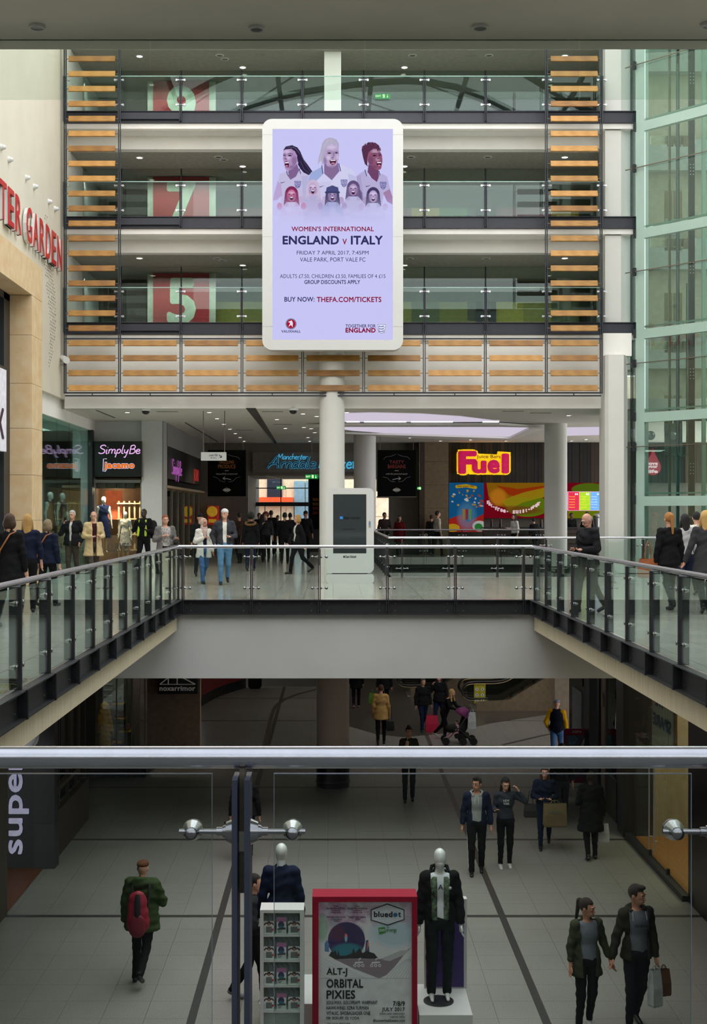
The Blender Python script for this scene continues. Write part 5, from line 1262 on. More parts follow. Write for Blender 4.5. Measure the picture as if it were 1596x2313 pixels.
for k in range(5): MB().box(xb-.9+k*.17, xb-.9+k*.17+.05, YS1+1.2, YS1+1.24, .1, 2.1).obj('slat', M('crate_cream', (190, 170, 130), .7), cr)
for k in range(4): MB().box(xb-.92, xb-.1, YS1+1.1, YS1+1.5, .5+k*.5, .54+k*.5).obj('shelf', M('crate_cream', (190, 170, 130)), cr)
for k in range(4):
    x = PX(230+k*22, YS1+.8); MB().box(x-.14, x+.14, YS1+.7, YS1+.95, 2.5, 2.66).obj('window_spotlight', grey, label=['first', 'second', 'third', 'fourth'][k]+' ceiling spotlight from the left in the dress shop window', cat='spotlight', group='spotlights in the dress shop window')
    ld = bpy.data.lights.new('window_lamp', 'SPOT'); ld.energy = 75; ld.spot_size = R(90); ld.color = (1, .82, .6); ld.shadow_soft_size = .06
    link('window_lamp', ld, (x, YS1+.6, 2.48), (R(18), 0, 0))
ltr('HE', 243, 255, 1208, 1222, YS1+.02, M('vinyl_grey', (70, 74, 76), .5), wi, bold=.01); ltr('CURVES', 243, 291, 1226, 1246, YS1+.02, MATS['vinyl_grey'], wi, bold=.01)
# glass side shopfront on the left wall between portal and corner
sw = thing('glass_shopfront', 'tall frameless green glass shopfront on the left wall between stone portal and corner', 'shopfront', (-7.55, 36.5, 0))
for k, (a, b) in enumerate([(31.95, 33.9), (33.92, 35.7), (35.72, 37.4), (37.42, 39.0), (39.02, 40.55)]): MB().box(-7.56, -7.54, a, b, .1, 4.28).obj('glass_pane', G_side, sw)
MB().box(-7.62, -7.48, 40.56, 40.9, 0, 4.3).box(-7.6, -7.5, 31.9, 40.6, 0, .1).obj('frame', blackst, sw)
mb = MB(); mb.box(-7.9, -7.5, 31.9, 41.3, 4.29, 4.6); struct('trim_5', mb, white)
mb = MB(); mb.box(-10.6, -10.5, 31.9, 41, 0, 4.3); mb.box(-10.5, -7.6, 31.95, 32, 0, 4.3); mb.box(-10.6, -7.6, 31.9, 41, 4.3, 4.4); struct('wall_shop_back', mb, M('shop_teal', (130, 168, 158), .7))
MB().box(-8.6, -8.5, 36.6, 41, .6, 2.7).obj('display_board', M('shop_dark', (46, 44, 42), .7), label='dark display board behind the green glass shopfront', cat='display board')
MB().box(-8.5, -7.7, 36.5, 40.8, 0, .6).obj('display_plinth', M('plinth_grey', (150, 155, 150), .7), label='low grey display plinth behind the green glass shopfront', cat='plinth')
# second dark shopfront receding behind the column
XF = -5.3
sf2 = thing('side_shop_sign', 'long black side fascia with pink neon and red lettering receding towards the banner', 'sign', (XF, 47, 2.5))
MB().box(XF-.3, XF, 41.9, 52.3, PZ(1080, 41.7), PZ(1006, 41.7)).obj('board', black, sf2)
script('SimplyBe', 42.8, 45.6, 3.0, 3.5, XF+.02, .010, glow('neon_pink_dim', (170, 90, 170), .8), sf2, axis='x')
lettering('JACAMO', 49.6, 51.4, 2.8, 3.4, XF+.01, M('neon_red_dim', (150, 30, 20), .5, emis=.7), sf2, axis='x', bold=.03)
sf3 = thing('side_shopfront', 'dim glass doors of the recessed shop under the long black side fascia', 'shopfront', (XF-.1, 47, 0))
for k in range(6): MB().box(XF-.12, XF-.10, 41.95+k*1.72, 41.95+k*1.72+1.66, .05, 2.44).obj('glass_pane', G_shop, sf3)
for k in range(7): MB().box(XF-.16, XF-.06, 41.9+k*1.72, 41.96+k*1.72, 0, 2.5).obj('mullion', dullst, sf3)
mb = MB(); mb.box(XF-.3, XF, 41.8, 54, PZ(1006, 41.7), 4.6); struct('wall_over_sign', mb, M('over_sign_grey', (120, 118, 116), .7))
mb = MB(); mb.box(-9.5, -9.4, 41.8, 54, 0, 4.6); mb.box(-9.4, XF, 41.8, 54, 2.52, 2.6); struct('wall_shop_back', mb, M('shop_taupe', (150, 128, 100), .7))
for k in range(3):
    ld = bpy.data.lights.new('shop_lamp', 'POINT'); ld.energy = 30; ld.color = (1, .8, .55); ld.shadow_soft_size = .2; link('shop_lamp', ld, (-7.2, 43+k*3.4, 2.35))

# ----- juice bar on the right of the back wall
YJ = 53.6
mb = MB(); xs0, xs1 = PX(951, YJ), PX(1011, YJ)
wj = thing('stone_pillar', 'beige stone faced pillar between the right banner and the juice bar', 'pillar', ((xs0+xs1)/2, YJ, 0))
for k in range(5): MB().box(xs0+.12, xs1, YJ-.3, YJ+.4, k*.95+.004, min(4.6, (k+1)*.95)-.004).obj('stone', M('dim_stone', (116, 100, 76), .7), wj)
MB().box(xs0-.1, xs0+.12, YJ-.3, YJ+.4, 0, 4.6).obj('edge_strip', M('brown_strip', (60, 44, 34), .6), wj)
jb = thing('striped_plank_wall', 'brown striped upper wall of the juice bar', 'shopfront', (8, YJ, 2.8))
x0, x1 = PX(1011, YJ), 15.5; nn = 70; random.seed(8)
ms_ = [M('stripe_%d' % i, c, .7) for i, c in enumerate([(14, 9, 6), (26, 16, 9), (9, 6, 5), (48, 33, 16), (18, 12, 8)])]
for k in range(nn): MB().box(x0+(x1-x0)*k/nn+.004, x0+(x1-x0)*(k+1)/nn-.004, YJ-.02-random.random()*.03, YJ+.2, PZ(1090, YJ), 4.59).obj('plank', random.choice(ms_), jb)
fs = thing('juice_bar_sign', 'glowing magenta and yellow juice bar sign on the striped wall', 'sign', (PX(1092, YJ), YJ-.3, PZ(1073, YJ)))
mag = M('sign_magenta', (196, 8, 84), .6, emis=.5); yel = M('sign_yellow', (240, 205, 20), .6, emis=.65); brn = M('sign_brown', (110, 40, 20), .5)
for bo, m_, dy in ((.16, yel, .1), (.05, mag, 0)):
    for ch, a, b, c, e_ in (('F', 1034, 1076, 1018, 1070), ('u', 1065, 1098, 1040, 1069), ('e', 1100, 1128, 1038, 1069), ('l', 1132, 1149, 1024, 1069)):
        ex = 3.5 if m_ is yel else 0
        ltr(ch, a-ex, b+ex, c-ex, e_+ex, YJ-.3+dy, m_, fs, bold=bo, depth=.06, name='letter')
mb = MB(); Yq = YJ-.16; mb.prism([(PX(a, Yq), PZ(b, Yq)) for a, b in [(1034, 1015), (1078, 1018), (1078, 1024), (1122, 1026), (1124, 1019), (1153, 1021), (1150, 1066), (1142, 1072), (1060, 1071), (1054, 1062), (1048, 1072), (1032, 1070)]], Yq, Yq+.13); mb.obj('back_plate', yel, fs)
ltr('Juice Bars', 1076, 1130, 1027, 1037, YJ-.26, brn, fs, bold=.01, depth=.01)
# blue poster
bp = thing('fruit_poster', 'blue poster with falling fruit and tall glass left of the juice bar', 'poster', (PX(1051, YJ), YJ-.3, .4))
k = 2.0; cv = Canvas(int(78*k), int(112*k), (30, 108, 168)); d = px2(cv, k, 1012, 1090)
d.p([(1012, 1172), (1040, 1162), (1052, 1180), (1090, 1160), (1090, 1202), (1012, 1202)], (200, 50, 40)); d.e(1020, 1192, 16, 9, (230, 180, 40)); d.e(1080, 1188, 16, 12, (230, 235, 225)); d.e(1078, 1190, 9, 8, (60, 150, 70))
d.e(1052, 1165, 20, 30, (110, 170, 210), .5, soft=20)
for i, cc in enumerate([(200, 150, 50), (190, 50, 60), (120, 180, 90)]): d.p([(1042+i*7, 1150), (1048+i*7, 1150), (1047+i*7, 1174), (1043+i*7, 1174)], cc)
random.seed(2)
for _ in range(34): x, y = random.uniform(1018, 1086), random.uniform(1108, 1145); d.e(x, y, random.uniform(1, 4), random.uniform(1, 2.6), random.choice(((232, 180, 60), (235, 235, 240), (200, 80, 60))), 1, random.random())
d.l([(1030, 1099), (1050, 1097), (1071, 1101)], 7, (240, 200, 30))
MB().box(PX(1012, YJ), PX(1090, YJ), YJ-.3, YJ, PZ(1201, YJ), PZ(1090, YJ)).obj('board', blackm, bp)
cv.obj('picture', PX(1012, YJ), PX(1090, YJ), PZ(1201, YJ), PZ(1090, YJ), YJ-.302, attr_mat('dim_lit_picture', .40, .4), bp)
ltr('fuel your life', 1032, 1070, 1095, 1101, YJ-.31, M('red_ink', (170, 30, 30), .5), bp, bold=.02)
# red mural
mu = thing('juice_mural', 'red and green mural with a smiling slogan behind the counter', 'mural', (PX(1230, YJ), YJ, .9))
k = 1.5; cv = Canvas(int(290*k), int(80*k), (150, 14, 34)); d = px2(cv, k, 1090, 1090)
d.p([(1098, 1090), (1232, 1090), (1228, 1120), (1205, 1140), (1160, 1152), (1120, 1140), (1102, 1118)], (176, 120, 20)); d.e(1190, 1142, 50, 24, (120, 150, 24)); d.p([(1120, 1096), (1170, 1104), (1232, 1096), (1200, 1125), (1150, 1118)], (190, 66, 20)); d.e(1124, 1122, 18, 18, (240, 150, 40), .9, soft=14); d.p([(1130, 1130), (1180, 1112), (1232, 1100), (1228, 1122), (1180, 1134), (1150, 1150)], (196, 170, 30), .8)
d.e(1160, 1152, 60, 10, (150, 14, 34), .6, soft=6)
d.e(1330, 1105, 40, 14, (110, 140, 30)); d.p([(1282, 1150), (1380, 1150), (1380, 1170), (1282, 1170)], (140, 160, 26))
MB().box(PX(1090, YJ), PX(1380, YJ), YJ-.02, YJ+.2, PZ(1170, YJ), PZ(1090, YJ)).obj('board', blackm, mu)
cv.obj('picture', PX(1090, YJ), PX(1380, YJ), PZ(1170, YJ), PZ(1090, YJ), YJ-.022, attr_mat('mural_lit_picture', .42, .4), mu)
sl = 'Fat-free, guilt-free.'; mw = M('slogan_white', (225, 190, 200), .5, emis=.4)
for i, ch in enumerate(sl):
    if ch == ' ': continue
    u = i/(len(sl)-1); a = R(205+130*u); cx, cz = 1160+64*cos(a), 1118-(-38)*0-38*sin(a)
    wdt = 2.0 if ch in "-,.ilt" else 3.2
    ltr(ch, cx-wdt, cx+wdt, cz-(1.5 if ch in '-,.' else 4.0), cz+(1.5 if ch in '-,.' else 4.0), YJ-.03, mw, mu, bold=.06, name='letter')
# menu boards
mn = thing('menu_board', 'row of lit crimson, green, blue and pink menu panels above the counter', 'menu board', (PX(1325, YJ), YJ-.3, PZ(1153, YJ)))
MB().box(PX(1281, YJ-.3), PX(1392, YJ-.3), YJ-.3, YJ-.25, PZ(1153, YJ), PZ(1110, YJ)).obj('frame', M('menu_frame', (230, 160, 200), .5, emis=.6), mn)
for i, cc in enumerate([(196, 18, 60), (150, 190, 20), (90, 150, 210), (210, 40, 150)]):
    a = 1283+i*25; MB().box(PX(a, YJ-.3), PX(a+24, YJ-.3), YJ-.31, YJ-.3, PZ(1152, YJ), PZ(1111, YJ)).obj('menu_panel', M('menu_%d' % i, cc, .5, emis=.8), mn)
    for j in range(5): ltr(['Power', 'Fruits', 'Energy', 'Smooth', 'Detox'][(i+j) % 5]+' juice', a+2, a+15, 1120+j*6, 1123+j*6, YJ-.315, M('menu_ink', (245, 215, 60), .5, emis=.6) if i != 2 else M('menu_ink_white', (235, 235, 245), .5, emis=.6), mn)
    mb = MB(); [mb.ball((PX(a+16+q*4, YJ-.32), YJ-.32, PZ(1116, YJ)), (.03, .004, .04), 6) for q in (0, 1)]; mb.obj('drop_symbol', MATS['menu_ink_white'] if 'menu_ink_white' in MATS else M('menu_ink_white', (235, 235, 245), .5, emis=.6), mn)
# counter
ct = thing('juice_counter', 'dark stepped wooden counter of the juice bar', 'counter', (PX(1225, 52.5), 52.5, 0))
for j in range(5): MB().box(PX(1092, 52.4), PX(1400, 52.4), 52.3+.04*(j % 2), 52.9, .08+j*.2, .26+j*.2).obj('plank', M('counter_%d' % (j % 2), (50+j*4, 34, 22), .5), ct)
MB().box(PX(1090, 52.4), PX(1402, 52.4), 52.2, 53.0, 1.08, 1.13).obj('worktop', blackst, ct)
for k_, (a, lab) in enumerate([(1110, 'small bottle stand at the left end of the juice counter'), (1130, 'dark blender on the juice counter left of centre'), (1222, 'pair of glass jars at the right of the juice counter'), (1349, 'chrome juicing machine on the counter under the menu')]):
    x = PX(a, 52.5); t = thing('counter_appliance', lab, 'appliance', (x, 52.5, 1.13)); mb = MB()
    if k_ == 3: mb.cyl((x, 52.5, 1.13), (x, 52.5, 1.5), .12, .16, 14); mb.obj('body', steel, t); MB().lathe([(.0, 1.5), (.18, 1.52), (.16, 1.66), (0, 1.7)], (x, 52.5, 0), 14).obj('hopper', steel, t)
    else: mb.cyl((x, 52.5, 1.13), (x, 52.5, 1.3), .07, .06, 10); mb.obj('body', black, t); MB().cyl((x, 52.5, 1.3), (x, 52.5, 1.45), .05, .06, 10).obj('jar', M('jar_brown', (90, 50, 30), .2), t)
# drop sign
ds = thing('drop_sign', 'dark red drop shaped sign with white slogan seen through the lift shaft', 'sign', (PX(1473, 53), 53, PZ(1073, 53)))
cx, cz = PX(1473, 53), PZ(1055, 53); pts = [(cx+.32*cos(R(a)), cz+.32*sin(R(a))) for a in range(150, 391, 15)]+[(cx+.10, cz+.5), (cx, cz+.76), (cx-.10, cz+.5)]
MB().prism(pts[::-1], 53-.1, 54.01).obj('plate', M('drop_red', (150, 20, 50), .5, emis=.3), ds)
for j, s_ in enumerate(['love', 'your', 'life']): ltr(s_, 1462, 1485, 1042+j*9, 1050+j*9, 52.89, mw, ds, bold=.06)
# general lamps of the hall
for x, y, e_ in [(-6.4, 38.6, 130), (-2, 38.4, 110), (3, 38.4, 90), (-3.5, 42, 60), (-3.5, 49, 45), (4, 44, 40), (6.5, 51, 70), (1, 40, 50), (11, 50, 50)]:
    ld = bpy.data.lights.new('hall_lamp', 'SPOT'); ld.energy = e_*(1.1 if y < 45 else .4); ld.spot_size = R(140); ld.spot_blend = .8; ld.color = (1, .9, .76); ld.shadow_soft_size = .15; link('hall_lamp', ld, (x, y, 4.5))
ld = bpy.data.lights.new('juice_lamp', 'AREA'); ld.energy = 6; ld.size = 1; ld.size_y = .2; ld.color = (1, .9, .8); link('juice_lamp', ld, (8, 52.6, 4.4), (R(-20), 0, 0))
# ---------------------------------------------------------------- glass lift shaft at the right
LA = Vector((8.23, 35.5, 0)); LD = Vector((.665, -.747, 0)); LN = Vector((-.747, -.665, 0))   # corner, direction of its front face, outward normal
ls = thing('lift_shaft', 'pale green steel framed glass lift shaft at the right side', 'lift shaft', tuple(LA))
def lbox(u0, u1, n0, n1, z0, z1, name, mat, parent=None):
    p = [LA+LD*u+LN*n for u, n in ((u0, n0), (u1, n0), (u1, n1), (u0, n1))]
    return MB().zprism([(q.x, q.y) for q in p][::-1], z0, z1).obj(name, mat, parent or ls)
lbox(0, .26, -.2, 0, 0, 20, 'mullion', mint); lbox(3.9, 4.1, -.2, 0, 0, 20, 'mullion', mint)
tz = [PZ(y, 35.5) for y in (1129, 941, 753, 527, 286)]+[14.9, 17.8]
for z in tz:
    lbox(.26, 3.9, -.14, .0, z-.16, z+.10, 'transom', mint); lbox(.26, 3.9, -.16, -.1, z+.16, z+.2, 'inner_rail', mint)
    lbox(-.05, .0, -.1, .06, z-.12, z+.12, 'spider_fitting', blackst)
zz = [0]+tz
for a, b in zip(zz, zz[1:]):
    lbox(.28, 3.88, -.02, -.005, a+.1, b-.16, 'glass_pane', G_lift)
    zm = (a+b)/2
    if a > 1.9: lbox(-.3, 3.9, .06, .08, zm+.3, zm+.325, 'tie_rod', dullst); lbox(-.06, .02, .02, .1, zm+.2, zm+.42, 'spider_fitting', blackst)
# narrow glass strip joining pier and shaft
MB().box(PX(1426, 35.9), 8.2, 35.88, 35.9, 0, 20).obj('glass_strip', G_lift, ls)
MB().box(PX(1424, 36), PX(1428, 36), 36, 36.06, 0, 20).obj('frame', blackst, ls)
# side face running back
MB().box(8.24, 8.26, 35.7, 38.4, 0, 20).obj('side_glass', G_lift, ls)
MB().box(8.15, 8.35, 38.3, 38.5, 0, 20).obj('mullion', mint, ls)
# machinery inside
def at_(u, n): q = LA+LD*u+LN*n; return q.x, q.y
lm = thing('lift_machinery', 'dark guide rails, looped cable and door gear inside the glass lift shaft', 'lift machinery', (9.6, 35.6, 0))
for x_, w_, m_ in ((PX(1562, 35.8), .16, darkst), (PX(1531, 35.8), .07, darkst), (PX(1585, 36), .10, mint), (PX(1500, 36.4), .05, dullst)):
    MB().box(x_-w_/2, x_+w_/2, 35.8, 35.9, 0, 20).obj('guide_rail', m_, lm)
for zc_ in (13.5, 11.0, 8.3, 5.4, 2.8):
    mb = MB(); x_ = PX(1562, 35.8)
    for i in range(2):
        for j in range(4): mb.cyl((x_-.04+i*.08, 35.79, zc_+j*.09), (x_-.04+i*.08, 35.8, zc_+j*.09), .014, n=6)
    mb.obj('bolt_row', signw, lm)
x_ = PX(1530, 35.7); xr = PX(1552, 35.7); zb = PZ(1030, 35.7)
mb = MB(); mb.tube(spline([(x_, 35.75, 14), (x_, 35.75, 6), (x_, 35.75, zb+.4), ((x_+xr)/2-.08, 35.75, zb+.03), ((x_+xr)/2+.08, 35.75, zb+.03), (xr, 35.75, zb+.4), (xr, 35.75, 5), (xr, 35.75, 8)]), .028, 6); mb.obj('cable_loop', M('cable_grey', (92, 110, 110), .5), lm)
for z in (12.77, 9.87, 6.96):
    xx0, xx1 = PX(1468, 37), PX(1568, 37)
    MB().box(xx0, xx1, 36.9, 37.05, z-.62, z-.38).obj('door_header', M('header_cream', (170, 174, 150), .6), lm)
    for k in range(3): MB().box(xx0+.45+k*.22, xx0+.62+k*.22, 36.85, 36.9, z-.7, z-.4).obj('door_gear', dullst, lm)
    MB().box(PX(1500, 37.1), PX(1518, 37.1), 37.1, 37.14, z-2.9, z-1.9).obj('door_panel', M('brown_panel', (112, 104, 76), .6), lm)
    MB().box(PX(1521, 37.1), PX(1540, 37.1), 37.1, 37.14, z-2.9, z-1.9).obj('door_panel', M('brown_panel', (112, 104, 76)), lm)
    MB().box(PX(1500, 37.1), PX(1540, 37.1), 37.08, 37.12, z-3.6, z-2.7).obj('door_panel', M('grey_panel', (130, 138, 134), .5), lm)
    for a in (1468, 1518):
        x2 = PX(a, 37); MB().lathe([(.0, 0), (.13, 0), (.13, -.02), (.07, -.025), (.04, -.03), (0, -.03)], (x2, 36.98, z-2.55+1.7-2.2), 16, axis='y').obj('round_fitting', steel, lm)
# building mass behind and beside the shaft
mb = MB(); mb.box(8.6, 16, 38.6, 39, 4.9, 20); struct('wall_lift_back', mb, M('lift_cream', (124, 126, 108), .8))
for k, z in enumerate((6.96, 9.87, 12.77, 15.67)):
    MB().box(8.5, 16, 38.3, 38.6, z-1.0, z-.1).obj('lobby_beam', M('lobby_grey', (120, 130, 122), .7), kind='structure')
mb = MB(); mb.box(8.3, 16, 39, 41, 4.6, 4.9); struct('ceiling', mb, ceil_m)
mb = MB(); mb.box(11.6, 12.2, 8, 34.5, 4.6, 20); mb.box(14.3, 14.6, -7, 39, 0, 5); mb.box(11.6, 14.4, 8, 36, 4.4, 4.6); struct('wall_right', mb, M('right_wall', (205, 208, 198), .8))
mb = MB(); mb.box(WLX-3, WLX-2.6, -7, 24, 0, 5); mb.box(WLX-2.6, WLX-.62, 8, 36, 4.6, 4.85); struct('wall_left_shops', mb, M('left_shop_wall', (150, 145, 130), .8))
mb = MB(); mb.box(SX0-.5, 12, 40, 41, 16.5, 20); mb.box(SX0-1, SX0, 36.4, 41.5, 4.9, 20); mb.box(8.3, 8.6, 36.9, 41.5, 4.9, 17); struct('wall_end', mb, white)

# ---------------------------------------------------------------- roof over the void: curved steel ribs under glass, only seen mirrored in the windows
rt = thing('roof_frame', 'curved dark steel ribs of the glass roof mirrored in the parking level windows', 'roof frame', (2, 22, 19))
def arch(y, r=.16):
    mb = MB(); pts = [(WLX-.3+19.6*i/16, y+(.6*sin(i*.7)), 19.0+3.2*sin(pi*i/16)) for i in range(17)]; mb.tube(pts, r, 8); mb.obj('rib', M('roof_steel', (70, 76, 76), .6), rt)
for y in (10, 15, 20, 25, 30, 35): arch(y)
for k in range(5):
    x_ = WLX+.6+k*4.3; z_ = 19.0+3.2*sin(pi*(x_-WLX+.3)/19.6); mb = MB(); mb.tube([(x_, 8, z_), (x_, 22, z_+.2), (x_, 36.5, z_)], .12, 6); mb.obj('purlin', MATS['roof_steel'], rt)
for k, (a, b) in enumerate([((-6, 10), (0, 15)), ((0, 15), (6, 10)), ((6, 20), (0, 25)), ((-6, 20), (0, 25)), ((0, 25), (6, 30)), ((-6, 30), (0, 25))]):
    zf = lambda x: 19.0+3.2*sin(pi*(x-WLX+.3)/19.6); mb = MB(); mb.tube([(a[0], a[1], zf(a[0])-.2), (b[0], b[1], zf(b[0])-.2)], .04, 5); mb.obj('tie_rod', MATS['roof_steel'], rt)

# ---------------------------------------------------------------- lower mall
lf = link('floor', None, (0, 0, LOW)); lf['kind'] = 'structure'; WL[lf.name] = Vector((0, 0, LOW))
MB().box(-16, 18, -7, 62, LOW-.2, LOW-.012).obj('bed', M('joint_grey', (78, 76, 70), .8), lf)
strip = M('dark_strip', (62, 60, 58), .35)
for x in (-1.88, 2.82): MB().box(x-.055, x+.055, 2, 38.0, LOW-.012, LOW+.001).obj('strip', strip, lf)
for k in range(6):
    y = 11.6+5.1*k; MB().box(-7.5, 7.5, y-.065, y+.065, LOW-.012, LOW+.0005).obj('strip', strip, lf)
TW, TL = (2.82+1.88-.11)/8, (5.1-.13)/8
tiles = []
for i in range(-11, 20):
    if i < 0: xa = -1.88-.055+(i)*(TW)
    elif i < 8: xa = -1.88+.055+i*TW
    else: xa = 2.82+.055+(i-8)*TW
    for j in range(-12, 60):
        blk, jj = divmod(j, 8); ya = 16.7+blk*5.1+.065+jj*TL
        if ya < 5 or ya > 50: continue
        tiles.append((xa, ya))
me_t = MB().box(.002, TW-.002, .002, TL-.002, -.012, 0).mesh('tile', low_tile)
def score(q):
    x, y = q[0]+TW/2, q[1]+TL/2
    px = PX0+FPX*x/y; py = PY0+FPX*(EYE-LOW)/y
    return y if (0 < px < 1596 and py < 2340 and -5.5 < x < 6.2) else 1000+y
tiles.sort(key=score)
for x, y in tiles[:300]: link('tile', me_t, (x, y, 0), parent=lf)
mb = MB()
for x, y in tiles[300:]:
    if abs(y-13) < 0: continue
    mb.box(x+.002, x+TW-.002, y+.002, y+TL-.002, LOW-.012, LOW)
o = mb.obj('tile', low_tile, lf, kind='stuff')
# darker slate area by the escalators, curved dark line
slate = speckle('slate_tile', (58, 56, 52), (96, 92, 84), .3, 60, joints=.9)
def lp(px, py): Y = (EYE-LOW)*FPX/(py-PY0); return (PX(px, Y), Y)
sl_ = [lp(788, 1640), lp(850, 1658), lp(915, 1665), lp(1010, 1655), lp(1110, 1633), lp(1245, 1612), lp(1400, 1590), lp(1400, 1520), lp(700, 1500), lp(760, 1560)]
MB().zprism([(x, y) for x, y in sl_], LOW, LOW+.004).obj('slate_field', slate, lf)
def ribbon(pts, wd, z):
    mb = MB()
    pts = [Vector((x, y, 0)) for x, y in pts]
    for a, b in zip(pts, pts[1:]):
        d = (b-a).normalized(); n = Vector((-d.y, d.x, 0))*wd/2; q = [a+n, a-n, b-n, b+n]
        mb.zprism([(p.x, p.y) for p in q], LOW, z)
    return mb
ribbon(spline([lp(575, 1743), lp(598, 1680), lp(612, 1620), lp(625, 1592), lp(660, 1572), lp(712, 1557)], 4), .13, LOW+.003).obj('strip', strip, lf)
ribbon([lp(1135, 1682), lp(1220, 1662), lp(1245, 1657), lp(1335, 1640)], .13, LOW+.003).obj('strip', strip, lf)
# lower columns with black bases
def low_column(px, py, r):
    x, y = lp(px, py); y += r; mb = MB(); mb.cyl((x, y, LOW+1.0), (x, y, -.62), r, n=40); o = struct('column', mb, M('column_beige', (196, 178, 160), .6, var=.02))
    mb = MB(); mb.cyl((x, y, LOW), (x, y, LOW+1.0), r+.012, n=40); mb.lathe([(r+.02, 0), (r+.03, .03), (r+.02, .06)], (x, y, LOW+.1), 40); mb.obj('column_base', black, kind='structure')
low_column(751.5, 1782, .40); low_column(1257, 1604, .39)
# left side of the lower mall
XLW, XRW = -5.35, 6.14
mb = MB(); mb.box(XLW-.9, XLW-.11, -7, 21.9, LOW, -.6); mb.box(XLW-.9, XRW+.9, -7.4, -7, LOW, -.28); struct('wall_lower_left', mb, M('brown_stone_cladding', (64, 56, 46), .5, var=.15, scale=3, stretch=(1, 12, .6)))
mb = MB(); mb.box(XLW-3, XLW-2.5, 21.9, 45, LOW, -.6); struct('wall_lower_left', mb, M('dark_shop_interior', (40, 38, 36), .7))
dp = thing('dark_shop_portal', 'black clad shop portal with vertical white lettering in the lower mall', 'shopfront', (XLW-.4, 24.7, LOW))
YP = 24.7
ld = bpy.data.lights.new('display_lamp', 'SPOT'); ld.energy = 60; ld.spot_size = R(110); ld.color = (1, .85, .6); ld.shadow_soft_size = .1; link('display_lamp', ld, (-5.7, 33.35, -1.0), (R(14), 0, 0))
navyp = M('navy_black_panel', (16, 20, 26), .45)
MB().box(PX(19, YP)-.5, PX(77, YP), YP, YP+.3, LOW, -.6).obj('panel', navyp, dp)
MB().box(PX(77, YP), PX(123, YP), YP+.0, YP+.3, LOW, -.6).obj('panel', M('charcoal_panel', (30, 32, 36), .4), dp)
MB().zprism([(PX(77, YP), YP-.02), (PX(123, YP), YP-.02), (PX(123, YP)+.02, YP+.3), (PX(77, YP), YP+.3)], LOW, LOW+.85).obj('kick_panel', blackst, dp)
mb = MB()
for z in (LOW+.1, LOW+1.25): mb.box(XLW-.15, XLW-.05, 25, 28.7, z, z+.08)
for k in range(5): mb.box(XLW-.15, XLW-.08, 25.0+k*.9, 25.06+k*.9, LOW+.9, -1.6)
mb.box(XLW-.15, XLW-.02, 25, 28.7, LOW, LOW+.9)
mb.obj('grille', M('shutter_brown', (58, 48, 40), .6), dp)
MB().box(XLW-.3, XLW-.2, 25, 28.7, LOW+.9, -1.6).obj('dark_glass', M('dark_glass_blue', (14, 24, 30), .12), dp)
lettering('super', PX(20, YP), PX(66, YP), PZ(1928, YP), PZ(1702, YP), YP-.02, M('lilac_white_letter', (206, 200, 232), .5, emis=.22), dp, bold=.02, rot=1, depth=.02)
MB().box(-8.5, PX(17, 22), 22, 24.7, LOW+.001, LOW+.012).obj('shop_floor', M('wood_shop_floor', (104, 62, 34), .5, wood=True, stretch=(1, 4, 1)), kind='structure')
MB().lathe([(.25, 0), (.30, 0), (.30, .03), (.25, .03)], (PX(52, 23.8), 23.75, PZ(1660, 23.8)), 24, axis='y').obj('ring_handle', steel, dp)
# left display window of the lower mall: jacket, shoes on yellow shelves
dw = thing('display_window', 'dim sportswear display window with yellow shelves in the lower mall', 'shop window', (-5.6, 33.6, LOW))
YW = 33.2
MB().box(PX(186, YW)-.6, PX(215, YW), YW+.0, YW+.4, LOW, -.62).obj('dark_pillar', M('brown_black', (26, 20, 16), .5), dw)
MB().box(PX(215, YW), PX(300, YW), YW+1.2, YW+1.3, LOW, -.62).obj('back_panel', M('display_grey', (92, 90, 88), .7), dw)
mb = MB()
for k in range(16): mb.box(PX(216, YW), PX(236, YW), YW+1.17, YW+1.2, LOW+1.6+k*.15, LOW+1.63+k*.15)
mb.obj('slatwall', grey, dw)
MB().box(PX(215, YW), PX(300, YW), YW, YW+.02, LOW+.3, -.62).obj('glass_pane', G_shop, dw)
for p in (263, 285, 297, 327): MB().box(PX(p-1.2, YW), PX(p+1.2, YW), YW-.02, YW+.06, LOW, -.62).obj('mullion', dullst, dw)
MB().box(PX(186, YW), PX(330, YW), YW-.02, YW+1.3, LOW, LOW+.3).obj('plinth', blackst, dw)
ysh = M('shelf_yellow', (190, 140, 30), .5); yj = cloth('mustard', (190, 140, 24))
for k, (a, b) in enumerate([(252, 1600), (257, 1634), (268, 1664), (250, 1690)]):
    x = PX(a, YW); z = PZ(b, YW)
    s_ = MB().box(x-.13, x+.15, YW+.85, YW+1.19, z-.03, z).obj('wall_shelf', ysh, label=['topmost', 'second', 'third', 'lowest'][k]+' yellow shelf carrying a shoe in the dim display window', cat='shelf', group='yellow shelves in the display window')
    if k < 3:
        sh_ = thing('boot', ['dark shoe on the topmost yellow shelf', 'brown box shaped shoe on the second yellow shelf', 'tan shoe on the third yellow shelf'][k], 'shoe', (x, YW+1.0, z))
        fm = Field(.03); fm.cap((x-.10, YW+1.0, z+.035), (x+.10, YW+1.0, z+.035), .036, .04).cap((x+.07, YW+1.0, z+.05), (x+.08, YW+1.0, z+.14), .04); V_, Q_ = fm.mesh(.012)
        raw_obj('upper', V_, Q_, M('boot_%d' % k, [(22, 20, 20), (92, 50, 26), (120, 72, 34)][k], .6), sh_)
        MB().box(x-.14, x+.12, YW+.96, YW+1.04, z, z+.018).obj('sole', blackm, sh_)
jk = thing('hanging_jacket', 'mustard yellow jacket on a hook in the dim display window', 'jacket', (PX(224, YW), YW+.8, PZ(1700, YW)))
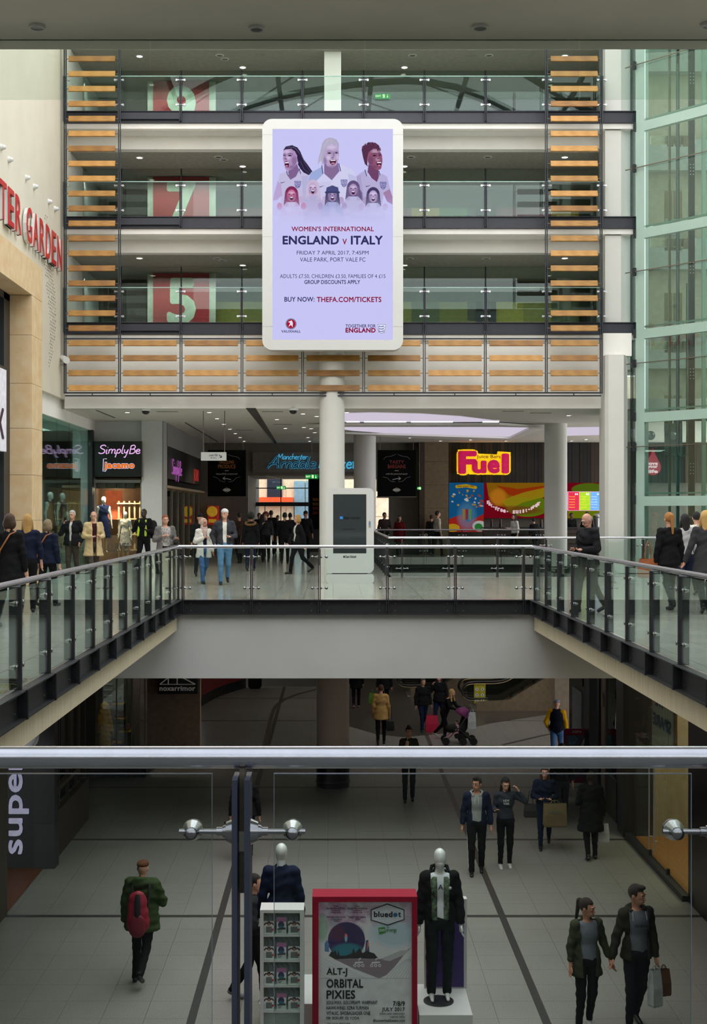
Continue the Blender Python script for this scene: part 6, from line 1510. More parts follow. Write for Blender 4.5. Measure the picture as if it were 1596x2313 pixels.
q = Field(.04); x = PX(224, YW); z0 = PZ(1660, YW); zt = PZ(1604, YW)
q.cap((x, YW+.8, zt), (x, YW+.8, z0-.4), .10, .16, sy=.6).cap((x-.05, YW+.8, zt), (x-.2, YW+.75, z0-.1), .06, .05).cap((x+.05, YW+.8, zt), (x+.2, YW+.85, z0-.1), .06, .05); q.wr = .008
V_, Q_ = q.mesh(.018); raw_obj('coat', V_, Q_, yj, jk); MB().tube([(x, YW+.8, zt+.05), (x, YW+.8, zt+.13), (x+.03, YW+.8, zt+.16)], .008, 5).obj('hook', dullst, jk)
# sportswear sign box and curved kiosk
Yk = 37.0
kb = thing('sport_sign', 'black and white sportswear sign box at the back left of the lower mall', 'sign', (PX(401, Yk), Yk, PZ(1567, Yk)))
MB().box(PX(357, Yk), PX(445, Yk), Yk, Yk+.2, PZ(1567, Yk), PZ(1520, Yk)).obj('box', black, kb)
wsg = M('sign_dim_white', (200, 196, 190), .6, emis=.08)
ltr('noxarrimor', 360, 441, 1549, 1560, Yk-.005, wsg, kb, bold=.03)
mb = MB()
for a, b in (((361, 1545), (380, 1530)), ((380, 1545), (380, 1528)), ((400, 1545), (400, 1528)), ((441, 1545), (408, 1528))): mb.tube([(PX(a[0], Yk), Yk-.01, PZ(a[1], Yk)), (PX(b[0], Yk), Yk-.01, PZ(b[1], Yk))], .02, 4)
mb.box(PX(361, Yk), PX(441, Yk), Yk-.01, Yk, PZ(1546, Yk), PZ(1544.5, Yk)); mb.obj('mountain_logo', wsg, kb)
MB().box(PX(330, Yk), PX(450, Yk), Yk+.2, Yk+.5, LOW, -.62).obj('wall_kiosk', M('kiosk_beige', (176, 156, 132), .7), kind='structure')
pts = spline([lp(452, 1597), lp(480, 1580), lp(510, 1567), lp(555, 1553)], 4); mb = MB(); m2 = MB()
for a, b in zip(pts, pts[1:]):
    d = (Vector(b)-Vector(a)).normalized(); n = Vector((d.y, -d.x))*.05
    p_ = [(a[0], a[1]), (b[0], b[1]), (b[0]-n.x*3, b[1]-n.y*3), (a[0]-n.x*3, a[1]-n.y*3)]
    mb.zprism(p_, LOW+.35, LOW+2.6); m2.zprism(p_, LOW, LOW+.35)
kk = thing('curved_kiosk', 'curved dark red kiosk wall with black kick band at the back of the lower mall', 'kiosk', tuple(pts[3])+(LOW,))
mb.obj('wall_panel', M('kiosk_red', (96, 18, 16), .5), kk); m2.obj('kick_band', black, kk)
mb = MB(); mb.box(-16, -6.0, 46, 46.4, LOW, -.6); mb.box(-6, 18, 56, 56.4, LOW, -.6); struct('wall_lower_back', mb, M('lower_back', (120, 108, 92), .8))
x_, y_ = lp(575, 1556); t = thing('litter_bin', 'black box shaped bin beside the curved kiosk', 'bin', (x_, y_, LOW))
MB().cbox(x_-.25, x_+.25, y_, y_+.5, LOW+.05, LOW+1.1, .04).obj('body', black, t); MB().box(x_+.26, x_+.55, y_+.1, y_+.3, LOW+.6, LOW+1.0).obj('side_flap', M('bag_red', (190, 20, 40), .6), t); MB().box(x_-.2, x_+.2, y_+.05, y_+.45, LOW, LOW+.05).obj('foot', blackst, t)
# right side of the lower mall
G_low = glass('lower_shop_glass', (.88, .92, .90), .22)
def rwall(name, y0, y1, z0, z1, mat, parent=None, d=.06, x=XRW, **k): return MB().box(x, x+d, y0, y1, z0, z1).obj(name, mat, parent, **k)
rwall('wall_lower_right', -7, 22.6, LOW, -.6, black, d=.5, x=XRW+.0, kind='structure')
ps_ = thing('glass_shopfront', 'glass phone shop front with steel door handles at the lower right', 'shopfront', (XRW, 25, LOW))
rwall('kick_plate', 22.6, 27.1, LOW, LOW+.10, blackst, ps_, d=.14, x=XRW-.1)
for a, b in ((22.65, 23.95), (24.0, 25.3), (25.35, 26.6)): rwall('glass_pane', a, b, LOW+.1, -.95, G_low, ps_, d=.02)
rwall('glass_pane', 26.65, 27.1, LOW+.1, -.95, G_low, ps_, d=.02)
for y in (24.75, 25.15):
    MB().cyl((XRW-.06, y, LOW+.25), (XRW-.06, y, LOW+2.2), .016, n=8).cyl((XRW-.06, y, LOW+.5), (XRW, y, LOW+.5), .012, n=6).obj('handle', steel, ps_)
for y in (23.97, 25.33): MB().box(XRW-.02, XRW+.03, y-.04, y+.04, LOW+.08, LOW+.2).obj('pivot', blackst, ps_)
MB().box(XRW+.1, 12, 22.6, 27.1, LOW+.001, LOW+.02).obj('shop_floor', M('amber_wood_floor', (150, 100, 34), .4, wood=True, stretch=(1, 3, 1)), kind='structure')
mb = MB(); mb.box(10, 10.2, 22.4, 27.2, LOW, -.6); mb.box(XRW+.1, 10, 27.15, 27.3, LOW, -.6); mb.box(XRW+.5, 10, 22.3, 22.5, LOW, -.6); struct('wall_shop_inside', mb, M('phone_shop_wall', (150, 140, 112), .7))
nb = thing('notice_board', 'framed window poster with large blue lettering inside the phone shop', 'poster', (XRW+.4, 24.2, LOW+2))
MB().box(XRW+.3, XRW+.34, 24.6, 26.4, LOW+2.0, LOW+3.6).obj('frame', M('frame_bronze', (96, 64, 30), .5), nb)
MB().box(XRW+.28, XRW+.3, 24.68, 26.32, LOW+2.05, LOW+3.52).obj('sheet', M('sheet_cream', (196, 192, 168), .7), nb)
lettering('SPARE', 24.8, 26.2, LOW+2.5, LOW+2.75, XRW+.27, M('poster_blue', (60, 90, 130), .6), nb, axis='x', bold=.04, depth=-.004)
lettering('WE', 25.3, 26.0, LOW+2.9, LOW+3.1, XRW+.27, MATS['poster_blue'], nb, axis='x', bold=.04, depth=-.004)
t = thing('phone_shop_poster', 'tall red and white oval poster hanging inside the phone shop', 'poster', (XRW+.5, 23.2, LOW+.9))
pp = [(23.2+.35*cos(R(a)), LOW+1.9+.75*sin(R(a))) for a in range(0, 360, 20)]
MB().xprism(pp, XRW+.3, XRW+.33).obj('plate', M('oval_red', (170, 40, 34), .6), t); lettering('PAPER', 22.95, 23.45, LOW+1.9, LOW+2.2, XRW+.29, M('poster_white', (220, 215, 205), .6), t, axis='x', bold=.03, depth=-.004)
ld = bpy.data.lights.new('shop_lamp', 'AREA'); ld.energy = 130; ld.size = 1.5; ld.size_y = 3; ld.shape = 'RECTANGLE'; ld.color = (1, .85, .6); link('shop_lamp', ld, (8.3, 24.8, -.8))
for y0, y1, nm in ((27.1, 27.7, 'pier'), (30.7, 31.4, 'pier')): MB().box(XRW-.12, XRW+.5, y0+.02, y1, LOW, -.6).obj('wall_pier', M('pier_black', (24, 24, 27), .4), kind='structure')
cs = thing('dark_framed_shopfront', 'dark framed open shopfront with beige posts behind the yellow lit phone shop', 'shopfront', (XRW, 29, LOW))
for y0, y1 in ((28.2, 28.35), (29.4, 29.55), (30.2, 30.35)): MB().box(XRW, XRW+.1, y0, y1, LOW, -.95).obj('post', blackst, cs)
MB().box(XRW+.02, XRW+.04, 28.35, 29.4, LOW+.9, -.95).obj('glass_pane', G_shop, cs); MB().box(XRW+.0, XRW+.06, 27.7, 29.4, LOW, LOW+.9).obj('lower_panel', M('brown_panel_dark', (60, 50, 42), .6), cs)
MB().box(XRW+.05, XRW+.25, 29.6, 30.2, LOW, -.95).obj('beige_post', M('pink_beige', (170, 146, 132), .7), cs)
MB().box(XRW, XRW+.04, 29.8, 29.95, LOW+2.3, LOW+2.6).obj('keypad', M('keypad_beige', (150, 132, 96), .5), cs)
gs_ = thing('shop_sign', 'black and red fascia with white capitals above the dark shop door in the lower mall', 'sign', (XRW, 33, -1.6))
MB().box(XRW-.15, XRW, 31.4, 36.2, LOW+2.55, -.62).obj('board', black, gs_); MB().box(XRW-.17, XRW-.15, 31.5, 32.2, LOW+2.7, -.62).obj('red_end', M('fascia_red', (120, 20, 16), .5), gs_)
lettering('ONE SHOP', 35.6, 32.5, LOW+3.05, LOW+3.35, XRW-.155, M('sign_letter_white', (190, 180, 180), .5, emis=.15), gs_, axis='x', depth=-.01)
MB().box(XRW, XRW+.1, 31.4, 34.0, LOW, LOW+2.55).obj('dark_doorway', M('door_dark_blue', (30, 34, 40), .3), gs_); MB().box(XRW-.03, XRW, 32.2, 33.4, LOW+1.2, LOW+2.3).obj('poster_pane', M('pale_pane', (150, 160, 168), .5), gs_)
mb = MB(); mb.box(XRW, XRW+.4, 36.2, 36.6, LOW, -.6); mb.box(10.5, 10.9, 36, 56, LOW, -.6); struct('wall_lower_right', mb, M('beige_wall', (150, 134, 116), .7))
# coffee advert board
Yc = 31.3; cb = thing('coffee_board', 'maroon topped coffee advert board standing in the lower mall at the right', 'advert board', (PX(1302, Yc), Yc, LOW))
x0, x1 = PX(1273, Yc), PX(1331, Yc); mar = M('maroon', (136, 14, 60), .5)
zt = PZ(1646, Yc); MB().prism(rounded(x0, x1, LOW+.25, zt, .05, 4), Yc, Yc+.06).obj('frame', mar, cb)
MB().box(x0+.04, x1-.04, Yc-.01, Yc, LOW+.4, PZ(1660, Yc)).obj('sheet', M('advert_slate', (84, 78, 92), .5), cb)
ltr('COSTA', 1292, 1313, 1650, 1655, Yc-.004, signw, cb, bold=.03)
for j, s_ in enumerate(['WATCH OUR', 'BARISTAS TURN', 'MILK INTO PURE']): ltr(s_, 1284, 1304-(j == 0)*4, 1661+j*4, 1664+j*4, Yc-.012, M('chalk_blue', (120, 190, 225), .6), cb)
ltr('VELVET', 1283, 1300, 1674, 1681, Yc-.012, MATS['chalk_blue'], cb, bold=.02)
MB().tube([(PX(1310, Yc), Yc-.012, LOW+.6), (PX(1318, Yc), Yc-.012, LOW+.9), (PX(1312, Yc), Yc-.012, LOW+1.1), (PX(1322, Yc), Yc-.012, PZ(1664, Yc))], [.05, .06, .04, .02], 6).obj('milk_swirl', M('milk', (170, 165, 175), .5), cb)
for s in (-1, 1): MB().box((x0+x1)/2+s*.25-.02, (x0+x1)/2+s*.25+.02, Yc-.12, Yc+.2, LOW, LOW+.27).obj('foot', blackst, cb)
# escalators rising out of the lower mall
def escalator(label, X0, Y0, signed):
    t = thing('escalator', label, 'escalator', (X0, Y0, LOW)); sl = math.tan(R(30)); wd = 1.0; Lr = 7.4
    def prof(o1, o2): return [(X0-.2, LOW+o1), (X0+1.0, LOW+o1), (X0+Lr, LOW+o1+(Lr-1.0)*sl), (X0+Lr, LOW+o2+(Lr-1.0)*sl), (X0+1.0, LOW+o2), (X0-.2, LOW+o2)]
    for s in (0, 1):
        y = Y0+s*(wd+.3)
        MB().prism([(X0+.1, LOW), (X0+Lr, LOW+.0), (X0+Lr, LOW+.38+(Lr-1.0)*sl), (X0+1.2, LOW+.38), (X0+.1, LOW+.32)], y-.07, y+.07).obj('side_panel', M('escalator_bronze', (128, 112, 90), .4, .5), t)
        MB().prism(prof(.36, .92), y-.006, y+.006).obj('balustrade_glass', glass('dark_balustrade', (.45, .48, .45), .8), t)
        pts = [(X0+.5, y, LOW+.42), (X0-.1, y, LOW+.42), (X0-.33, y, LOW+.55), (X0-.36, y, LOW+.75), (X0-.2, y, LOW+.93), (X0+.1, y, LOW+.98), (X0+.45, y, LOW+.98), (X0+.8, y, LOW+.99), (X0+1.15, y, LOW+1.07), (X0+1.6, y, LOW+.98+.6*sl), (X0+2.4, y, LOW+.98+1.4*sl), (X0+4.0, y, LOW+.98+3.0*sl), (X0+5.7, y, LOW+.98+4.7*sl), (X0+Lr, y, LOW+.98+(Lr-1.0)*sl)]
        MB().tube(spline(pts, 4), .042, 8).obj('handrail', M('handrail_black', (24, 24, 24), .35), t)
        MB().tube([(p[0]*1.0+.0, p[1], p[2]-.065) for p in spline(pts, 4)], .022, 6).obj('rail_trim', M('trim_bronze', (150, 132, 104), .3, .9), t)
    for k in range(16): MB().box(X0+1.0+k*.4, X0+1.4+k*.4, Y0+.09, Y0+wd+.21, LOW+.05+k*.4*sl-.1, LOW+.10+(k+.5)*.4*sl).obj('step', M('step_metal', (84, 84, 80), .5, .8), t)
    MB().box(X0+.0, X0+1.0, Y0+.08, Y0+wd+.22, LOW, LOW+.03).obj('landing_plate', steel, t)
    if signed:
        MB().box(X0+.03, X0+.42, Y0-.02, Y0-.008, LOW+.25, LOW+.92).obj('safety_panel', M('safety_yellow', (168, 158, 20), .6), t)
        lettering('Escalator Safety', X0+.06, X0+.39, LOW+.85, LOW+.90, Y0-.022, ink, t)
        mb = MB()
        for i in range(2):
            for j in range(3): cx, cz = X0+.13+i*.19, LOW+.35+j*.19; mb.cyl((cx, Y0-.022, cz), (cx, Y0-.026, cz), .055, n=12, mi=0); mb.ball((cx, Y0-.03, cz+.02), (.014, .004, .014), 6, 1); mb.box(cx-.012, cx+.012, Y0-.032, Y0-.026, cz-.035, cz+.008, 1)
        mb.obj('symbol', [signw, ink], t, kind='stuff')
    return t
x_, y_ = lp(1068, 1605); escalator('right escalator with yellow safety panel rising to the right in the lower mall', x_, y_, True)
x_, y_ = lp(925, 1584); escalator('left escalator whose rounded handrail end shows behind the two people in black', x_, y_+1.2, False)
for x, y, e_ in [(-3, 31, 26), (1, 36, 22), (5, 33, 26), (1, 45, 26), (8, 42, 22), (-1, 28.2, 30), (3.2, 27.6, 60), (5.0, 29.8, 40), (0, 29, 40), (-3, 2.8, 45), (3, 2.8, 45), (0, 2.8, 70)]:  # unseen near row and the coffee board spot are added to brighten their displays
    ld = bpy.data.lights.new('lower_lamp_fill', 'SPOT'); ld.energy = e_*(9 if y < 35 else 2.2); ld.spot_size = R(140); ld.spot_blend = .8; ld.color = (1, .86, .68); ld.shadow_soft_size = .2; link('lower_lamp_fill', ld, (x, y, -1.0))

# ---------------------------------------------------------------- promotional display under the viewer
YQ = 16.0
ZB = LOW
po = thing('poster_stand', 'large crimson framed music festival poster stand in the lower mall', 'poster stand', (PX(823, YQ), YQ, LOW))
x0, x1, zt = PX(705, YQ), PX(942, YQ), PZ(2024, YQ)
crim = M('crimson_frame', (156, 8, 46), .5, var=.03, spec=.2)
ix0, ix1, iz1 = PX(719, YQ), PX(930, YQ), PZ(2036, YQ)
MB().box(x0, ix0, YQ-.02, YQ+.32, LOW, zt).box(ix1, x1, YQ-.02, YQ+.32, LOW, zt).box(ix0, ix1, YQ-.02, YQ+.32, iz1, zt).box(ix0, ix1, YQ-.02, YQ+.32, LOW, LOW+.35).obj('frame', crim, po)
MB().box(x0+.01, x1-.01, YQ+.05, YQ+.31, LOW+.01, zt-.01).obj('case', crim, po)
MB().box(ix0, ix1, YQ+.035, YQ+.05, LOW+.35, iz1).obj('sheet', M('poster_paper', (222, 226, 228), .5), po)
k = 2.0; H_ = 175; cv = Canvas(int(211*k), int(H_*k), (222, 226, 228)); d = px2(cv, k, 719, 2036)
random.seed(21)
for _ in range(150):
    x, y = random.uniform(719, 930), random.uniform(2036, 2090); dens = 1 if (x < 840 or x > 905) else .35
    if random.random() < dens: d.e(x, y, random.uniform(6, 18), random.uniform(4, 10), random.choice(((186, 120, 168), (150, 90, 150), (214, 196, 216), (196, 140, 180), (160, 190, 200))), .35, random.random()*3, soft=10)
for _ in range(80): d.e(random.uniform(719, 930), random.uniform(2036, 2080), .8, .8, (235, 235, 240))
d.e(728, 2098, 14, 30, (110, 170, 130), .6, soft=14); d.e(890, 2110, 50, 30, (160, 200, 220), .6, soft=30)
d.e(782, 2125, 42, 41, (52, 34, 96)); d.e(790, 2110, 30, 22, (38, 26, 84), .7, soft=14); d.e(784, 2148, 34, 16, (30, 130, 150), .9, soft=12); d.e(762, 2110, 18, 18, (100, 30, 60), .5, soft=12); d.e(781, 2120, 3, 9, (150, 190, 220)); d.e(781, 2114, 3, 3, (240, 120, 120))
d.p([(733, 2150), (733, 2132), (738, 2124), (743, 2134), (743, 2152)], (90, 130, 180)); d.p([(823, 2160), (826, 2126), (831, 2124), (834, 2150)], (60, 70, 120)); d.p([(828, 2150), (829, 2128), (833, 2132)], (220, 110, 80))
d.p([(742, 2160), (748, 2150), (753, 2152), (757, 2147), (762, 2160), (763, 2147), (767, 2160), (780, 2160), (795, 2154), (798, 2142), (802, 2154), (812, 2142), (818, 2154), (828, 2149), (845, 2155), (854, 2166), (820, 2170), (760, 2170)], (16, 24, 28))
d.p([(754, 2168), (800, 2166), (860, 2167), (912, 2152), (930, 2140), (930, 2172), (880, 2200), (857, 2212), (800, 2190)], (150, 140, 148)); d.p([(862, 2166), (905, 2148), (930, 2148), (930, 2160), (880, 2180)], (186, 186, 190))
d.p([(719, 2148), (740, 2160), (800, 2190), (857, 2212), (880, 2196), (905, 2166), (930, 2140), (930, 2215), (719, 2215)], (222, 226, 228))
d.p([(754, 2168), (856, 2211), (872, 2204), (890, 2186), (912, 2158), (880, 2172), (850, 2168)], (140, 126, 136))
for cx in (810, 848):
    for s in (-9, 0, 9): d.e(cx+s, 2182, 3.4, 3.4, (225, 225, 228)); d.e(cx+s, 2182, 1.6, 1.6, (110, 105, 110))
    d.p([(cx-10, 2178), (cx+10, 2176), (cx+9, 2173), (cx-8, 2174)], (220, 220, 224)); d.l([(cx, 2174), (cx+1, 2168)], 1, (220, 220, 224)); d.p([(cx-3, 2169), (cx+5, 2168), (cx+4, 2164)], (225, 225, 228))
for j in range(9): d.l([(872+j*7, 2212), (890+j*6, 2190), (912+j*3, 2172-j*1), (930, 2160+j*5)], .8, (176, 182, 188))
for j in range(6): d.l([(719, 2160+j*8), (745, 2176+j*7), (790, 2194+j*5), (830, 2213)], .7, (184, 190, 196))
cv.obj('picture', ix0, ix1, PZ(2036+H_, YQ), iz1, YQ+.033, attr_mat('printed_picture', 0, .25, .6), po)
pk = M('poster_ink', (24, 26, 32), .5)
YI = YQ+.031
MB().prism([(PX(a, YI), PZ(b, YI)) for a, b in ((874, 2040), (913, 2054), (913, 2077), (875, 2090), (837, 2078), (837, 2054))][::-1], YI-.003, YI).obj('hexagon', pk, po)
MB().prism([(PX(a, YI), PZ(b, YI)) for a, b in ((874, 2042.5), (911, 2055.5), (911, 2075.5), (875, 2087.5), (839, 2076.5), (839, 2055.5))][::-1], YI-.005, YI-.003).obj('hexagon_face', M('hexagon_white', (214, 220, 228), .5), po)
YI2 = YI-.006
ltr('blued', 844, 886, 2058, 2071, YI2, pk, po, bold=.03); ltr('t', 899, 905, 2060, 2071, YI2, pk, po, bold=.03)
MB().cyl((PX(892.5, YI2), YI2, PZ(2066, YI2)), (PX(892.5, YI2), YI2-.003, PZ(2066, YI2)), .026, n=16).obj('dot', M('dot_blue', (40, 110, 160), .5), po)
MB().prism([(PX(a, YI), PZ(b, YI)) for a, b in ((854, 2095), (869, 2093), (871, 2106), (856, 2110))][::-1], YI-.003, YI).obj('green_tag', M('tag_green', (70, 140, 60), .5), po)
ltr('OVO', 856, 869, 2098, 2104, YI-.004, M('hexagon_white', (214, 220, 228)), po, bold=.03); ltr('energy', 872, 896, 2098, 2106, YI, M('tag_green', (70, 140, 60)), po)
ltr('with', 873, 878, 2093, 2095, YI, pk, po)
for s_, a, b, c, e_, bo in [('ALT-J', 737, 784, 2186, 2206, .03), ('ORBITAL', 737, 820, 2211, 2231, .03), ('PIXIES', 737, 802, 2236, 2256, .03), ('SOULWAX. GOLDFRAPP. WARPAINT', 737, 852, 2260, 2268, .015), ('HAWKWIND. EZRA FURMAN', 737, 832, 2272, 2280, .015),
    ('VITALIC. SHOBALEADER ONE', 737, 836, 2284, 2292, .015), ('MR SCRUFF. DJ YODA', 737, 811, 2296, 2304, .015), ('+ Much more. See website for details.', 737, 791, 2309, 2312, 0), ('7/8/9', 887, 914, 2261, 2272, .02), ('JULY 2017', 862, 914, 2275, 2286, .02),
    ('JODRELL BANK OBSERVATORY', 857, 914, 2288, 2292, 0), ('CHESHIRE, EARTH', 880, 914, 2295, 2299, 0), ('discoverthebluedot.com', 842, 914, 2301, 2308, .01),
    ('WINNER', 753, 764, 2045, 2048, 0), ('MIND-BLOWING SPECTACLE', 737, 779, 2050, 2053.5, .01), ('UK FESTIVAL AWARDS', 747, 769, 2059.5, 2062, 0), ('WINNER', 801, 813, 2045, 2048, 0), ('NEW FESTIVAL ON THE BLOCK', 784, 830, 2050, 2053.5, .01), ('UK FESTIVAL AWARDS', 796, 818, 2059.5, 2062, 0),
    ('"SOMETHING UNIQUE AND OUT', 736, 781, 2069, 2073, 0), ('OF THIS WORLD"', 747, 771, 2074, 2078, 0), ('"THE BEST GEEKY FESTIVAL', 785, 827, 2069, 2073, 0), ('EVER"', 802, 814, 2074, 2078, 0), ('THE GUARDIAN', 752, 765, 2079, 2081, 0)]:
    ltr(s_, a, b, c, e_, YI, pk, po, bold=bo, depth=.002)
mb = MB()
for cx in (758, 807):
    for i in range(5):
        x, z = PX(cx-8+i*4, YI), PZ(2056.5, YI); mb.prism([(x+.009*(1 if j % 2 == 0 else .45)*sin(j*pi/5), z+.009*(1 if j % 2 == 0 else .45)*cos(j*pi/5)) for j in range(10)], YI-.002, YI)
mb.obj('star_row', pk, po)
# white leaflet rack
YR = 15.6
lr = thing('leaflet_rack', 'white four tier leaflet rack left of the crimson poster stand', 'rack', (PX(636, YR), YR, LOW))
x0, x1 = PX(587, YR), PX(686, YR); jx0, jx1 = PX(595, YR), PX(677, YR); zt = PZ(2055, YR); iz = PZ(2062, YR)
MB().box(x0, jx0, YR, YR+.3, LOW, zt).box(jx1, x1, YR, YR+.3, LOW, zt).box(jx0, jx1, YR, YR+.3, iz, zt).box(jx0, jx1, YR, YR+.3, LOW, LOW+.3).obj('frame', signw, lr)
MB().box(x0+.01, x1-.01, YR+.2, YR+.3, LOW+.01, zt-.01).obj('back', M('rack_back', (180, 196, 190), .5), lr)
mb = MB()
for r_ in range(4):
    zc_ = PZ(2085+r_*57, YR)
    for j in range(7): cx = jx0+(j+.5)*(jx1-jx0)/7; mb.tube(spline([(cx-.03, YR+.19, zc_-.1), (cx+.02, YR+.19, zc_+.0), (cx-.02, YR+.19, zc_+.08), (cx+.03, YR+.19, zc_+.16)], 3), .004, 4)
mb.obj('wave_pattern', M('wave_grey', (140, 156, 150), .5), lr)
k = 3.0
def leaf_card(kind):
    c = Canvas(int(22*k), int(29*k), (226, 228, 228))
    q = px2(c, k, 0, 0)
    if kind == 0:
        q.e(11, 6, 3.4, 4.6, (176, 130, 104)); q.e(11, 2.5, 3.6, 2.4, (40, 26, 20)); q.l([(1, 8), (5, 4), (8, 6)], 3, (34, 34, 38)); q.l([(21, 8), (17, 4), (14, 6)], 3, (34, 34, 38)); q.p([(5, 12), (17, 12), (18, 26), (5, 26)], (70, 72, 78))
        for j in range(5): q.l([(6, 13+j*3), (17, 13+j*3)], .8, (190, 190, 190))
        q.rect(17, 17, 21, 22, (190, 40, 60)); q.rect(0, 26, 22, 29, (235, 236, 236))
    else:
        q.rect(0, 0, 22, 8, (186, 120, 168)); q.e(10, 13, 7, 6.5, (44, 34, 96)); q.e(10, 16, 5, 2.4, (30, 120, 140)); q.p([(2, 19), (20, 17), (20, 21), (2, 22)], (60, 60, 70)); q.rect(3, 23, 12, 24, (60, 60, 70)); q.rect(3, 25, 10, 26, (60, 60, 70))
    return c
for r_ in range(4):
    zb_ = PZ(2111+r_*57.3, YR)
    MB().box(jx0, jx1, YR+.02, YR+.2, zb_-.03, zb_-.01).obj('shelf', signw, lr)
    MB().box(jx0, jx1, YR+.02, YR+.026, zb_-.01, zb_+.075).obj('clear_lip', G_rail, lr)
    for i, (a, b, kind) in enumerate([(595, 618, 0), (624, 646, 1), (650, 677, 0)]):
        o = leaf_card(kind).obj('leaflet', PX(a, YR), PX(b, YR), zb_-.01, zb_+(.145 if kind == 0 else .19), YR+.06, attr_mat('printed_picture'), None)
        off = Vector((PX((a+b)/2, YR), YR+.06, zb_)); o.data.transform(Matrix.Translation(-off)); o.location = off
        tag(o, ('%s leaflet with a figure on the %s shelf of the white rack' % (('left', '', 'right')[i], ('top', 'second', 'third', 'lowest')[r_])) if kind == 0 else 'festival leaflet in the middle of the %s shelf of the white rack' % ('top', 'second', 'third', 'lowest')[r_], 'leaflet', 'leaflets on the white rack')
# plinths with dressed dummies
dp2 = thing('display_plinth', 'white plinth with purple backboard carrying the front facing dummy', 'plinth', (PX(1003, 16.3), 16.4, LOW))
YM = 16.4; ztp = -4.40
MB().box(PX(945, 16.1), PX(1064, 16.1), 15.95, 17.0, LOW, ztp).obj('box', signw, dp2)
MB().box(PX(958, 16.85), PX(1054, 16.85), 16.85, 16.97, ztp, PZ(2030, 16.85)).obj('backboard', signw, dp2)
MB().box(PX(962, 16.84), PX(1047, 16.84), 16.84, 16.85, ztp+.02, PZ(2042, 16.84)).obj('purple_panel', M('purple_panel', (58, 36, 110), .5), dp2)
MB().cyl((PX(990, YM), YM, ztp), (PX(990, YM), YM, ztp+.012), .19, n=28).obj('round_base', M('dark_base', (46, 46, 48), .3), dp2)
dp3 = thing('display_plinth', 'lower white plinth behind the leaflet rack carrying the dummy seen from the back', 'plinth', (PX(640, 17), 17, LOW))
MB().box(PX(590, 16.9), PX(745, 16.9), 16.45, 17.5, LOW, -4.45).obj('box', signw, dp3)
# ---------------------------------------------------------------- the dummies
def hand_bag_at(o_, key, i): return HAND[key][i]
key = 'white headless faced dummy in dark jacket and leafy shirt on the plinth right of the poster'
key = 'glossy white dummy in black jacket, leafy shirt and dark trousers beside the crimson poster'
leafm = M('leaf_print', (12, 18, 16), .8, scale=22, c2=(110, 136, 104))
def chest_text(o, body, x0, x1, z0, z1, y, mat, name, bold):
    me, co = text_mesh(body, bold); nn_ = lambda a: (a-a.min())/(np.ptp(a) or 1)
    me.vertices.foreach_set('co', np.stack([x0+nn_(co[:, 0])*(x1-x0), y-nn_(co[:, 2])*.006, z0+nn_(co[:, 1])*(z1-z0)], 1).astype(np.float32).ravel())
    me.materials.clear(); me.materials.append(mat); me.update(); return link(name, me, parent=o)
def dummy_extra(o, g):
    n = g['nk']; mb = MB()
    q = Field(.035); q.ell(g['pel'], (.175, .125, .15)).ell(g['wst'], (.15, .113, .18)).ell(g['ch'], (.18, .127, .19))
    q.cut.append(lambda x, y, z: np.maximum(.036+.02*np.sin(9*z)*0-np.abs(x)+0*z, np.maximum(y+.02, .95-z))+0*x); q.cut.append(lambda x, y, z: z-1.45+0*x)
    V_, Q_ = q.mesh(.011); raw_obj('leafy_shirt_front', V_, Q_, leafm, o)
    m2 = MB(); m2.tube([n+np.array([-.10, .02, .0]), n+np.array([-.09, .05, .05]), n+np.array([.0, .085, .07]), n+np.array([.09, .05, .05]), n+np.array([.10, .0, .0])], .022, 6); m2.obj('collar', cloth('black', (20, 20, 22)), o)
    chest_text(o, 'A', n[0]-.03, n[0]+.03, n[2]-.17, n[2]-.11, n[1]-.142, ink, 'shirt_letter', .02)
    m3 = MB(); m3.ball((n[0]+.11, n[1]-.145, n[2]-.15), (.018, .006, .018), 8); m3.obj('jacket_badge', signw, o)
person(key, PX(993, YM), YM+.02, ztp+.012, 1.90, 0, top=cloth('black', (24, 25, 27)), open_=.10, shirt=cloth('white', (214, 220, 224)), hem=.88, arms=('down', 'down'), legs=(.04, -.04), trousers=cloth('dark_green_black', (30, 38, 38)), hair='none', dummy=True, head=(0, 0), fine=.012, cat='shop dummy', name='shop_dummy', extra=dummy_extra, off=.034)
key2 = 'glossy white dummy in a navy jacket seen from behind above the leaflet rack'
person(key2, PX(635, 16.9), 16.9, -4.45, 1.90, 180, top=cloth('navy_jacket', (26, 34, 56)), hem=.84, arms=('down', 'down'), legs=(.03, -.03), trousers=cloth('dark_green_black', (30, 38, 38)), hair='none', dummy=True, fine=.012, cat='shop dummy', name='shop_dummy', off=.024)
for o in bpy.data.objects:
    if o.name.startswith('shop_dummy'): pass
for lab, px, h_, topc, hemv, fc in [('headed dummy in a navy sleeveless dress in the lit shop window', 234, 1.78, cloth('navy_dress', (26, 34, 70)), .45, 20), ('shorter dummy in a pale patterned flared dress in the lit shop window', 283, 1.55, M('pale_dress', (222, 214, 196), .8, scale=14, c2=(176, 160, 156)), .5, -15)]:
    person(lab, PX(px, 41.7), 41.7, .1+(.35 if h_ > 1.7 else .1), h_, fc, top=topc, hem=hemv, sleeve=.0, off=.012, arms=('down', 'down'), legs=(.02, -.02), trousers=M('dummy_skin_leg', (190, 160, 130), .4), hair='none', dummy=True, cat='shop dummy', name='shop_dummy')
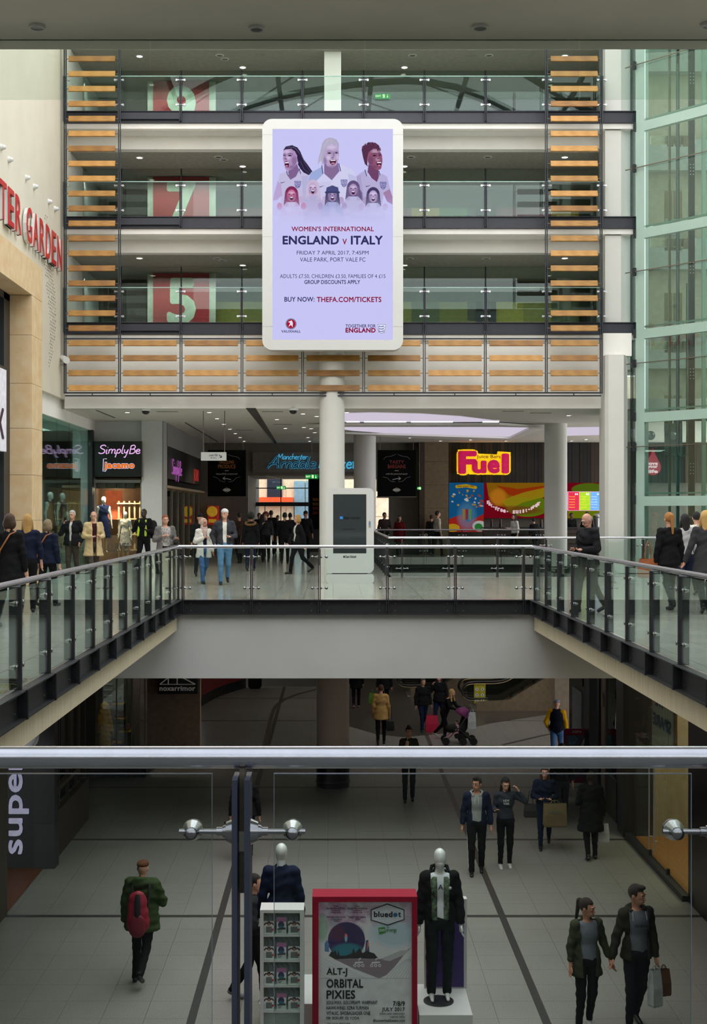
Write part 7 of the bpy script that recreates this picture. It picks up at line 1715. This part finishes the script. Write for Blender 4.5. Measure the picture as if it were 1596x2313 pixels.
for lab, px, Y, topc, fc in [('beige dummy in dark dress behind the green glass shopfront, nearest the corner', 0, 39.6, cloth('navy_dress', (26, 34, 70)), 60), ('pale dummy in black dress behind the green glass shopfront', 0, 37.9, cloth('black', (20, 20, 22)), 70)]:
    person(lab, -8.2, Y, .6, 1.72, fc, top=topc, hem=.6, sleeve=0, off=.012, legs=(.02, -.02), trousers=M('dummy_skin_leg', (190, 160, 130)), hair='none', dummy=True, cat='shop dummy', name='shop_dummy')

# ---------------------------------------------------------------- people on the upper floor
blk = cloth('black', (20, 20, 22)); nav = cloth('navy', (26, 32, 52)); jean = cloth('jeans', (70, 104, 148)); dkg = cloth('dark_grey', (44, 46, 50)); dkjean = cloth('dark_jeans', (26, 34, 58))
gry = cloth('mid_grey', (96, 98, 100)); whitec = cloth('off_white', (214, 214, 206)); trs = cloth('brown_grey_trousers', (72, 66, 60)); olive = cloth('olive', (58, 62, 46)); parka = cloth('parka_green', (54, 70, 40), fold=.7)
br = (66, 44, 28); dk = (22, 18, 18); bl = (190, 150, 86); gb = (140, 120, 92); wh_ = (190, 190, 188); sk1, sk2, sk3, sk4 = (206, 156, 132), (150, 104, 78), (64, 44, 36), (186, 134, 108)
def U(label, px, Y, h, face, **k): return person(label, PX(px, Y), Y, 0, h, face, **k)
def strap(m):
    def f(o, g):
        a, b = g['sh'][0][0]+np.array([.07, .06, .06]), g['pel']+np.array([.2, .09, .02]); mb = MB()
        c1 = g['nk']+np.array([-.05, .12, -.03]); mb.tube([g['nk']+np.array([-.11, .0, .01]), c1, (c1+b)/2+np.array([0, .10, 0]), b], .014, 5); mb.obj('strap', m, o)
    return f
leather = M('tan_leather', (150, 92, 48), .5, var=.1)
U('person at the left edge in a black coat with brown hair, seen from behind', 22, 20.0, 1.71, 175, top=blk, hem=.62, hair='bob', hc=br, skin=sk1, extra=strap(leather))
U('person with long wavy blonde hair and dark top beside the stone portal', 62, 22.6, 1.70, 190, top=nav, hair='long', hc=bl, skin=sk1, off=.02, long_=.1, trousers=blk)
U('person with short grey blonde hair in a quilted navy jacket with tan strap', 108, 24.2, 1.60, 160, top=cloth('quilted_navy', (24, 32, 50), fold=.9), hair='bob', hc=gb, skin=sk1, extra=strap(leather), arms=('down', 'down'), hem=.86)
U('grey haired person in a dark jacket phoning beside the green glass', 163, 33.8, 1.77, -10, top=cloth('charcoal_jacket', (30, 31, 34)), hair='short', hc=wh_, skin=sk1, arms=('phone', 'pocket'), open_=.03, shirt=whitec, trousers=trs, build=1.15, legs=(.1, -.1), off=.04, hem=.86)
U('balding person in a beige trench coat with green backpack straps reading a phone', 211, 33.2, 1.76, 25, top=cloth('beige_trench', (196, 176, 134)), hem=.62, hair='fringe', hc=(110, 80, 60), skin=sk1, arms=('front', 'front'), open_=.05, shirt=cloth('maroon_knit', (56, 26, 30)), trousers=trs, head=(-20, 8), build=1.12)
def vest(o, g):
    q = Field(.03); n = g['nk']
    for s in (-1, 1): q.cap(n+np.array([s*.10, -.08, -.04]), n+np.array([s*.12, -.15, -.45]), .035)
    V_, Q_ = q.mesh(.02); raw_obj('reflective_band', V_, Q_, M('hi_vis', (190, 220, 40), .6, emis=.1), o)
U('security guard in black with yellow reflective bands and a backpack, on the phone', 325, 38.2, 1.83, -20, top=blk, hair='buzz', hc=dk, skin=sk3, arms=('phone', 'hold'), extra=vest, build=1.1, off=.04)
U('person in a floral top and grey cardigan by the railing corner', 373, 30.9, 1.67, 20, top=cloth('grey_cardigan', (110, 108, 106)), open_=.10, shirt=M('floral_print', (26, 26, 30), .8, scale=40, c2=(210, 206, 200)), hem=.78, hair='short', hc=(140, 80, 50), skin=sk1, arms=('chest', 'hold'), build=1.18, trousers=blk)
U('person in a pink headscarf, long white coat and blue jeans walking', 460, 31.8, 1.59, 25, top=whitec, hem=.70, open_=.05, shirt=nav, hair='scarf', hcov=cloth('blush_scarf', (200, 176, 166)), skin=sk4, arms=('chest', 'down'), trousers=jean, legs=(.32, -.25), head=(15, 0))
U('person in white knit cap, grey hooded jacket and light blue jeans walking', 507, 31.3, 1.80, 8, top=cloth('slate_hoodie', (58, 60, 66)), hem=.92, open_=.04, shirt=whitec, hair='beanie', hcov=cloth('white_knit', (206, 204, 200)), skin=sk1, arms=('pocket', 'front'), trousers=cloth('light_jeans', (96, 138, 176)), legs=(.1, -.24), head=(-25, 0), build=1.12, hood=True)
U('person with big curly black hair in a black coat with fur trimmed hood', 566, 38.8, 1.70, 180, top=blk, hem=.72, hair='curly', hc=dk, skin=sk2, fur=(120, 88, 48), trousers=nav, legs=(.15, -.15))
U('blonde person in an open black jacket and white top hurrying left', 672, 36.8, 1.67, -70, top=blk, hem=.86, open_=.08, shirt=whitec, hair='bob', hc=bl, skin=sk1, arms=('fwd', 'back'), legs=(.35, -.3), trousers=blk, build=1.1)
U('person in a black knit cap half hidden behind the pink headscarf', 452, 35.4, 1.70, 180, top=blk, hair='beanie', hcov=blk, skin=sk1)
U('red haired person in dark clothes drinking in the dim passage', 600, 45.5, 1.72, 0, top=dkg, hair='curly', hc=(96, 40, 24), skin=sk1, arms=('mouth', 'down'))
U('broad person in black pushing forward in the market entrance', 643, 44.0, 1.72, 180, top=blk, hair='short', hc=dk, skin=sk1, build=1.15)
for i, (px, Y, h, lab) in enumerate([(592, 49.5, 1.65, 'dark clothed person left in the crowd before the street doors'), (612, 52.5, 1.80, 'tall silhouetted person in the crowd before the street doors'), (585, 55, 1.7, 'far silhouetted person beside the street door frame'), (655, 50.5, 1.7, 'silhouetted person in the crowd right of the door mullion'), (690, 47.5, 1.78, 'dark person with orange headwear left of the main column'), (627, 56, 1.6, 'smallest silhouetted person at the street doors'), (540, 44.5, 1.72, 'dim person in brown near the passage wall')]):
    U(lab, px, Y, h, [180, 180, 0, 180, 180, 0, 200][i], top=[blk, blk, dkg, nav, blk, dkg, cloth('dim_brown', (60, 44, 36))][i], hair=['long', 'short', 'short', 'bun', 'beanie', 'short', 'short'][i], hc=dk, skin=sk4)
U('person in a patterned dark jacket standing under the right banner', 868, 52.0, 1.72, 20, top=cloth('dark_pattern', (60, 50, 48)), hair='short', hc=dk, skin=sk1, arms=('down', 'front'), build=1.15)
U('person in a dark red coat behind the totem railing', 902, 51.8, 1.6, 0, top=cloth('dark_red', (96, 20, 24)), hair='long', hc=dk, skin=sk1, hem=.6)
U('person in a white shirt walking before the stone pillar', 988, 51.4, 1.78, 110, top=cloth('white_shirt', (190, 184, 170)), hair='short', hc=dk, skin=sk1, off=.02)
U('person in black just behind the white shirted walker', 974, 53.0, 1.62, 180, top=blk, hair='short', hc=br, skin=sk1)
U('customer in a white blouse at the juice counter', 1161, 51.6, 1.66, -60, top=whitec, hair='long', hc=dk, skin=sk1, arms=('hold', 'down'), off=.02)
U('customer in black leaning over the juice counter', 1208, 51.7, 1.5, 200, top=blk, hair='short', hc=dk, skin=sk1, lean=.1)
U('juice bar worker in black left of the menu', 1290, 53.15, 1.70, 20, top=blk, hair='short', hc=dk, skin=sk2)
U('juice bar worker in black below the menu', 1325, 53.2, 1.75, -20, top=blk, hair='short', hc=dk, skin=sk4)
def specs(o, g):
    h_ = g['hcen']; mb = MB()
    for s in (-1, 1): mb.tube([h_+np.array([s*.03+.022*cos(a), -.105, .002+.016*sin(a)]) for a in np.linspace(0, 2*pi, 9)], .002, 4)
    mb.tube([h_+np.array([-.008, -.107, .004]), h_+np.array([.008, -.107, .004])], .002, 4); mb.obj('spectacles', steel, o)
U('bald elderly person in a dark jacket looking down beside the right railing', 1326, 22.7, 1.72, -62, top=cloth('charcoal_jacket', (30, 31, 34)), hair='fringe', hc=(150, 140, 134), skin=(200, 150, 132), head=(0, 28), arms=('front', 'front'), build=1.2, trousers=trs, off=.04, hem=.84, fine=.014)
U('person with a blonde ponytail in a black coat carrying a brown bag at the right', 1510, 23.2, 1.72, 195, top=blk, hem=.80, hair='pony', hc=(176, 120, 62), skin=sk1, trousers=dkg, long_=.06, legs=(.2, -.2), build=1.08)
U('dark haired person in a light grey top behind the railing at the right', 1546, 25.2, 1.70, 185, top=cloth('pale_grey_top', (168, 168, 172)), hair='long', hc=dk, skin=sk4, trousers=dkjean, off=.022)
U('person whose dark head shows between the grey top and the blonde', 1572, 27.5, 1.74, 180, top=whitec, hair='short', hc=dk, skin=sk1)
U('blonde person in a charcoal coat at the right edge holding hands', 1592, 22.6, 1.76, 175, top=cloth('charcoal_coat', (56, 57, 60)), hem=.66, hair='long', hc=(206, 166, 100), skin=sk1, arms=('down', 'side'), trousers=blk)
def held(key, i): return HAND[key][i]
K = 'person with long wavy blonde hair and dark top beside the stone portal'
p = held(K, 1); bag('carrier_bag', 'pale blue plastic carrier bag held low behind the left railing', (p.x, p.y, p.z-.02), .28, .42, .10, M('pale_blue_plastic', (170, 196, 200), .4, bump=.8), sm=M('pink_handle', (200, 30, 110), .5))
K = 'person with short grey blonde hair in a quilted navy jacket with tan strap'
p = held(K, 1); bag('shoulder_bag', 'cream and tan shoulder bag at the hip of the quilted jacket', (p.x-.02, p.y+.02, p.z+.12), .26, .2, .1, M('cream_leather', (200, 178, 140), .5), sm=leather)
K = 'person with a blonde ponytail in a black coat carrying a brown bag at the right'
p = held(K, 1); s_ = SHO[K][1]; bag('shoulder_bag', 'large tan leather shoulder bag on the arm of the ponytailed person', (s_.x-.22, s_.y+.0, s_.z-.15), .36, .34, .14, M('tan_bag', (150, 84, 48), .45, var=.1), strap=.32, rz=.3)
K = 'person in a floral top and grey cardigan by the railing corner'
p = held(K, 1); bag('handbag', 'black handbag on the forearm of the person in floral top', (p.x, p.y, p.z), .34, .2, .14, black, strap=.14)
K = 'person with big curly black hair in a black coat with fur trimmed hood'
p = SHO[K][1]; bag('shoulder_bag', 'black shoulder bag hanging beside the fur trimmed coat', (p.x-.1, p.y+.05, p.z-.25), .26, .26, .1, blackm, strap=.35, sm=leather)
p = held('grey haired person in a dark jacket phoning beside the green glass', 0); MB().box(p.x-.035, p.x+.035, p.y-.01, p.y+.01, p.z-.05, p.z+.09).obj('mobile_phone', black, label='dark phone at the ear of the grey haired person', cat='phone')
p = held('balding person in a beige trench coat with green backpack straps reading a phone', 0); MB().box(p.x-.04, p.x+.04, p.y-.07, p.y+.02, p.z, p.z+.012).obj('mobile_phone', signw, label='white phone in the hands of the person in beige coat', cat='phone')
K = 'security guard in black with yellow reflective bands and a backpack, on the phone'
p = SHO[K][1]; t = thing('backpack', 'black backpack on the back of the security guard', 'backpack', (p.x+.06, p.y+.24, p.z-.5)); q = Field(.04); q.cap((p.x+.08, p.y+.22, p.z-.38), (p.x+.06, p.y+.22, p.z-.08), .14, .12, sy=.7); V_, Q_ = q.mesh(.02); raw_obj('body', V_, Q_, blackm, t); MB().box(p.x, p.x+.14, p.y+.31, p.y+.33, p.z-.4, p.z-.2).obj('pocket', black, t)

# ---------------------------------------------------------------- people in the lower mall
def Lp(label, px, Y, h, face, **k): return person(label, PX(px, Y), Y, LOW, h, face, **k)
def phones(K, i, m, lab): p = HAND[K][i]; MB().box(p.x-.035, p.x+.035, p.y-.07, p.y+.06, p.z, p.z+.012).obj('mobile_phone', m, label=lab, cat='phone')
Lp('person in a green padded coat and brown cap with red backpack, walking away', 322, 18.8, 1.72, 172, top=parka, hem=.75, hair='cap', hc=(90, 70, 60), hcov=cloth('brown_cap', (96, 62, 44)), skin=sk1, arms=('mouth', 'down'), legs=(-.32, .05), off=.065, hood=True, build=1.14)
K0 = 'person in a green padded coat and brown cap with red backpack, walking away'
cx, cyy = PX(322, 18.8), 18.8
t = thing('backpack', 'red and black backpack on the green padded coat', 'backpack', (cx-.02, cyy-.28, LOW+.75)); zs = LOW
q = Field(.04); q.cap((cx-.02, cyy-.31, zs+.92), (cx-.03, cyy-.29, zs+1.24), .165, .13, sy=.55); q.wr = .006; V_, Q_ = q.mesh(.014); raw_obj('body', V_, Q_, M('backpack_red', (140, 20, 44), .6, bump=.4), t)
q = Field(.02); q.cap((cx-.02, cyy-.39, zs+.86), (cx-.02, cyy-.385, zs+.96), .12, .11, sy=.35); V_, Q_ = q.mesh(.012); raw_obj('front_pocket', V_, Q_, M('backpack_dark_red', (110, 16, 36), .6), t)
MB().tube([(cx-.02, cyy-.375, zs+1.02), (cx-.02, cyy-.37, zs+1.2), (cx-.02, cyy-.345, zs+1.34)], [.045, .05, .03], 6).obj('black_panel', blackm, t)
for s in (-1, 1): MB().tube([(cx+s*.09, cyy-.22, zs+.95), (cx+s*.12, cyy-.20, zs+1.3), (cx+s*.12, cyy-.12, zs+1.44), (cx+s*.11, cyy-.02, zs+1.47)], .022, 6).obj('strap', blackm, t)
def hoodie_extra(o, g):
    n = g['nk']; mb = MB(); mb.tube(spline([n+np.array([-.05, -.09, -.05]), n+np.array([-.10, -.02, .0]), n+np.array([-.07, .08, .01]), n+np.array([.07, .08, .01]), n+np.array([.10, -.02, .0]), n+np.array([.05, -.09, -.05])], 4), .028, 6); mb.obj('hood_collar', cloth('light_grey_hoodie', (140, 144, 142)), o)
    for s in (-1, 1):
        c = MB(); c.tube([n+np.array([s*.03, -.115, -.06]), n+np.array([s*.035, -.14, -.18])], .004, 4); c.obj('drawstring', signw, o)
def stripe_extra(o, g):
    hoodie_extra(o, g); J = g['J']; mb = MB()
    mb.tube([J[0][0]+np.array([-.085, 0, 0]), J[0][1]+np.array([-.066, -.0, 0]), J[0][2]+np.array([-.056, .0, .04])], .010, 5); mb.obj('side_stripe', signw, o)
Lp('bearded dark haired person in a navy jacket, pale grey hoodie and striped track bottoms', 1076, 24.3, 1.80, -5, top=nav, hem=.90, open_=.085, shirt=cloth('light_grey_hoodie', (140, 144, 142)), hair='quiff', hc=dk, skin=sk4, head=(-25, 0), legs=(.16, -.14), trousers=blk, arms=('down', 'down'), extra=stripe_extra, build=1.08)
def print_extra(o, g):
    n = g['nk']; 
    for j, s_ in enumerate(('NEW', 'YORK')): chest_text(o, s_, -.06, .06, n[2]-.16-j*.06, n[2]-.115-j*.06, n[1]-.158, signw, 'printed_word', .02)
KW = 'person with long dark hair in a charcoal sweatshirt and white trainers looking at a phone'
Lp(KW, 1141, 24.75, 1.70, 0, top=cloth('charcoal_sweat', (50, 54, 62)), off=.022, hem=.95, hair='long', hc=dk, skin=sk1, arms=('hold', 'hair'), head=(5, 18), legs=(.06, -.05), trousers=blk, shoes=M('white_shoe', (205, 205, 205), .5), legc='slim', extra=print_extra)
phones(KW, 0, black, 'small dark phone in the hand of the long haired person')
KB = 'person in a short dark jacket and jeans carrying a big brown paper bag'
Lp(KB, 1230, 26.1, 1.64, -8, top=nav, hem=.96, hair='long', hc=br, skin=sk1, arms=('front', 'front'), trousers=dkjean, legs=(.12, -.28), build=1.12, legc='slim')
p = HAND[KB][1]; pb = bag('paper_bag', 'big brown paper shopping bag held in front by the person in jeans', (p.x+.12, p.y-.12, p.z+.02), .46, .46, .16, M('brown_paper', (112, 98, 66), .8, bump=.3), strap=.06, taper=.96)
chest_text(pb, 'PRIMARK', -.12, .12, .27, .31, -.088, M('teal_print', (70, 96, 96), .7), 'printed_name', 0)
p = SHO[KB][0]; bag('handbag', 'dark handbag on the arm left of the brown paper bag', (p.x-.12, p.y-.02, p.z-.12), .26, .26, .12, M('dark_handbag', (40, 40, 38), .5), strap=.3)
Lp('person in black half hidden behind the brown paper bag', 1268, 28.2, 1.74, 180, top=blk, hair='short', hc=dk, skin=sk1, trousers=dkg)
KC = 'person in a long black coat and boots holding a white carrier bag'
Lp(KC, 1333, 25.4, 1.68, 182, top=cloth('long_black_coat', (26, 28, 28)), hem=.56, hair='short', hc=dk, skin=sk3, arms=('down', 'front'), build=1.12, off=.04, legc='slim', legs=(.1, -.12))
p = HAND[KC][0]; bag('carrier_bag', 'white plastic carrier bag hanging from the hand of the long black coat', (p.x, p.y, p.z), .22, .36, .14, M('white_plastic', (190, 196, 196), .35, bump=.8), strap=.08)
def neck_extra(o, g):
    n = g['nk']; mb = MB(); mb.tube(spline([n+np.array([-.05, -.05, -.02]), n+np.array([-.03, -.10, -.09]), n+np.array([0, -.115, -.13]), n+np.array([.03, -.10, -.09]), n+np.array([.05, -.05, -.02])], 3), .0035, 4); mb.obj('necklace', M('gold', (200, 160, 80), .3, 1), o)
KG = 'ponytailed person in an olive jacket and grey top holding hands at the lower right'
Lp(KG, 1325, 17.0, 1.70, 12, top=olive, hem=.73, open_=.11, shirt=cloth('grey_tee', (112, 118, 126)), hair='pony', hc=(40, 26, 20), skin=sk4, arms=('down', 'side'), head=(40, 5), legs=(.05, -.08), trousers=cloth('legging', (26, 27, 30)), shoes=M('white_shoe', (205, 205, 205)), legc='slim', fine=.012, sleeve=.65, extra=neck_extra)
def zip_extra(o, g):
    n = g['nk']
    for s in (-1, 1): c = MB(); c.tube([n+np.array([s*.085, -.09, -.02]), n+np.array([s*.09, -.125, -.12])], .004, 4); c.obj('drawstring', signw, o)
    mb = MB(); mb.tube(spline([n+np.array([-.08, -.06, -.03]), n+np.array([-.11, .02, .0]), n+np.array([0, .10, .01]), n+np.array([.11, .02, .0]), n+np.array([.08, -.06, -.03])], 4), .03, 6); mb.obj('hood_collar', cloth('dark_olive', (42, 42, 34)), o)
    chest_text(o, 'COLORADO', -.085, .085, n[2]-.20, n[2]-.165, n[1]-.142, dkg, 'printed_word', .01)
KM = 'bearded person in a dark hooded jacket, grey tee and black jeans at the lower right'
Lp(KM, 1437, 17.05, 1.86, 12, top=cloth('dark_olive', (42, 42, 34)), hem=.86, open_=.115, shirt=cloth('grey_tee2', (104, 108, 116)), hair='quiff', hc=(30, 22, 18), skin=sk4, arms=('side', 'down'), head=(35, 5), legs=(.1, -.14), trousers=cloth('black_denim', (28, 30, 36)), fine=.012, legc='slim', extra=zip_extra)
p = HAND[KM][1]; bag('carrier_bag', 'crumpled white carrier bag in the hand of the bearded person', (p.x-.03, p.y-.02, p.z), .16, .48, .12, M('white_plastic', (190, 196, 196)), strap=.06, rz=.5); bag('paper_bag', 'small brown paper bag behind the crumpled white bag', (p.x+.10, p.y+.05, p.z-.02), .16, .34, .12, M('brown_paper_dark', (92, 60, 36), .8), strap=.06, rz=.3)
Lp('dark person with a handbag walking away behind the nearest railing post', 553, 25.3, 1.74, 180, top=blk, hem=.86, hair='short', hc=dk, skin=sk1, build=1.2, trousers=blk, arms=('down', 'down'))
p = HAND['dark person with a handbag walking away behind the nearest railing post'][1]; bag('handbag', 'dark olive handbag low behind the nearest railing post', (p.x, p.y, p.z+.05), .3, .26, .14, M('dark_handbag', (40, 40, 38)), strap=.1)
KT = 'young person in a brown cardigan drinking through a straw near the column base'
Lp(KT, 923, 30.4, 1.73, 0, top=cloth('brown_cardigan', (58, 52, 40)), hair='bun', hc=dk, skin=sk4, arms=('mouth', 'down'), legs=(.1, -.1), trousers=dkg, hem=.82, build=.95)
p = HAND[KT][0]; t = thing('drink_cup', 'pale drink cup with straw held to the mouth', 'cup', (p.x, p.y-.03, p.z-.05)); MB().cyl((p.x, p.y-.03, p.z-.05), (p.x, p.y-.03, p.z+.06), .032, .04, 12).obj('cup', M('cup_cream', (200, 176, 130), .4), t); MB().cyl((p.x, p.y-.03, p.z+.06), (p.x, p.y-.01, p.z+.14), .004, n=5).obj('straw', signw, t)
KY = 'person in a mustard coat with black shoulder bag walking away in the lower mall'
Lp(KY, 860, 38.0, 1.70, 178, top=cloth('mustard_coat', (188, 152, 96)), hem=.72, hair='curly' if 0 else 'short', hc=(80, 36, 20), skin=sk1, trousers=blk, legc='slim', legs=(.1, -.12), off=.04)
p = SHO[KY][0]; bag('shoulder_bag', 'black shoulder bag beside the mustard coat', (p.x+.11, p.y-.05, p.z-.1), .24, .26, .12, blackm, strap=.62)
Lp('person in black with a red scarf standing before the left escalator', 955, 40.2, 1.62, 20, top=blk, hair='short', hc=br, skin=sk1, trousers=dkjean, build=1.2, hem=.86, shoes=M('green_shoe', (60, 90, 60), .5))
Lp('tall person in black beside the red scarfed person', 992, 40.6, 1.72, -30, top=blk, hair='long', hc=dk, skin=sk1, trousers=dkjean, build=1.15, hem=.86, arms=('phone', 'down'))
x_, y_ = PX(975, 40.1), 40.1; bag('carrier_bag', 'crimson shopping bag on the floor between the two people in black', (x_, y_, LOW+.62), .4, .5, .15, M('crimson_bag', (180, 14, 60), .5), strap=.12)
KP = 'blonde person in black bending over a pushchair'
Lp(KP, 1003, 38.6, 1.52, 55, top=blk, hem=.88, hair='long', hc=(200, 160, 100), skin=sk1, arms=('push', 'push'), lean=.22, trousers=blk, legs=(.2, -.3), shoes=M('white_shoe', (205, 205, 205)))
# pushchair
X_, Y_ = PX(1033, 38.2), 38.0
pc_ = thing('pushchair', 'black pushchair with purple hood in the lower mall', 'pushchair', (X_, Y_, LOW)); fr = M('pushchair_frame', (70, 70, 74), .4, .5)
for dx in (-.38, .12, .42):
    for s in (-1, 1): MB().cyl((X_+dx, Y_+s*.24-.03, LOW+.11), (X_+dx, Y_+s*.24+.03, LOW+.11), .11, n=16).obj('wheel', blackm, pc_)
for s in (-1, 1):
    MB().tube([(X_-.38, Y_+s*.22, LOW+.12), (X_+.05, Y_+s*.22, LOW+.55), (X_+.32, Y_+s*.22, LOW+1.02), (X_+.2, Y_+s*.22, LOW+1.10)], .013, 6).tube([(X_+.42, Y_+s*.22, LOW+.12), (X_-.05, Y_+s*.22, LOW+.5)], .012, 6).obj('frame', fr, pc_)
q = Field(.05); q.cap((X_-.25, Y_, LOW+.45), (X_+.12, Y_, LOW+.45), .12, .13).cap((X_+.12, Y_, LOW+.5), (X_+.25, Y_, LOW+.85), .12, .12); V_, Q_ = q.mesh(.022); raw_obj('seat', V_, Q_, blackm, pc_)
q = Field(.03); q.ell((X_+.12, Y_, LOW+.85), (.24, .23, .22)); q.cut.append(lambda x, y, z: (LOW+.82)-z-.6*(x-X_-.12)+0*y); V_, Q_ = q.mesh(.02); raw_obj('hood', V_, Q_, M('purple_hood', (110, 24, 90), .6), pc_)
MB().box(X_-.1, X_+.3, Y_-.16, Y_+.16, LOW+.18, LOW+.32).obj('basket', blackm, pc_)
person('small child in pink trousers sitting in the pushchair', X_-.05, Y_-.04, LOW+.16, .72, -70, top=cloth('child_pink', (196, 150, 160)), trousers=cloth('child_pink', (196, 150, 160)), hair='short', hc=br, skin=sk1, legs=(1.3, 1.25), arms=('front', 'front'), shoes=M('white_shoe', (205, 205, 205)))
bag('carrier_bag', 'white plastic bag hanging from the pushchair handles', (X_+.38, Y_-.12, LOW+1.02), .24, .5, .14, M('white_plastic', (190, 196, 196)), strap=.08)
Lp('person in a grey flat cap and navy body warmer over mustard sleeves', 1257, 35.0, 1.72, 165, top=cloth('mustard_sleeve', (214, 158, 10)), hair='cap', hc=(150, 150, 150), hcov=cloth('grey_cap', (130, 138, 152)), skin=sk1, arms=('down', 'pocket'), trousers=jean, off=.03, build=1.12,
   extra=lambda o, g: (lambda q: raw_obj('body_warmer', *q.mesh(.018), cloth('navy_quilt', (22, 26, 40), fold=1.0), o))((lambda q: (q.ell(g['ch']+np.array([0, 0, 0]), (.215, .155, .23)).ell(g['pel']+np.array([0, 0, .06]), (.205, .155, .2)), q)[1])(Field(.06))))
Lp('person in a black tracksuit and chequered shoes beside the dark shop', 1327, 42.0, 1.78, 15, top=cloth('black_tee', (22, 22, 26)), hair='short', hc=dk, skin=sk1, trousers=blk, arms=('down', 'down'), shoes=M('chequer_shoe', (110, 110, 112), .5, scale=60, c2=(30, 30, 30)))
Lp('shopper in black leggings and pink shoes just right of the lower column', 804, 45.0, 1.68, 180, top=blk, hair='long', hc=dk, skin=sk1, trousers=blk, shoes=M('pink_shoe', (196, 150, 150), .5), hem=.7)
Lp('shopper in black carrying a green bag beyond the mustard coat', 868, 44.0, 1.72, 185, top=blk, hair='short', hc=dk, skin=sk1, trousers=blk, hem=.8)
p = HAND['shopper in black carrying a green bag beyond the mustard coat'][1]; bag('carrier_bag', 'bright green bag beyond the mustard coat', (p.x-.15, p.y, p.z), .26, .36, .12, M('green_bag', (90, 140, 20), .5)); bag('carrier_bag', 'red bag next to the bright green bag', (p.x+.1, p.y-.25, p.z), .24, .36, .12, M('bag_red', (190, 20, 40)))
Lp('child in dark clothes standing before the coffee board', 1270, 32.3-1.6, 1.18, 180, top=dkg, hair='short', hc=(60, 44, 34), skin=sk1)
Lp('person in grey trainers mostly hidden behind the leaflet rack', 574, 18.0, 1.75, 90, top=dkg, hair='short', hc=dk, skin=sk1, arms=('front', 'front'), shoes=M('grey_shoe', (110, 112, 116), .6), trousers=blk)
